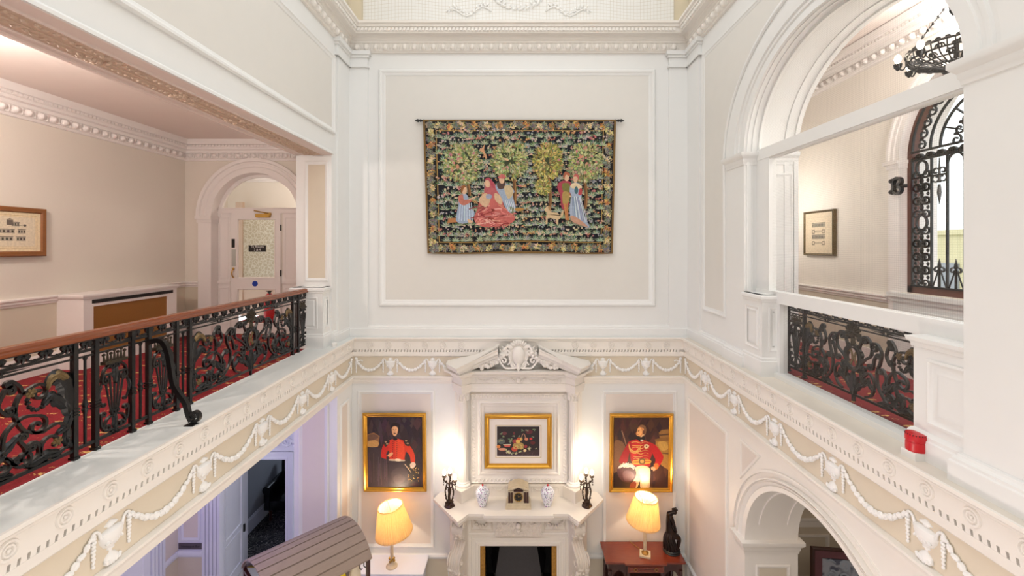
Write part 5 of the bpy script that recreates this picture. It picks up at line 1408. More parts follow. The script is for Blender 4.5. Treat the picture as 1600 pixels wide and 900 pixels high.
def paint_a(pc):
    R = random.Random(3); p_common(pc, (54, 40, 42), [(62, 46, 48), (50, 36, 40), (70, 54, 54), (46, 34, 38)], R)
    f = lambda pts: [((x - 85) / 525, (y - 105) / 680) for x, y in pts]
    S = lambda pts, c: pc.smooth(f(pts), c)
    pc.poly(f([(86, 275), (150, 255), (205, 290), (188, 395), (86, 395)]), (150, 104, 64)); S([(90, 345), (150, 330), (195, 350), (180, 392), (92, 392)], (196, 148, 86)); S([(90, 285), (150, 270), (195, 300), (140, 330), (92, 330)], (110, 78, 60))
    pc.poly(f([(86, 398), (185, 398), (260, 430), (280, 600), (275, 784), (86, 784)]), (66, 52, 54))
    for k in range(14):
        x = R.uniform(92, 265); pc.line(f([(x, R.uniform(420, 600)), (x + R.uniform(-8, 8), R.uniform(620, 770))]), .012, jit((82, 68, 70), 8))
    # legs in shadow, sheen
    S([(300, 525), (430, 525), (450, 640), (440, 784), (285, 784), (285, 640)], (56, 44, 50)); S([(310, 650), (360, 600), (440, 600), (475, 660), (420, 740), (350, 750)], (68, 55, 60)); S([(330, 690), (390, 655), (445, 690), (410, 742), (350, 742)], (80, 66, 70))
    # tunic
    S([(240, 375), (290, 335), (340, 315), (390, 318), (450, 345), (480, 380), (455, 430), (440, 500), (430, 528), (300, 520), (295, 440), (265, 420)], (206, 52, 30)); S([(355, 330), (420, 345), (440, 420), (425, 515), (360, 515)], (224, 72, 40))
    S([(235, 380), (275, 370), (285, 420), (262, 470), (300, 480), (285, 512), (225, 498), (215, 470)], (196, 40, 28)); S([(445, 385), (485, 380), (520, 430), (540, 500), (530, 560), (500, 545), (488, 480), (452, 430)], (212, 60, 34))
    for k in range(9):
        for x in (330, 368): pc.oval(*f([(x - k * .6, 345 + k * 19)])[0], .008, .006, (70, 30, 24))
    S([(250, 350), (280, 325), (300, 345), (270, 388), (250, 385)], (52, 38, 32)); S([(430, 330), (470, 320), (490, 350), (485, 385), (450, 378)], (52, 38, 32))
    for x, y in ((262, 345), (275, 365), (455, 335), (470, 360)): S([(x - 12, y), (x, y - 8), (x + 12, y), (x, y + 8)], (168, 138, 100))
    S([(300, 512), (430, 518), (428, 532), (300, 526)], (206, 180, 150)); S([(355, 508), (400, 512), (398, 532), (356, 530)], (236, 214, 180))
    S([(280, 470), (318, 445), (330, 460), (310, 485), (285, 492)], (222, 160, 108)); S([(265, 490), (285, 485), (295, 510), (270, 515)], (60, 40, 34))
    S([(332, 318), (350, 300), (372, 318), (365, 330), (340, 330)], (40, 26, 26))
    S([(312, 205), (325, 172), (360, 163), (392, 178), (400, 225), (384, 266), (366, 280), (330, 274), (316, 240)], (38, 26, 24)); S([(322, 212), (345, 194), (374, 205), (380, 235), (368, 275), (348, 290), (330, 275), (320, 240)], (222, 162, 112)); S([(345, 210), (370, 205), (376, 250), (350, 284)], (236, 180, 130))
    S([(322, 262), (335, 285), (350, 296), (345, 306), (325, 290)], (46, 30, 26)); S([(336, 262), (348, 258), (362, 263), (348, 270)], (90, 40, 30)); pc.oval(*f([(336, 228)])[0], .012, .004, (40, 26, 22)); pc.oval(*f([(360, 226)])[0], .012, .004, (40, 26, 22)); pc.line(f([(348, 228), (352, 250), (346, 252)]), .006, (186, 124, 86)); pc.line(f([(338, 266), (360, 265)]), .006, (60, 36, 30))
    # plumed shako on the hip, sword
    S([(480, 590), (510, 545), (545, 560), (570, 620), (560, 700), (500, 720), (475, 650)], (34, 24, 24)); S([(490, 560), (520, 540), (545, 560), (530, 590), (500, 600)], (216, 190, 168)); pc.line(f([(440, 560), (500, 640)]), .012, (206, 180, 150))
    for k in range(26): x, y = R.uniform(470, 575), R.uniform(590, 740); pc.oval(*f([(x, y)])[0], .010, .007, jit(R.choice([(196, 150, 70), (150, 110, 60), (220, 180, 120)]), 10))
def paint_b(pc):
    R = random.Random(5); p_common(pc, (66, 34, 26), [(76, 40, 30), (58, 28, 24), (84, 48, 36), (48, 24, 22)], R)
    f = lambda pts: [((x - 78) / 555, (y - 60) / 728) for x, y in pts]
    S = lambda pts, c: pc.smooth(f(pts), c)
    S([(80, 330), (150, 300), (200, 380), (160, 560), (82, 640)], (120, 80, 52)); pc.poly(f([(80, 640), (140, 600), (250, 660), (420, 788), (80, 788)]), (44, 22, 22))
    # plinth
    pc.poly(f([(500, 300), (632, 300), (632, 600), (570, 560), (500, 500)]), (168, 120, 52)); pc.poly(f([(490, 285), (632, 255), (632, 300), (495, 302)]), (132, 90, 42)); pc.poly(f([(530, 215), (560, 188), (632, 180), (632, 262), (540, 272)]), (150, 104, 50)); pc.poly(f([(525, 235), (632, 225), (632, 240), (530, 250)]), (84, 52, 32)); pc.poly(f([(565, 420), (632, 425), (632, 440), (565, 432)]), (104, 66, 34)); S([(520, 320), (600, 310), (625, 380), (560, 400)], (196, 150, 72))
    pc.line(f([(160, 195), (185, 270), (205, 340)]), .018, (150, 110, 84))
    # coat
    S([(225, 315), (300, 285), (370, 290), (430, 310), (480, 340), (470, 420), (445, 500), (440, 565), (300, 560), (255, 500), (245, 420), (225, 360)], (176, 24, 28)); S([(190, 380), (235, 315), (262, 360), (235, 440), (215, 520), (150, 530), (140, 490)], (164, 22, 28)); S([(455, 340), (500, 345), (570, 440), (575, 490), (525, 580), (480, 575), (500, 500), (470, 430)], (186, 26, 30)); S([(280, 310), (340, 300), (345, 400), (270, 480), (258, 400)], (200, 34, 34))
    S([(485, 540), (525, 535), (530, 580), (490, 600)], (196, 110, 44)); S([(455, 575), (490, 570), (500, 600), (470, 612)], (216, 160, 120))
    for k in range(7):
        y = 318 + k * 28; pc.line(f([(258 + k * 4, y), (300, y - 8 + (k % 2) * 14), (350, y + 6), (372, y)]), .010, jit((214, 160, 84), 8)); pc.line(f([(374, y), (400, y - 8), (430, y + 4)]), .009, jit((190, 120, 62), 8))
    for k in range(4): pc.line(f([(232, 330 + k * 8), (250, 380 + k * 10), (300, 405 + k * 8), (355, 350 + k * 14)]), .008, (222, 170, 90))
    S([(385, 350), (405, 335), (432, 345), (430, 368), (405, 380), (388, 370)], (226, 200, 150)); pc.oval(*f([(408, 357)])[0], .014, .012, (120, 70, 60))
    S([(285, 500), (440, 495), (440, 535), (285, 540)], (222, 160, 54)); S([(285, 514), (440, 510), (440, 518), (285, 524)], (180, 60, 36)); S([(340, 488), (390, 486), (392, 534), (342, 536)], (104, 74, 36)); S([(350, 498), (382, 496), (382, 526), (352, 526)], (196, 150, 70))
    # breeches
    S([(300, 580), (360, 555), (420, 565), (448, 600), (446, 700), (438, 788), (355, 788), (350, 700), (330, 760), (310, 788), (255, 788), (290, 690)], (236, 208, 160)); S([(330, 600), (400, 580), (435, 620), (425, 760), (375, 780), (360, 680)], (248, 228, 188)); S([(262, 730), (310, 720), (300, 788), (245, 788)], (150, 66, 50)); S([(300, 640), (340, 660), (345, 720), (310, 740)], (212, 170, 140))
    # plumed hat held at the hip
    S([(125, 560), (200, 545), (280, 570), (310, 640), (270, 720), (180, 720), (125, 650)], (84, 44, 50)); S([(180, 620), (250, 610), (290, 660), (250, 715), (190, 705)], (112, 74, 80))
    for k in range(34):
        a = R.uniform(-2.9, .1); x, y = 215 + R.uniform(-20, 20), 560 + R.uniform(-6, 14); pc.line(f([(x, y), (x + 45 * cos(a), y + 30 * sin(a)), (x + 75 * cos(a), y + 42 * sin(a) + 26)]), .012, jit(R.choice([(236, 214, 190), (216, 180, 150), (246, 230, 210)]), 8))
    # head turned to its right
    S([(312, 270), (330, 250), (385, 255), (390, 285), (350, 305), (320, 290)], (30, 20, 22)); S([(350, 288), (374, 290), (372, 306), (352, 304)], (226, 206, 176))
    S([(318, 175), (345, 145), (385, 150), (400, 190), (390, 240), (360, 258), (325, 252), (308, 240), (302, 220), (312, 205)], (216, 140, 80)); S([(318, 180), (345, 165), (362, 200), (350, 240), (320, 246), (308, 222)], (236, 170, 104)); S([(325, 160), (350, 136), (390, 145), (405, 190), (394, 240), (384, 210), (375, 170), (345, 158)], (134, 92, 60)); S([(368, 195), (392, 200), (388, 245), (370, 240)], (110, 66, 44)); pc.line(f([(318, 198), (338, 194)]), .009, (80, 40, 26)); pc.oval(*f([(330, 205)])[0], .010, .004, (50, 28, 22)); pc.line(f([(310, 232), (328, 234)]), .008, (150, 60, 46)); pc.line(f([(312, 205), (303, 220), (314, 224)]), .006, (176, 100, 60)); pc.line(f([(350, 262), (372, 240), (384, 236)]), .014, (226, 190, 140))
    S([(462, 600), (478, 610), (480, 700), (468, 740), (460, 680)], (60, 30, 30))
portrait(569, 667, 643, 767, 'gilt-framed portrait of a dark-haired officer in an open-collared scarlet tunic, black shako on his hip', paint_a)
portrait(951.5, 1050, 644, 768, 'gilt-framed portrait of a grey-haired officer in a gold-braided red coat and white breeches', paint_b)
# still life over the chimneypiece
d = 6.86; k = 700 / d
U = lambda x: (x - 810) / k; Z = lambda y: (385 - y) / k
sl = thing('still_life_painting', (U(810), d, Z(731)), 'gilt-framed still life of fruit in a basket above the mantelpiece', 'painting')
F = far(d)
frame_obj(F, rect(U(757.5), U(862), Z(731), Z(647)), [(0, -.02), (0, .03), (.012, .045), (.03, .05), (.045, .04), (.052, .028), (.062, .026), (.07, .014), (.072, 0)], 'gold_leaf', sl)
mb = MB('paper_white'); box(mb, F, U(763), U(856), Z(725), Z(653), -.015, .006); mould(mb, F, rect(U(774), U(846), Z(715), Z(664)), [(0, .006), (0, .012), (.015, .006)], True, 'clock_marble'); obj('mount', mb, sl)
a0, a1, b0, b1 = U(776.5), U(843), Z(666), Z(712)
pc = Pic(F, lambda x: a0 + (a1 - a0) * x, lambda y: b0 + (b1 - b0) * y, 'oil_paint', .007, 1.2e-5)
pc.poly([(0, 0), (1, 0), (1, 1), (0, 1)], (38, 28, 30)); pc.poly([(0, .84), (1, .80), (1, 1), (0, 1)], (62, 44, 48))
R2 = random.Random(8); f = lambda x, y: ((x - 240) / 595, (y - 235) / 405)
for x, y, rx, ry, c in ((300, 440, 55, 40, (84, 92, 88)), (262, 512, 28, 24, (214, 130, 60)), (320, 550, 62, 18, (216, 150, 120)), (540, 500, 80, 50, (176, 146, 84)), (500, 440, 45, 30, (150, 56, 60)), (535, 440, 32, 28, (222, 180, 90)), (575, 410, 22, 22, (226, 196, 96)), (545, 405, 26, 18, (204, 90, 50)), (485, 545, 42, 36, (196, 72, 52)), (640, 510, 24, 24, (150, 50, 54)), (630, 565, 22, 20, (230, 206, 150)), (650, 410, 26, 22, (214, 130, 96)), (715, 405, 20, 16, (206, 50, 50)), (690, 310, 50, 30, (96, 36, 44)), (345, 330, 36, 24, (104, 50, 56)), (480, 330, 14, 22, (110, 40, 46)), (740, 460, 36, 24, (96, 34, 34))): pc.oval(*f(x, y), rx / 595, ry / 405, c)
pc.poly([f(325, 482), f(440, 478), f(420, 515), f(350, 516)], (206, 96, 84)); pc.poly([f(325, 482), f(440, 478), f(436, 486), f(330, 490)], (226, 220, 190))
for x, y, s in ((375, 575, 48), (440, 600, 44), (500, 600, 30), (560, 580, 26), (600, 290, 26), (660, 290, 26), (760, 280, 26), (550, 370, 22), (470, 370, 22), (430, 410, 36), (430, 440, 30), (300, 330, 26), (330, 375, 22), (690, 530, 30), (700, 550, 24), (790, 540, 18), (740, 380, 20), (290, 430, 34)):
    for q in range(6): pc.blade(*f(x, y), R2.uniform(0, 6.28), s / 520, s / 2600, jit((132, 146, 110) if y < 460 else (186, 186, 140), 18))
pc.line([f(580, 440), f(595, 350), f(625, 345), f(645, 430)], .016, (190, 140, 110))
for q in range(40): pc.oval(*f(R2.uniform(260, 820), R2.uniform(590, 640)), .012, .010, jit((90, 66, 70), 14))
for q in range(20): pc.oval(*f(R2.uniform(465, 610), R2.uniform(480, 545)), .012, .02, jit((206, 176, 110), 14))
obj('canvas', pc.mb, sl, smooth=0)
# architectural prints
def facade(pc, x0, x1, y0, h, R, c=(70, 62, 56)):
    pc.poly([(x0, y0), (x1, y0), (x1, y0 + h), (x0, y0 + h)], (176, 166, 148)); n = max(3, int((x1 - x0) / (h * .55)))
    for i in range(n):
        a = x0 + (x1 - x0) * (i + .25) / n; b = x0 + (x1 - x0) * (i + .75) / n; pc.poly([(a, y0 + h * .2), (b, y0 + h * .2), (b, y0 + h * .9), (a, y0 + h * .9)], jit(c, 10))
    pc.poly([(x0 - .01, y0 - h * .12), (x1 + .01, y0 - h * .12), (x1, y0), (x0, y0)], jit(c, 10)); pc.poly([(x0, y0 + h), (x1, y0 + h), (x1, y0 + h * 1.06), (x0, y0 + h * 1.06)], c)
lp_ = lft(-5.22)
fp = thing('framed_print', (-5.22, 4.5, -.107), 'brown wooden-framed architectural print on the pinkish corridor wall', 'picture')
frame_obj(lp_, rect(4.10, 4.945, -.107, .41), [(0, -.03), (0, .012), (.012, .022), (.03, .016), (.045, .02), (.055, .006), (.055, 0)], 'oak_frame', fp)
mb = MB('paper_cream'); box(mb, lp_, 4.14, 4.905, -.067, .37, -.02, .002); obj('mount', mb, fp)
pc = Pic(lp_, lambda x: 4.155 + .735 * x, lambda y: .355 - .407 * y, 'print_ink', .003, 1e-5)
pc.poly([(0, 0), (1, 0), (1, 1), (0, 1)], (232, 214, 178))
for q, c in ((.075, (196, 166, 110)), (.085, (232, 214, 178)), (.12, (206, 180, 130)), (.125, (226, 212, 186))): pc.poly([(q * .6, q), (1 - q * .6, q), (1 - q * .6, 1 - q), (q * .6, 1 - q)], c)
Rp = random.Random(4)
for y, sp in ((.26, ((.2, .42), (.62, .72))), (.44, ((.18, .66), (.70, .80))), (.63, ((.18, .64), (.68, .80)))):
    for a, b in sp: facade(pc, a, b, y, .09, Rp)
pc.poly([(.56, .20), (.64, .20), (.64, .33), (.56, .33)], (110, 100, 90)); pc.poly([(.55, .19), (.60, .165), (.65, .19)], (70, 62, 56)); pc.line([(.66, .34), (.80, .34)], .008, (90, 80, 70)); pc.oval(.79, .33, .02, .03, (96, 88, 80))
obj('print_sheet', pc.mb, fp, smooth=0)
rp_ = rgt(4.15)
fq = thing('framed_print', (4.15, 6.19, -.13), 'dark gilt-framed print of small elevations on the cream corridor wall behind the glass', 'picture')
frame_obj(rp_, rect(5.885, 6.50, -.125, .495), [(0, -.03), (0, .012), (.01, .022), (.022, .016), (.03, .006), (.03, 0)], 'dark_gold_frame', fq)
mb = MB('paper_cream'); box(mb, rp_, 5.905, 6.48, -.105, .475, -.02, .002); obj('mount', mb, fq)
pc = Pic(rp_, lambda x: 6.475 - .57 * x, lambda y: .47 - .57 * y, 'print_ink', .003, 1e-5)
pc.poly([(0, 0), (1, 0), (1, 1), (0, 1)], (222, 204, 176)); pc.poly([(.1, .12), (.86, .12), (.86, .90), (.1, .90)], (212, 194, 166)); pc.poly([(.11, .13), (.85, .13), (.85, .89), (.11, .89)], (224, 206, 178))
for y in (.26, .55): facade(pc, .26, .72, y, .09, Rp)
for y in (.42, .70):
    for a in (.26, .62): pc.poly([(a, y), (a + .1, y), (a + .1, y + .09), (a, y + .09)], (84, 74, 66)); pc.poly([(a + .015, y + .015), (a + .085, y + .015), (a + .085, y + .075), (a + .015, y + .075)], (214, 196, 168))
    pc.line([(.36, y + .03), (.62, y + .03)], .012, (84, 74, 66)); pc.line([(.36, y + .06), (.62, y + .06)], .008, (84, 74, 66))
obj('print_sheet', pc.mb, fq, smooth=0)
# ================================================================== FIREPLACE
fp_ = thing('fireplace', (0, 6.9, FLOOR), 'tall carved white chimneypiece with broken pediment, fluted columns and open black grate', 'fireplace')
def sym(pts): return pts + [(-x, y) for x, y in pts[::-1]]
def loft(mb, pl, prof, zf=lambda x: 0.0, mat=None):
    """carry a moulding profile [(outset, z)] along a plan polyline; positive outset is towards the room"""
    o = offs(pl, False); n = len(pl); k = len(prof)
    vs = [(pl[i][0] - o[i][0] * a, pl[i][1] - o[i][1] * a, z + zf(pl[i][0])) for i in range(n) for a, z in prof]
    fs = [(i * k + q, i * k + k + q, i * k + k + q + 1, i * k + q + 1) for i in range(n - 1) for q in range(k - 1)]
    fs += [tuple(range(k)), tuple(range((n - 1) * k, n * k))[::-1]]
    mb.add(vs, fs, mat)
MZ = -3.84
# plan lines run from left to right, the room lies on their right-hand side
shelf = sym([(-1.23, 7.0), (-1.293, 6.805), (-.846, 6.237), (-.716, 6.43), (-.496, 6.43), (-.496, 6.385)])
mb = MB('marble')
prism(mb, plan, shelf, MZ - .035, MZ)
under = sym([(-1.19, 7.0), (-1.22, 6.82), (-.84, 6.31), (-.73, 6.49), (-.46, 6.49), (-.46, 6.44)])
loft(mb, under, [(0, MZ - .12), (.0, MZ - .10), (.02, MZ - .085), (.02, MZ - .07), (.04, MZ - .05), (.045, MZ - .035), (-.1, MZ - .035)])
obj('mantel_shelf', mb, fp_)
# jambs with console brackets and frieze of the lower part
mb = MB('marble')
body = sym([(-1.04, 7.0), (-1.04, 6.80), (-.80, 6.46), (-.72, 6.56)])
prism(mb, plan, body, -4.38, MZ - .10)
for s in (-1, 1):
    prism(mb, plan, [(s * 1.04, 7.0), (s * 1.04, 6.80), (s * .80, 6.46), (s * .72, 6.56), (s * .56, 6.56), (s * .56, 7.0)], FLOOR, -4.38)
    prism(mb, plan, [(s * 1.06, 7.0), (s * 1.07, 6.80), (s * .80, 6.42), (s * .54, 6.53), (s * .54, 7.0)], FLOOR, FLOOR + .16)
SF = far(6.56)
for pr, m in (([(0, 0), (0, .012), (.02, .016), (.03, .03), (.055, .03), (.06, .012), (.10, .012), (.105, .024), (.125, .024), (.13, .0)], None),):
    mould(mb, SF, [(.56, FLOOR), (.56, -4.38), (-.56, -4.38), (-.56, FLOOR)], [(-a, w) for a, w in pr])
mould(mb, SF, [(.72, -4.18), (-.72, -4.18)], [(0, 0), (0, .02), (.012, .03), (.02, .0)])
obj('surround', mb, fp_)
mb = MB('tarnished_brass')
for s in (-1, 1): box(mb, plan, *sorted((s * .56, s * .49)), 6.57, 6.70, FLOOR, -4.38)
box(mb, plan, -.56, .56, 6.57, 6.62, -4.395, -4.38); obj('brass_slip', mb, fp_, label='tarnished brass inner edge')
mb = MB('soot_black')
box(mb, plan, -.55, -.52, 6.66, 7.35, FLOOR, -4.38); box(mb, plan, .52, .55, 6.66, 7.35, FLOOR, -4.38); box(mb, plan, -.55, .55, 7.33, 7.36, FLOOR, -4.0); box(mb, plan, -.55, .55, 6.66, 7.35, -4.385, -4.37)
box(mb, plan, -.55, .55, 6.6, 7.35, FLOOR, FLOOR + .01)
obj('firebox', mb, fp_)
mb = MB('fire_back')
vs = [(-.24, 7.10, -4.39), (.24, 7.10, -4.39), (.36, 6.80, -5.05), (-.36, 6.80, -5.05), (-.30, 7.3, -4.39), (.30, 7.3, -4.39), (.45, 7.3, -5.05), (-.45, 7.3, -5.05)]
mb.add(vs, [(0, 1, 2, 3), (0, 3, 7, 4), (1, 5, 6, 2), (3, 2, 6, 7)])
obj('hood', mb, fp_, label='dark metal smoke hood')
mb = MB('iron')
for k in range(9): tube(mb, [(-.32 + .08 * k, 6.78, FLOOR + .12), (-.32 + .08 * k, 6.78, FLOOR + .32)], .01, 6)
for z in (.12, .22, .32): tube(mb, [(-.36, 6.78, FLOOR + z), (.36, 6.78, FLOOR + z)], .01, 6)
for s in (-1, 1): tube(mb, [(s * .36, 6.78, FLOOR), (s * .36, 6.78, FLOOR + .42)], .016, 6)
obj('fire_basket', mb, fp_)
# carved frieze: tablet, two swags
mb = MB('marble_carved'); box(mb, SF, -.335, .335, -4.215, -3.965, 0, .05)
R3 = random.Random(21)
for k in range(130):
    u, v = R3.uniform(-.32, .32), R3.uniform(-4.20, -3.98); ell(mb, SF, u, v, .05, R3.uniform(.015, .03), R3.uniform(.008, .014), R3.uniform(.008, .016), R3.uniform(0, 3), 6, 4)
ell(mb, SF, 0, -4.06, .06, .055, .045, .04, pi / 2, 10, 6); ell(mb, SF, 0, -4.13, .055, .04, .035, .03, pi / 2, 8, 5)
for s in (-1, 1): leaf(mb, SF, [(s * .05, -4.02), (s * .12, -4.0), (s * .18, -4.05), (s * .24, -4.02)], .07, 4, .05, .02)
obj('frieze_tablet', mb, fp_)
for s in (-1, 1):
    mb = MB('marble_carved')
    mould(mb, SF, rect(*sorted((s * .37, s * .70)), -4.16, -3.97), [(0, 0), (0, .012), (.012, .012), (.02, .0)], True)
    pts = [(s * (.40 + .27 * t), -3.99 - .10 * (1 - (2 * t - 1) ** 2)) for t in [i / 14 for i in range(15)]]
    bead_line(mb, SF, pts, .014, .036, .026, .02)
    for q in (.40, .67): ell(mb, SF, s * q, -3.995, .02, .022, .022, .02); bead_line(mb, SF, [(s * q, -4.0), (s * q, -4.10)], .014, .009, .022, .012)
    obj('swag_carving', mb, fp_)
# console brackets on the canted corners
for s in (-1, 1):
    mb = MB('marble_carved')
    nx, ny = -s * -.58, -.815   # outward direction of the canted corner
    nx = s * .30; ny = -.954
    ox, oy = s * .84, 6.50
    tx_, ty_ = -ny, nx
    def CM(u, v, w): return (ox + nx * u + tx_ * w, oy + ny * u + ty_ * w, v)
    side = cat([(.0, -3.97), (.10, -4.0), (.13, -4.08), (.06, -4.20), (.02, -4.26), (.10, -4.34), (.20, -4.42), (.22, -4.54), (.15, -4.62), (.06, -4.64), (.03, -4.72), (.0, -4.85)], 4)
    poly = side + [(-.15, -4.85), (-.15, -3.97)]
    prism(mb, CM, poly, -.085, .085)
    # scrolls carved on the cheeks, hanging leaf and fruit on the front
    for w in (-.088, .088):
        strap(mb, CM, volute((.13, -4.36), 0.2, .10, -1, 1.3, 18), .02, w - .008, w + .008)
        strap(mb, CM, volute((.04, -4.05), 2.4, .06, -1, 1.3, 14), .018, w - .008, w + .008)
    for i in range(5): tube(mb, [CM(p[0] + .004, p[1], -.07 + .035 * i) for p in side[12:38]], .012, 6)
    for k in range(36):
        t = R3.random(); ell(mb, CM, .14 + .07 * sin(t * 3), -4.46 - .2 * t, R3.uniform(-.085, .085), .035, .025, .03, R3.uniform(0, 3), 7, 4)
    for k in range(14): ell(mb, CM, .09 + .02 * sin(k), -4.02 - .012 * k, R3.uniform(-.08, .08), .03, .022, .03, k, 7, 4)
    bead_line(mb, CM, [(.05, -4.64), (.03, -5.1)], .03, .016, .04, 0.0)
    obj('console_bracket', mb, fp_)
# riser on the shelf with canted plinths
rz0, rz1 = MZ, -3.658
mb = MB('marble')
riser = sym([(-1.06, 7.0), (-1.04, 6.86), (-.849, 6.677), (-.685, 6.875)])
prism(mb, plan, riser, rz0, rz1 - .02); prism(mb, plan, sym([(-1.07, 7.0), (-1.05, 6.85), (-.849, 6.66), (-.675, 6.865)]), rz1 - .03, rz1)
RF = far(6.875)
for s in (-1, 1):
    for a, b in ((.62, .44), (.40, .22)):
        bead_line(mb, RF, [(s * (a + (b - a) * t / 10), -3.69 - .05 * (1 - (2 * t / 10 - 1) ** 2)) for t in range(11)], .006, .012, .018, .004)
    for q in (.63, .42, .21): bead_line(mb, RF, [(s * q, -3.68), (s * q, -3.78)], .012, .007, .018, .004)
obj('riser', mb, fp_)
# overmantel field with its enriched frame
OF = far(6.93)
mb = MB('cream_plaster')
box(mb, OF, -.75, .75, rz1, -2.12, -.08, 0)
mould(mb, OF, rect(-.735, .755, -3.645, -2.265), [(0, 0), (0, .035), (.015, .045), (.03, .03), (.06, .03), (.075, .02), (.115, .01), (.13, .03), (.15, .035), (.165, .015), (.20, .012)], True)
om = obj('overmantel_panel', mb, fp_)
mb = MB('cream_plaster')
def leafrun(a, b, n, ox=0, oz=0):
    for i in range(n):
        t = (i + .5) / n; u, v = a[0] + (b[0] - a[0]) * t, a[1] + (b[1] - a[1]) * t
        an = atan2(b[1] - a[1], b[0] - a[0]); ell(mb, OF, u, v, .034, .026, .012, .014, an + pi / 2 - .45, 6, 4)
for a, b, n in (((-.69, -3.60), (.71, -3.60), 24), ((-.69, -2.31), (.71, -2.31), 24), ((-.69, -3.58), (-.69, -2.33), 22), ((.71, -3.58), (.71, -2.33), 22)): leafrun(a, b, n)
obj('leaf_moulding', mb, om)
# columns
for s in (-1, 1):
    x, y = s * .845, 6.865; mb = MB('cream_plaster')
    lathe(mb, (x, y, 0), [(.075, rz1 + .07), (.072, -2.9), (.064, -2.36)], 40, mod=lambda a, z: 1 - .08 * (0.5 - .5 * cos(a * 14)))
    cl = obj('column', mb, fp_)
    mb = MB('cream_plaster'); lathe(mb, (x, y, 0), [(.11, rz1), (.11, rz1 + .02), (.115, rz1 + .03), (.10, rz1 + .045), (.085, rz1 + .05), (.09, rz1 + .06), (.076, rz1 + .075)], 24); obj('column_base', mb, cl)
    mb = MB('cream_plaster'); lathe(mb, (x, y, 0), [(.066, -2.37), (.075, -2.355), (.068, -2.345), (.07, -2.30), (.09, -2.25), (.105, -2.225), (.105, -2.205)], 20)
    for k in range(10):
        a = 2 * pi * k / 10
        def CP(u, v, w, a=a): return (x + (.078 + w) * cos(a) - u * sin(a), y + (.078 + w) * sin(a) + u * cos(a), v)
        leaf(mb, CP, [(0, -2.345), (0, -2.29), (.0, -2.24)], .05, 3, .0, .02)
        if k % 2: strap(mb, CP, volute((.0, -2.25), .5, .022, 1, 1.2, 10), .010, .01, .03)
    obj('capital', mb, cl)
    mb = MB('cream_plaster'); box(mb, plan, *sorted((s * .75, s * .98)), 6.92, 7.0, rz1, -2.12); obj('column_backing', mb, fp_)
# entablature
ent = sym([(-1.00, 7.0), (-1.0, 6.86), (-.84, 6.66), (-.72, 6.80)])
mb = MB('cream_plaster')
loft(mb, ent, [(-.2, -2.205), (0, -2.205), (0, -2.16), (.012, -2.155), (.012, -2.10), (.022, -2.095), (.022, -2.08), (0, -2.075), (0, -1.985), (.02, -1.975), (.035, -1.96), (.035, -1.94), (.06, -1.93), (.07, -1.91), (.13, -1.90), (.135, -1.87), (.15, -1.863), (-.2, -1.863)])
prism(mb, plan, [(x * .985, y + .015) if y < 6.99 else (x * .985, y) for x, y in ent], -2.20, -1.87)
et = obj('entablature', mb, fp_)
mb = MB('cream_plaster'); EF = far(6.80)
for s in (-1, 1):
    for a, b in ((.62, .40), (.36, .14)): bead_line(mb, EF, [(s * (a + (b - a) * t / 10), -2.005 - .035 * (1 - (2 * t / 10 - 1) ** 2)) for t in range(11)], .010, .017, .024, .012)
    ell(mb, EF, s * .38, -2.02, .014, .022, .026, .024); bead_line(mb, EF, [(s * .64, -1.995), (s * .64, -2.065)], .011, .007, .018, .006)
    leaf(mb, EF, [(s * .03, -2.05), (s * .08, -2.02), (s * .12, -1.995)], .05, 3, .006, .03)
ell(mb, EF, 0, -2.03, .014, .04, .034, .035, pi / 2, 8, 5)
x = -.70
while x < .70: box(mb, EF, x, x + .016, -1.955, -1.938, .03, .05); x += .032
obj('swag_carving', mb, et)
# broken pediment
for s in (-1, 1):
    mb = MB('cream_plaster')
    pl = [(-1.02, 6.92), (-.985, 6.90), (-.845, 6.59), (-.71, 6.76), (-.30, 6.76)]
    zf = lambda x: .39 * (x + 1.0)
    loft(mb, pl, [(-.12, -1.965), (.05, -1.965), (.05, -1.935), (.065, -1.93), (.07, -1.90), (.085, -1.885), (.09, -1.865), (.125, -1.86), (.128, -1.82), (.145, -1.805), (.15, -1.785), (-.05, -1.785)], zf)
    o = offs(pl, False); top = [(p[0] - q[0] * .15, p[1] - q[1] * .15) for p, q in zip(pl, o)]
    vs = []
    for (px, py), (ax, ay) in zip(top, pl): vs += [(px, py, -1.785 + zf(ax)), (min(px, -.30) if px > -.35 else px, 7.0, -1.785 + zf(ax)), (px, py, -1.93 + zf(ax) + .14), (px, 7.0, -1.93 + zf(ax) + .12)]
    fs = []
    for i in range(len(top) - 1): fs += [(i * 4, i * 4 + 4, i * 4 + 5, i * 4 + 1), (i * 4 + 2, i * 4 + 3, i * 4 + 7, i * 4 + 6)]
    mb.add(vs, fs)
    # solid tympanum wing under the rake
    prism(mb, far(6.95), [(-.95, -1.87), (-.30, -1.87), (-.30, -1.65), (-.95, -1.90 + .02)], -.06, .02)
    y = -.69
    while y < -.32: box(mb, far(6.71), y, y + .014, -1.955 + zf(y), -1.937 + zf(y), 0, .018); y += .03
    # end face of the broken rake
    mb.add([(-.30, 6.71, -1.965 + zf(-.3)), (-.30, 6.61, -1.80 + zf(-.3)), (-.30, 6.61, -1.785 + zf(-.3)), (-.30, 7.0, -1.785 + zf(-.3)), (-.30, 7.0, -1.93 + zf(-.3))], [(0, 1, 2, 3, 4)])
    if s > 0: mb.pt(lambda p: (-p[0], p[1], p[2]))
    obj('raking_cornice', mb, fp_)
mb = MB('cream_plaster'); box(mb, far(6.98), -.3, .3, -1.87, -1.43, -.02, .0); box(mb, far(6.98), -.31, .31, -1.47, -1.415, -.02, .04); obj('tympanum', mb, fp_)
mb = MB('cream_plaster'); CF = far(6.74)
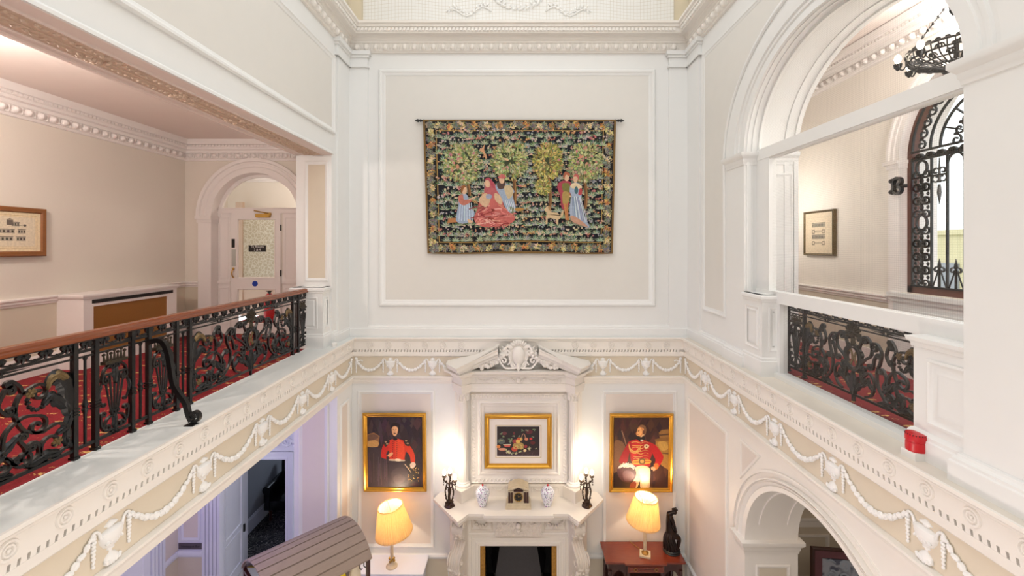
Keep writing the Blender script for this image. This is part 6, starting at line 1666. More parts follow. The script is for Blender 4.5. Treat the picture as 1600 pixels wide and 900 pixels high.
sh = cat([(0, -1.86), (-.06, -1.79), (-.13, -1.70), (-.145, -1.60), (-.12, -1.52), (-.06, -1.455), (0, -1.44), (.06, -1.455), (.12, -1.52), (.145, -1.60), (.13, -1.70), (.06, -1.79), (0, -1.86)], 4)[:-1]
prism(mb, CF, sh, -.2, .0)
ell(mb, CF, 0, -1.64, .0, .15, .10, .06, pi / 2, 16, 10)
tube(mb, [CF(u * .97, -1.64 + (v + 1.64) * .97, .005) for u, v in sh], .016, 8, closed=True)
for k in range(11):
    a = pi * (.08 + .84 * k / 10); ell(mb, CF, .13 * cos(a), -1.55 + .11 * sin(a), .012, .04, .02, .022, a, 7, 4)
for s in (-1, 1):
    strap(mb, CF, scroll([(s * .09, -1.52), (s * .16, -1.50), (s * .20, -1.56)], None, (.045, -s, 1.3), 6), .028, -.06, .03)
    strap(mb, CF, scroll([(s * .03, -1.82), (s * .12, -1.83), (s * .20, -1.82), (s * .26, -1.75)], None, (.055, s, 1.3), 6), .024, -.06, .03)
    strap(mb, CF, scroll([(s * .14, -1.62), (s * .12, -1.72), (s * .16, -1.78)], (.03, -s, 1), None, 6), .02, -.05, .02)
    leaf(mb, CF, [(s * .05, -1.84), (s * .10, -1.78), (s * .11, -1.70)], .08, 4, .0, .03)
leaf(mb, CF, [(0, -1.74), (0, -1.80), (0, -1.87)], .10, 4, .03, .03)
obj('cartouche', mb, fp_)
for s in (-1, 1):
    mb = MB('cream_plaster')
    P = cat([(s * .20, -1.58), (s * .27, -1.66), (s * .36, -1.74), (s * .46, -1.785), (s * .56, -1.81)], 5)
    for i, (u, v) in enumerate(P):
        for q in range(3): ell(mb, CF, u + R3.uniform(-.025, .025), v + R3.uniform(-.025, .035), R3.uniform(-.03, .03), .034, .03, .032, R3.uniform(0, 3), 8, 5)
        if i % 3 == 0: leaf(mb, CF, [(u, v), (u + s * .02, v + .05), (u + s * .05, v + .08)], .04, 3, .01, .015)
    obj('fruit_festoon', mb, fp_)

# ================================================================== ON THE MANTEL
def vase(x, y, label):
    t = thing('lidded_vase', (x, y, MZ), label, 'vase', 'floral vases on the mantel')
    mb = MB('porcelain_floral'); lathe(mb, (x, y, MZ), [(.05, 0), (.055, .005), (.058, .02), (.075, .07), (.095, .14), (.104, .19), (.098, .225), (.075, .25), (.06, .257), (.058, .262)], 28); obj('body', mb, t)
    mb = MB('porcelain_floral'); lathe(mb, (x, y, MZ), [(.064, .258), (.066, .266), (.05, .284), (.02, .292), (.0, .293)], 24); ld = obj('lid', mb, t)
    mb = MB('red_plastic'); lathe(mb, (x, y, MZ), [(.012, .292), (.015, .302), (.010, .316), (.0, .318)], 12); obj('finial', mb, ld, label='small red knob')
vase(-.53, 6.64, 'white floral lidded porcelain vase between the clock and the left candelabrum')
vase(.435, 6.64, 'white floral lidded porcelain vase between the clock and the right candelabrum')
ck = thing('mantel_clock', (0, 6.64, MZ), 'temple-shaped cream marble clock with dark columns in the middle of the mantel', 'clock')
mb = MB('clock_marble'); CX0 = .0
box(mb, plan, -.185, .185, 6.53, 6.76, MZ, MZ + .04); box(mb, plan, -.17, .17, 6.55, 6.75, MZ + .04, MZ + .07); obj('plinth', mb, ck)
mb = MB('clock_marble'); box(mb, plan, -.075, .075, 6.60, 6.75, MZ + .07, MZ + .235); box(mb, plan, -.15, .15, 6.70, 6.75, MZ + .07, MZ + .235); obj('case', mb, ck)
mb = MB('clock_marble'); box(mb, plan, -.155, .155, 6.57, 6.75, MZ + .235, MZ + .25); prism(mb, far(6.59), [(-.15, MZ + .25), (.15, MZ + .25), (.15, MZ + .285), (.075, MZ + .325), (0, MZ + .345), (-.075, MZ + .325), (-.15, MZ + .285)], -.16, 0); mould(mb, far(6.59), [(.155, MZ + .275), (0, MZ + .325), (-.155, MZ + .275)], [(0, 0), (0, .025), (.022, .025), (.022, 0)]); obj('pediment', mb, ck)
mb = MB('mahogany_dark'); prism(mb, far(6.588), [(-.10, MZ + .262), (.10, MZ + .262), (0, MZ + .303)], -.005, .002); box(mb, far(6.588), -.07, .07, MZ + .238, MZ + .258, 0, .022); obj('dark_inlay', mb, ck)
for x in (-.135, -.10, .10, .135):
    mb = MB('mahogany_dark'); lathe(mb, (x, 6.595, MZ), [(.018, .07), (.016, .09), (.015, .22), (.019, .235)], 10); obj('column', mb, ck)
mb = MB('black_dark'); prism(mb, far(6.60), [(.062 * cos(2 * pi * i / 32), MZ + .15 + .062 * sin(2 * pi * i / 32)) for i in range(32)], 0, .010); dl_ = obj('dial', mb, ck)
mb = MB('brass'); tube(mb, [far(6.60)(.064 * cos(2 * pi * i / 32), MZ + .15 + .064 * sin(2 * pi * i / 32), .008) for i in range(32)], .005, 6, closed=True); obj('bezel', mb, dl_)
mb = MB('brass')
for i in range(12):
    a = 2 * pi * i / 12; strap(mb, far(6.60), [(.044 * cos(a), MZ + .15 + .044 * sin(a)), (.055 * cos(a), MZ + .15 + .055 * sin(a))], .004, .010, .012)
for a, l in ((1.9, .03), (.5, .045)): strap(mb, far(6.60), [(0, MZ + .15), (l * cos(a), MZ + .15 + l * sin(a))], .004, .011, .014)
obj('hands', mb, dl_)

def candelabrum(x, y, s, label):
    t = thing('candelabrum', (x, y, MZ), label, 'candelabrum', 'bronze candelabra on the mantel')
    mb = MB('candelabra_bronze'); Rr = random.Random(5)
    lathe(mb, (x, y, MZ), [(.075, 0), (.07, .02), (.05, .04), (.04, .07), (.045, .085), (.03, .10)], 9, mod=lambda a, z: 1 + .12 * cos(a * 4))
    for k in range(10): ell(mb, plan, x + .05 * cos(k * .63), y + .05 * sin(k * .63), MZ + .03 + .02 * (k % 2), .022, .016, .02, k, 6, 4)
    obj('base', mb, t)
    mb = MB('candelabra_bronze')        # a standing figure with raised arms among twisting branches
    tube(mb, [(x, y, MZ + .09), (x - .006, y, MZ + .15), (x + .004, y - .004, MZ + .20), (x, y, MZ + .25), (x, y, MZ + .285), (x, y, MZ + .31)], [.022, .02, .024, .026, .013, .012], 10)
    ell(mb, plan, x, y - .005, MZ + .325, .018, .018, .022)
    for q in (-1, 1):
        tube(mb, cat([(x + q * .02, y, MZ + .275), (x + q * .045, y - .01, MZ + .30), (x + q * .03, y - .01, MZ + .36)], 4), [.010, .009, .008, .008, .008, .008, .007, .007, .007], 7)
        tube(mb, cat([(x + q * .03, y, MZ + .07), (x + q * .055, y + .01, MZ + .16), (x + q * .06, y, MZ + .24), (x + q * .035, y, MZ + .33), (x + q * .05, y, MZ + .38)], 5), .010, 7)
        for k in range(5): ell(mb, plan, x + q * (.05 + .008 * sin(k)), y, MZ + .12 + .045 * k, .016, .010, .014, k, 6, 4)
    obj('stem', mb, t)
    for q, (dx, dz, dy) in enumerate(((-.075, .43, .0), (.005, .445, .02), (.085, .38, -.03))):
        ax, ay, az = x + s * dx, y + dy, MZ + dz
        mb = MB('candelabra_bronze'); tube(mb, cat([(x, y, MZ + .34), (x + s * dx * .5, y + dy * .5, MZ + .345), (ax, ay, az - .05), (ax, ay, az)], 5), .009, 7)
        lathe(mb, (ax, ay, az), [(.010, -.02), (.03, 0), (.034, .012), (.014, .016), (.014, .03)], 12)
        for k in range(3): ell(mb, plan, ax + s * (.012 if dx > 0 else -.012), ay, az - .04 - .035 * k, .008, .008, .016)
        arm = obj('arm', mb, t)
        mb = MB('bulb_glow'); lathe(mb, (ax, ay, az), [(.012, .03), (.022, .05), (.026, .07), (.018, .10), (.0, .12)], 12); obj('bulb', mb, arm, label='lit bulb')
candelabrum(-1.02, 6.62, 1, 'three-light bronze candelabrum at the left end of the mantel shelf')
candelabrum(1.01, 6.62, -1, 'three-light bronze candelabrum at the right end of the mantel shelf')

# ================================================================== FURNITURE AND LAMPS
WZT = -4.79
cb = thing('side_cabinet', (-1.885, 6.74, FLOOR), 'low white painted cabinet below the left portrait, lamp on top', 'cabinet')
mb = MB('blue_white_paint'); box(mb, plan, -2.38, -1.39, 6.545, 6.96, WZT - .028, WZT); obj('top', mb, cb)
mb = MB('blue_white_paint'); box(mb, plan, -2.33, -1.44, 6.59, 6.955, FLOOR + .06, WZT - .028); obj('carcase', mb, cb)
for k in (0, 1):
    u0 = -2.30 + k * .425; mb = MB('blue_white_paint'); box(mb, far(6.59), u0, u0 + .405, WZT - .16, WZT - .05, 0, .016); dw = obj('drawer', mb, cb)
    mb = MB('brass'); ell(mb, far(6.59), u0 + .2, WZT - .105, .03, .014, .014, .014); obj('knob', mb, dw)
    mb = MB('blue_white_paint'); box(mb, far(6.59), u0, u0 + .405, FLOOR + .09, WZT - .18, 0, .016); mould(mb, far(6.574), rect(u0 + .05, u0 + .355, FLOOR + .13, WZT - .22), [(0, 0), (0, .006), (.01, .006), (.02, -.004)], True); dd = obj('door', mb, cb)
    mb = MB('brass'); ell(mb, far(6.59), u0 + (.37 if k == 0 else .035), WZT - .30, .03, .012, .012, .012); obj('knob', mb, dd)
for x in (-2.30, -1.47):
    for y in (6.62, 6.92): mb = MB('blue_white_paint'); box(mb, plan, x - .025, x + .025, y - .025, y + .025, FLOOR, FLOOR + .06); obj('foot', mb, cb)
TT = -4.59
tb = thing('side_table', (1.845, 6.71, FLOOR), 'mahogany side table with carved frieze standing below the right portrait', 'table')
mb = MB('mahogany')
prism(mb, plan, [(1.27, 6.965), (1.27, 6.50), (1.54, 6.50), (1.54, 6.465), (2.15, 6.465), (2.15, 6.50), (2.43, 6.50), (2.43, 6.965)], TT - .025, TT)
obj('table_top', mb, tb)
mb = MB('mahogany_dark'); box(mb, plan, 1.31, 2.39, 6.53, 6.95, TT - .13, TT - .025); box(mb, plan, 1.57, 2.12, 6.495, 6.6, TT - .15, TT - .025); box(mb, plan, 1.33, 2.37, 6.56, 6.93, FLOOR + .14, FLOOR + .165); apr = obj('frieze', mb, tb)
for u0, u1 in ((1.585, 2.105),):
    mb = MB('mahogany'); box(mb, far(6.495), u0, u1, TT - .135, TT - .045, 0, .012)
    mould(mb, far(6.483), rect(u0 + .02, u1 - .02, TT - .125, TT - .055), [(0, 0), (0, .005), (.008, .005), (.012, 0)], True); dw = obj('drawer', mb, tb)
    for u in (u0 + .11, u1 - .11): mb = MB('tarnished_brass'); tube(mb, [far(6.483)(u + .022 * cos(a), TT - .09 + .022 * sin(a), .006) for a in [2 * pi * i / 16 for i in range(16)]], .004, 6, closed=True); obj('ring_handle', mb, dw)
mb = MB('mahogany_dark')
for k in range(16): ell(mb, far(6.483), 1.70 + k * .02, TT - .09, .0, .009, .006, .006, k, 6, 4)
obj('carved_inlay', mb, tb)
mb = MB('mahogany_dark'); box(mb, plan, 1.33, 2.37, 6.935, 6.95, FLOOR + .14, TT - .13); obj('shade_backing', mb, tb)  # added dark board, stands in for the shaded interior under the table
for x in (1.335, 1.60, 2.09, 2.365):
    for y in (6.53, 6.92):
        if y > 6.8 and 1.5 < x < 2.2: continue
        mb = MB('mahogany_dark'); P = [(.028, TT - .13), (.03, TT - .20), (.018, TT - .22), (.026, TT - .26), (.022, FLOOR + .2), (.03, FLOOR + .16), (.018, FLOOR + .10), (.022, FLOOR)]
        lathe(mb, (x, y, 0), [(r, z) for r, z in P[::-1]], 8); obj('leg', mb, tb)
for x, s in ((1.36, 1), (2.34, -1), (1.57, -1), (2.12, 1)):
    mb = MB('mahogany_dark'); prism(mb, far(6.54), [(x, TT - .13), (x + s * .12, TT - .13), (x + s * .05, TT - .16), (x, TT - .25)], -.01, .01); obj('bracket', mb, tb)

def lamp(x, y, z, rb, rt, zb, zt, square, label, roll=0.0, nod=0.0):
    zm = zb + (zt - zb) * .6
    def tilt(p):        # the shade sits a little askew on its ring
        a, b, c = p[0] - x, p[1] - y, p[2] - zm
        a, c = a * cos(roll) - c * sin(roll), a * sin(roll) + c * cos(roll)
        b, c = b * cos(nod) - c * sin(nod), b * sin(nod) + c * cos(nod)
        return (x + a, y + b, zm + c)
    t = thing('table_lamp', (x, y, z), label, 'lamp', None)
    mb = MB('tarnished_brass')
    if square:
        prism(mb, plan, [(x - .11 * cos(a), y - .11 * sin(a)) for a in [.5 + pi / 2 * k for k in range(4)]], z, z + .025, 'clock_marble')
        lathe(mb, (x, y, z), [(.05, .025), (.052, .04), (.03, .06), (.022, .08)], 16)
    else:
        lathe(mb, (x, y, z), [(.085, 0), (.085, .015), (.07, .03), (.04, .05), (.03, .07)], 20, 'clock_marble')
        for k in range(9): ell(mb, plan, x + .035 * cos(k * .7), y + .035 * sin(k * .7), z + .09 + .02 * (k % 3), .02, .016, .02, k, 6, 4, 'brass')
    obj('base', mb, t)
    mb = MB('clock_marble'); lathe(mb, (x, y, 0), [(.022, z + .06), (.026, z + .1), (.024, z + .3), (.020, zb + .02), (.010, zb + .05), (.008, zt - .12)], 14); obj('stem', mb, t)
    mb = MB('silk_shade'); H = zt - zb
    md = lambda a, q: 1 + .022 * cos(a * 44)
    prof = [(rb, zb), (rb * .985 + rt * .015, zb + .012)] + [(rb + (rt - rb) * k / 8, zb + H * k / 8) for k in range(1, 9)]
    lathe(mb, (x, y, 0), prof + [(r - .004, q) for r, q in prof[::-1]], 176, mod=md)
    mb.f = [f for f in mb.f if len(f) == 4]; mb.m = mb.m[:len(mb.f)]; mb.c = mb.c[:len(mb.f)]
    mb.pt(tilt); sh = obj('lamp_shade', mb, t)
    mb = MB('silk_shade')
    for r, q in ((rb, zb), (rt, zt)):
        tube(mb, [(x + r * cos(2 * pi * k / 48), y + r * sin(2 * pi * k / 48), q) for k in range(48)], .007, 6, closed=True)
        for k in range(72):
            a = 2 * pi * k / 72; up = .012 if q == zt else -.014; tube(mb, [(x + r * cos(a), y + r * sin(a), q), (x + r * 1.02 * cos(a), y + r * 1.02 * sin(a), q + up)], [.005, .002], 4)
    mb.pt(tilt); obj('fringe', mb, sh)
    mb = MB('bulb_glow'); ell(mb, plan, x, y, zb + H * .55, .035, .035, .05, 0, 12, 8); obj('bulb', mb, t, label='lit bulb')
    mb = MB('brass')
    for k in range(3): a = 2 * pi * k / 3; tube(mb, [(x, y, zt - .12), (x + rt * cos(a), y + rt * sin(a), zt - .005)], .003, 5)
    mb.pt(tilt); obj('shade_ring', mb, sh)
    pl = bpy.data.lights.new('lamp_light', 'POINT'); pl.energy = 15; pl.color = (1, .83, .61); pl.shadow_soft_size = .05
    lo = bpy.data.objects.new('lamp_light', pl); COL.objects.link(lo); lo.location = (x, y, zb + H * .55 + .10)
lamp(-1.895, 6.706, WZT, .27, .178, -4.29, -3.88, False, 'lit lamp with pleated cream silk shade on the white cabinet', .13, .06)
lamp(1.884, 6.666, TT, .245, .165, -4.10, -3.735, True, 'lit lamp with pleated cream silk shade on the mahogany side table', -.11, .06)
mb = MB('brass'); tube(mb, cat([(1.83, 6.80, TT + .006), (1.79, 6.86, TT + .006), (1.74, 6.95, TT + .006), (1.73, 6.985, TT + .004)], 5), .004, 6); obj('lamp_cord', mb, label='thin gold lamp cord trailing to the back of the mahogany table', cat_='cord')

# bronze figure: a draped woman bent forward, one knee raised on a rock
st = thing('bronze_statuette', (2.31, 6.75, TT), 'dark bronze statuette of a bowed draped figure on the mahogany table', 'statue')
bx, by = 2.31, 6.75
mb = MB('black_dark'); lathe(mb, (bx, by, TT), [(.125, 0), (.128, .012), (.118, .022), (.122, .035), (.105, .05), (.0, .05)], 32); obj('base', mb, st)
def skin(name, edges, verts, mat, parent, sub=2):
    me = bpy.data.meshes.new(name); me.from_pydata([v[0] for v in verts], edges, [])
    o = bpy.data.objects.new(name, me); COL.objects.link(o)
    md = o.modifiers.new('s', 'SKIN'); 
    for i, v in enumerate(verts):
        sv = me.skin_vertices[0].data[i]; r = v[1]; sv.radius = (r, r) if not isinstance(r, tuple) else r; sv.use_root = (i == 0)
    m2 = o.modifiers.new('u', 'SUBSURF'); m2.levels = sub; m2.render_levels = sub
    dg = bpy.context.evaluated_depsgraph_get(); ev = bpy.data.meshes.new_from_object(o.evaluated_get(dg)); bpy.data.objects.remove(o)
    mb = MB(mat); mb.add([tuple(v.co) for v in ev.vertices], [tuple(p.vertices) for p in ev.polygons]); bpy.data.meshes.remove(ev)
    return obj(name, mb, parent, smooth=80)
z0 = TT + .05
V = [((bx - .03, by, z0 + .22), .064), ((bx - .036, by, z0 + .32), .050), ((bx - .042, by, z0 + .43), .058), ((bx - .03, by, z0 + .505), .052), ((bx + .008, by - .005, z0 + .535), .026), ((bx + .045, by - .01, z0 + .548), .042), ((bx + .066, by - .01, z0 + .518), .028),
     ((bx + .04, by - .04, z0 + .20), .052), ((bx + .10, by - .05, z0 + .175), .038), ((bx + .085, by - .05, z0 + .09), .030), ((bx + .075, by - .05, z0 + .02), .022), ((bx + .105, by - .07, z0 + .008), .015),
     ((bx - .035, by + .02, z0 + .12), .058), ((bx - .035, by + .025, z0 + .06), .052), ((bx - .03, by + .025, z0 + .01), .05),
     ((bx - .02, by - .06, z0 + .485), .030), ((bx + .008, by - .075, z0 + .385), .024), ((bx + .035, by - .06, z0 + .31), .019), ((bx + .055, by - .05, z0 + .26), .018),
     ((bx - .01, by + .055, z0 + .485), .028), ((bx + .015, by + .06, z0 + .40), .022), ((bx + .03, by + .02, z0 + .335), .018)]
E = [(0, 1), (1, 2), (2, 3), (3, 4), (4, 5), (5, 6), (0, 7), (7, 8), (8, 9), (9, 10), (10, 11), (0, 12), (12, 13), (13, 14), (2, 15), (15, 16), (16, 17), (17, 18), (2, 19), (19, 20), (20, 21)]
fig = skin('figure', E, V, 'bronze', st)
mb = MB('bronze'); ell(mb, plan, bx + .045, by + .0, z0 + .572, .032, .034, .026); ell(mb, plan, bx + .02, by + .005, z0 + .575, .02, .02, .018)
for k in range(8): ell(mb, plan, bx + .045 + .03 * cos(k), by + .03 * sin(k), z0 + .572 + .01 * (k % 2), .016, .012, .012, k)
obj('hair', mb, fig)
mb = MB('bronze')
for k in range(11):
    a = 1.0 + k * .42; tube(mb, cat([(bx - .015 + .045 * cos(a), by + .045 * sin(a), z0 + .24), (bx - .03 + .07 * cos(a), by + .065 * sin(a), z0 + .17), (bx - .02 + .085 * cos(a + .2), by + .08 * sin(a + .2), z0 + .08), (bx - .01 + .095 * cos(a + .3), by + .09 * sin(a + .3), z0)], 4), [.02] * 4 + [.022] * 4 + [.024] * 4 + [.02], 7)
obj('drapery', mb, fig)

# ================================================================== SWEET CART
A = (.686, .7276); Bv = (.7276, -.686)
r0 = (-2.41, 5.09)          # middle of the ridge
def CT(a, z, b): return (r0[0] + A[0] * a + Bv[0] * b, r0[1] + A[1] * a + Bv[1] * b, z)
def CP_(a, b, w): return CT(a, w, b)
ct = thing('display_cart', (r0[0], r0[1], FLOOR), 'wooden display cart with a curved grey slatted roof by the lower left opening', 'cart')
HW, RT, RS = .46, -3.35, .25
def roofz(t): return RT - RS * (1 - cos(t)) / (1 - cos(1.15))
NS = 10
mb_all = []
for k in range(NS):
    t0 = -1.15 + 2.30 * k / NS; t1 = -1.15 + 2.30 * (k + 1) / NS; g = .016
    mb = MB('grey_slat'); b0, b1 = HW * sin(t0 + g) / sin(1.15), HW * sin(t1 - g) / sin(1.15); q0, q1 = roofz(t0 + g), roofz(t1 - g)
    vs = []
    for a in (-.53, .56): vs += [CT(a, q0, b0), CT(a, q1, b1), CT(a, q1 - .018, b1), CT(a, q0 - .018, b0)]
    mb.add(vs, [(0, 1, 2, 3), (7, 6, 5, 4), (0, 4, 5, 1), (1, 5, 6, 2), (2, 6, 7, 3), (3, 7, 4, 0)]); obj('roof_slat', mb, ct, smooth=0)
mb = MB('mahogany_dark'); P = [(HW * .99 * sin(t) / sin(1.15), roofz(t) - .024) for t in [-1.12 + 2.24 * i / 24 for i in range(25)]]
strap(mb, lambda u, v, w: CT(w, v, u), P, .006, -.48, .51); obj('gap_shade_sheet', mb, ct)  # dark sheet added under the slats so their gaps look shaded
for a in (-.50, .53):
    mb = MB('mahogany_dark'); P = [(HW * .97 * sin(t) / sin(1.15), roofz(t) - .022) for t in [-1.15 + 2.3 * i / 16 for i in range(17)]]
    strap(mb, lambda u, v, w, a=a: CT(a + w, v, u), P, .03, -.015, .015); box(mb, lambda u, v, w, a=a: CT(a + w, v, u), -HW * .95, HW * .95, RT - RS - .04, RT - RS - .01, -.015, .015); obj('roof_rib', mb, ct)
    for b in (-.42, .42):
        mb = MB('mahogany_dark'); box(mb, CP_, a - .018, a + .018, b - .018, b + .018, FLOOR + .35, RT - RS - .01); obj('post', mb, ct)
mb = MB('grey_slat'); box(mb, CP_, -.56, .56, -.42, .42, FLOOR + .35, FLOOR + .80); box(mb, CP_, -.60, .60, -.46, .46, FLOOR + .80, FLOOR + .83); obj('counter', mb, ct)
mb = MB('grey_slat'); box(mb, CP_, -.54, .54, -.40, .40, -4.02, -4.0); obj('shelf', mb, ct)
for a in (-.35, .35):
    for b in (-.44, .44):
        mb = MB('mahogany_dark'); W_ = lambda u, v, w, b=b: CT(u, v, b + w)
        strap(mb, W_, [(a + .28 * cos(2 * pi * i / 28), FLOOR + .30 + .28 * sin(2 * pi * i / 28)) for i in range(29)], .04, -.02, .02)
        for k in range(8): an = 2 * pi * k / 8; strap(mb, W_, [(a, FLOOR + .30), (a + .27 * cos(an), FLOOR + .30 + .27 * sin(an))], .02, -.012, .012)
        obj('wheel', mb, ct)
# goods under the roof
for a in (.46, .51):
    mb = MB('iron'); tube(mb, [CT(a, RT - RS - .02, .36), CT(a, RT - RS - .12, .36)], .006, 6); tube(mb, [CT(a, RT - RS - .12, .36), CT(a + .015, RT - RS - .14, .37), CT(a + .02, RT - RS - .12, .38)], .006, 6)
    obj('hook', mb, ct)
def bag(a, b, z, w, h, mat, label, rib=True):
    t = thing('gift_bag', CT(a, z, b), label, 'bag', 'paper bags on the cart')
    mb = MB(mat); n = 10; vs = []; Rb = random.Random(int(a * 100) + 77)
    for k in range(5):
        q = k / 4; ww = w * (1 - .25 * q if k < 4 else 1.0) * (.5 if k == 3 else 1)
        for i in range(n): an = 2 * pi * i / n; vs.append(CT(a + ww * .5 * cos(an) * Rb.uniform(.9, 1.1), z + h * q, b + ww * .35 * sin(an) * Rb.uniform(.9, 1.1)))
    mb.add(vs, [(k * n + i, k * n + (i + 1) % n, k * n + n + (i + 1) % n, k * n + n + i) for k in range(4) for i in range(n)] + [tuple(range(n))]); obj('bag_body', mb, t)
    if rib: mb = MB('tan_ribbon'); tube(mb, [CT(a + w * .27 * cos(2 * pi * i / 12), z + h * .75, b + w * .20 * sin(2 * pi * i / 12)) for i in range(12)], .010, 5, closed=True); obj('ribbon', mb, t)
bag(.25, .33, -3.996, .17, .43, 'yellow_paper', 'bright yellow paper bag under the slatted cart roof', False)
bag(.43, .30, -3.996, .16, .42, 'paper_cream', 'cream paper bag with tan ribbon at the open end of the cart')
bag(.06, .33, -3.996, .15, .44, 'paper_white', 'white paper bag beside the yellow one on the cart')

# ================================================================== SMALL THINGS
ra = thing('radiator_cover', (-5.1, 5.8, LEDGE), 'white radiator cover with brown mesh front on the corridor wall', 'radiator cover')
mb = MB('corridor_white'); x0, x1 = -5.26, -4.95
box(mb, plan, x0, x1, 5.10, 5.22, LEDGE, -.60); box(mb, plan, x0, x1, 6.32, 6.49, LEDGE, -.60); box(mb, plan, x0, x1 - .001, 5.22, 6.32, LEDGE, LEDGE + .15); box(mb, plan, x1 - .025, x1 - .001, 5.22, 6.32, -.70, -.601)
obj('casing', mb, ra)
mb = MB('corridor_white'); mould(mb, plan, [(x0, 5.09), (x1 + .005, 5.09), (x1 + .005, 6.50), (x0, 6.50)], [(0, -.60), (-.006, -.59), (-.012, -.575), (-.012, -.56), (-.006, -.55), (0, -.55)]); box(mb, plan, x0, x1 + .01, 5.09, 6.50, -.60, -.551); obj('top', mb, ra)
mb = MB('black_dark'); box(mb, plan, x1 - .004, x1 + .003, 5.20, 6.42, -.665, -.622); obj('vent_slot', mb, ra, label='dark slot under the top')
basic('grille_brown', rgb(158, 108, 50), 0.5, .3, var=.12, scale=160)
mb = MB('grille_brown'); box(mb, plan, x1 - .02, x1 - .014, 5.21, 6.33, LEDGE + .14, -.69); obj('grille', mb, ra, label='brown mesh panel')
al = thing('fire_alarm_sounder', (2.655, 2.99, LEDGE), 'red round fire alarm sounder on a white base on the ledge below the arch', 'alarm')
ax, ay = 2.655, 2.99
mb = MB('white_plastic'); box(mb, plan, ax - .055, ax + .055, ay - .055, ay + .055, LEDGE, LEDGE + .05); obj('base', mb, al)
mb = MB('red_plastic'); lathe(mb, (ax, ay, LEDGE), [(.056, .05), (.058, .06), (.058, .105), (.054, .11), (.054, .115), (.06, .118), (.06, .155), (.056, .165), (.0, .168)], 28); bd = obj('body', mb, al)
mb = MB('black_dark')
for k in range(22): a = 2 * pi * k / 22; ell(mb, plan, ax + .0565 * cos(a), ay + .0565 * sin(a), LEDGE + .158, .004, .004, .008, 0, 6, 4)
obj('sound_slots', mb, bd)
mb = MB('white_plastic'); R_ = -2.57
prism(mb, plan, [(-2.60 + .035 * cos(2 * pi * i / 20), 6.33 + .05 * sin(2 * pi * i / 20)) for i in range(20)], LEDGE, LEDGE + .05)
o = obj('sensor_box', mb, label='small rounded white box on the ledge beside the left pedestal', cat_='sensor')
ex = thing('fire_extinguisher', (-4.42, 7.95, LEDGE), 'red fire extinguisher seen through the lower pane of the glazed door', 'fire extinguisher')
mb = MB('red_plastic'); lathe(mb, (-4.42, 7.95, LEDGE), [(.08, 0), (.085, .02), (.085, .48), (.06, .55), (.025, .58)], 20); obj('cylinder', mb, ex)
mb = MB('black_dark'); lathe(mb, (-4.42, 7.95, LEDGE), [(.025, .58), (.03, .61), (.0, .63)], 10); box(mb, plan, -4.47, -4.37, 7.935, 7.965, LEDGE + .61, LEDGE + .625); tube(mb, cat([(-4.41, 7.90, LEDGE + .60), (-4.33, 7.86, LEDGE + .52), (-4.33, 7.86, LEDGE + .3)], 5), .012, 6); obj('valve', mb, ex)
cs = thing('console_table', (-3.95, 8.7, LEDGE), 'pale console with moulded top behind the glazed door', 'table')
mb = MB('corridor_white'); box(mb, plan, -4.55, -3.3, 8.5, 8.9, -.60, -.55); box(mb, plan, -4.5, -3.35, 8.53, 8.88, -.66, -.60); obj('top', mb, cs)
mb = MB('corridor_dado'); box(mb, plan, -4.45, -3.4, 8.56, 8.86, LEDGE, -.66); obj('body', mb, cs)

# leather armchair in the dark passage
ac = thing('armchair', (-4.53, 9.0, FLOOR), 'black leather high-backed armchair in the dark passage behind the white door', 'chair')
cx, cy = -4.53, 9.0
mb = MB('black_leather')
pts = [(-.30, .42), (-.33, .8), (-.30, 1.02), (-.15, 1.10), (.0, 1.12), (.15, 1.10), (.30, 1.02), (.33, .8), (.30, .42)]
for k, (w0, w1) in enumerate(((.0, .14),)): prism(mb, lambda u, v, w: (cx + u, cy + .28 + w + .08 * (v - .4), FLOOR + v), pts, w0, w1)
tube(mb, [(cx + u, cy + .35 + .08 * (v - .4), FLOOR + v) for u, v in cat(pts, 4)], .09, 10); obj('backrest', mb, ac)
mb = MB('black_leather'); box(mb, plan, cx - .30, cx + .30, cy - .30, cy + .30, FLOOR + .22, FLOOR + .40); ell(mb, plan, cx, cy, FLOOR + .40, .30, .30, .07, 0, 16, 8); obj('seat', mb, ac)
for s in (-1, 1):
    mb = MB('black_leather'); tube(mb, [(cx + s * .35, cy + .35, FLOOR + .62), (cx + s * .37, cy - .30, FLOOR + .60)], .08, 12); box(mb, plan, cx + s * .36 - .05, cx + s * .36 + .05, cy - .30, cy + .34, FLOOR + .22, FLOOR + .60); obj('armrest', mb, ac)
    for y in (-.27, .30): mb = MB('mahogany_dark'); lathe(mb, (cx + s * .30, cy + y, FLOOR), [(.02, 0), (.03, .05), (.022, .12), (.035, .22)], 10); obj('leg', mb, ac)

# embroidered panel in the room beyond the lower arch
sc_ = thing('fire_screen', (4.62, 6.35, FLOOR), 'dark-framed panel of blue-grey scroll fabric beyond the lower right arch', 'screen')
rot = .12
def SM(u, v, w): return (4.62 + u * cos(rot) + w * sin(rot), 6.35 - u * sin(rot) - w * cos(rot), v)
W2, ZT = .44, -4.29
mb = MB('mahogany_dark'); mould(mb, SM, rect(-W2, W2, FLOOR + .12, ZT), [(0, -.02), (0, .02), (.012, .03), (.03, .03), (.04, .015), (.04, -.02)], True)
for s in (-1, 1): box(mb, SM, *sorted((s * W2, s * (W2 - .05))), FLOOR, FLOOR + .12, -.12, .12)
obj('frame', mb, sc_)
mb = MB('mauve_wood'); mould(mb, SM, rect(-W2 + .04, W2 - .04, FLOOR + .16, ZT - .04), [(0, 0), (0, .012), (.10, .012), (.11, .0)], True); obj('inner_frame', mb, sc_)
mb = MB('scroll_fabric'); box(mb, SM, -W2 + .14, W2 - .14, FLOOR + .26, ZT - .14, -.01, .004)
pnl = obj('fabric_panel', mb, sc_)
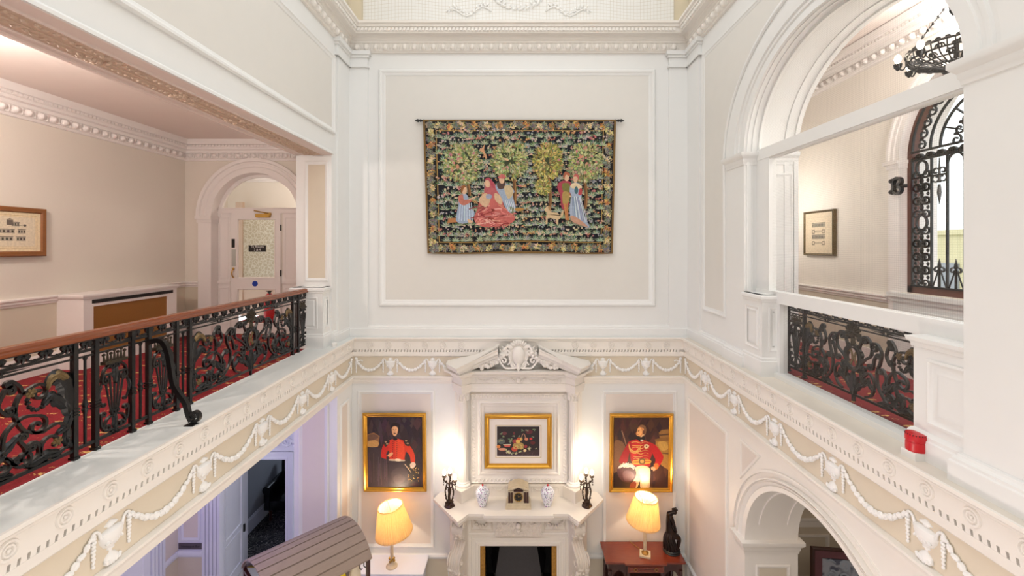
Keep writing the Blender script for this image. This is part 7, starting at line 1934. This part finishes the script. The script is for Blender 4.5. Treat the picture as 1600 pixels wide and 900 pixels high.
mb = MB('silk_blue')
for i, u in enumerate((-.18, .0, .18)):
    for j, v in enumerate((ZT - .24, ZT - .42, ZT - .60, ZT - .78)):
        strap(mb, SM, volute((u, v - .07), 0.2, .075, 1 if (i + j) % 2 else -1, 1.4, 18), .02, .003, .007); leaf(mb, SM, [(u - .06, v + .04), (u, v + .07), (u + .07, v + .03)], .04, 3, .004, .003)
obj('scroll_embroidery', mb, pnl)
mb = MB('black_dark'); u = -W2 + .15
while u < W2 - .15: ell(mb, SM, u, ZT - .145, .012, .006, .006, .005, 0, 6, 4); u += .018
obj('nail_trim', mb, sc_)
# ================================================================== LIGHT AND CAMERA
def light(name, kind, loc, energy, color, size=None, rot=None, sizey=None, radius=.1):
    l = bpy.data.lights.new(name, kind); l.energy = energy; l.color = color
    if kind == 'AREA':
        l.shape = 'RECTANGLE'; l.size = size; l.size_y = sizey or size
    else: l.shadow_soft_size = radius
    o = bpy.data.objects.new(name, l); COL.objects.link(o); o.location = loc
    if rot: o.rotation_euler = rot
    return o
light('skylight', 'AREA', (0, 2.9, 5.35), 228, (.90, .96, 1.0), 4.6, sizey=7.5)
light('hall_fill', 'POINT', (0, 2.2, -2.6), 98, (1, .86, .75), radius=.35)  # warm fill added for the lower hall, no known fitting here
light('hall_fill', 'POINT', (0, .3, -1.0), 30, (1, .95, .92), radius=.4)  # second added fill, paler, close to the viewpoint
light('corridor_lamp', 'POINT', (-4.15, 2.9, 1.25), 98, (1, .90, .83), radius=.12)
light('lobby_lamp', 'POINT', (-4.0, 8.3, 1.3), 28, (1, .89, .78), radius=.15)
light('gallery_light', 'POINT', (3.88, 3.967, 2.10), 60, (1, .95, .9), radius=.05)
light('gallery_light', 'POINT', (3.5, 2.0, .9), 95, (1, .95, .9), radius=.15)  # fill added to brighten the corridor, out of view past the near pier
light('gallery_light', 'POINT', (3.42, 6.5, .6), 15, (1, .95, .9), radius=.15)  # soft fill added out of view behind the far pier
light('candle_light', 'POINT', (-1.02, 6.62, -3.20), 7, (1, .82, .62), radius=.06)
light('candle_light', 'POINT', (1.02, 6.62, -3.20), 7, (1, .82, .62), radius=.06)
light('lower_left_lamp', 'POINT', (-4.0, 4.4, -2.6), 48, (.54, .45, 1.0), radius=.25)
light('passage_lamp', 'POINT', (-4.2, 10.3, -3.0), 44, (.75, .85, 1.0), radius=.1)
light('lower_right_lamp', 'POINT', (4.4, 4.6, -2.6), 20, (1, .90, .78), radius=.2)
w = bpy.data.worlds.new('sky'); SC.world = w; w.use_nodes = True
bg = w.node_tree.nodes['Background']; bg.inputs[0].default_value = (.92, .97, 1.0, 1); bg.inputs[1].default_value = 2.2
cam = bpy.data.cameras.new('camera'); co = bpy.data.objects.new('camera', cam); COL.objects.link(co)
cam.sensor_width = 36; cam.lens = 36 * 700 / 1600; cam.shift_x = -10 / 1600; cam.shift_y = -65 / 1600; cam.clip_start = .05; cam.clip_end = 200
co.rotation_euler = (pi / 2, 0, 0); SC.camera = co
SC.view_settings.view_transform = 'Standard'; SC.view_settings.look = 'None'; SC.view_settings.gamma = 1; SC.view_settings.exposure = 0.0
SC.view_settings.use_curve_mapping = False
SC.cycles.use_denoising = True
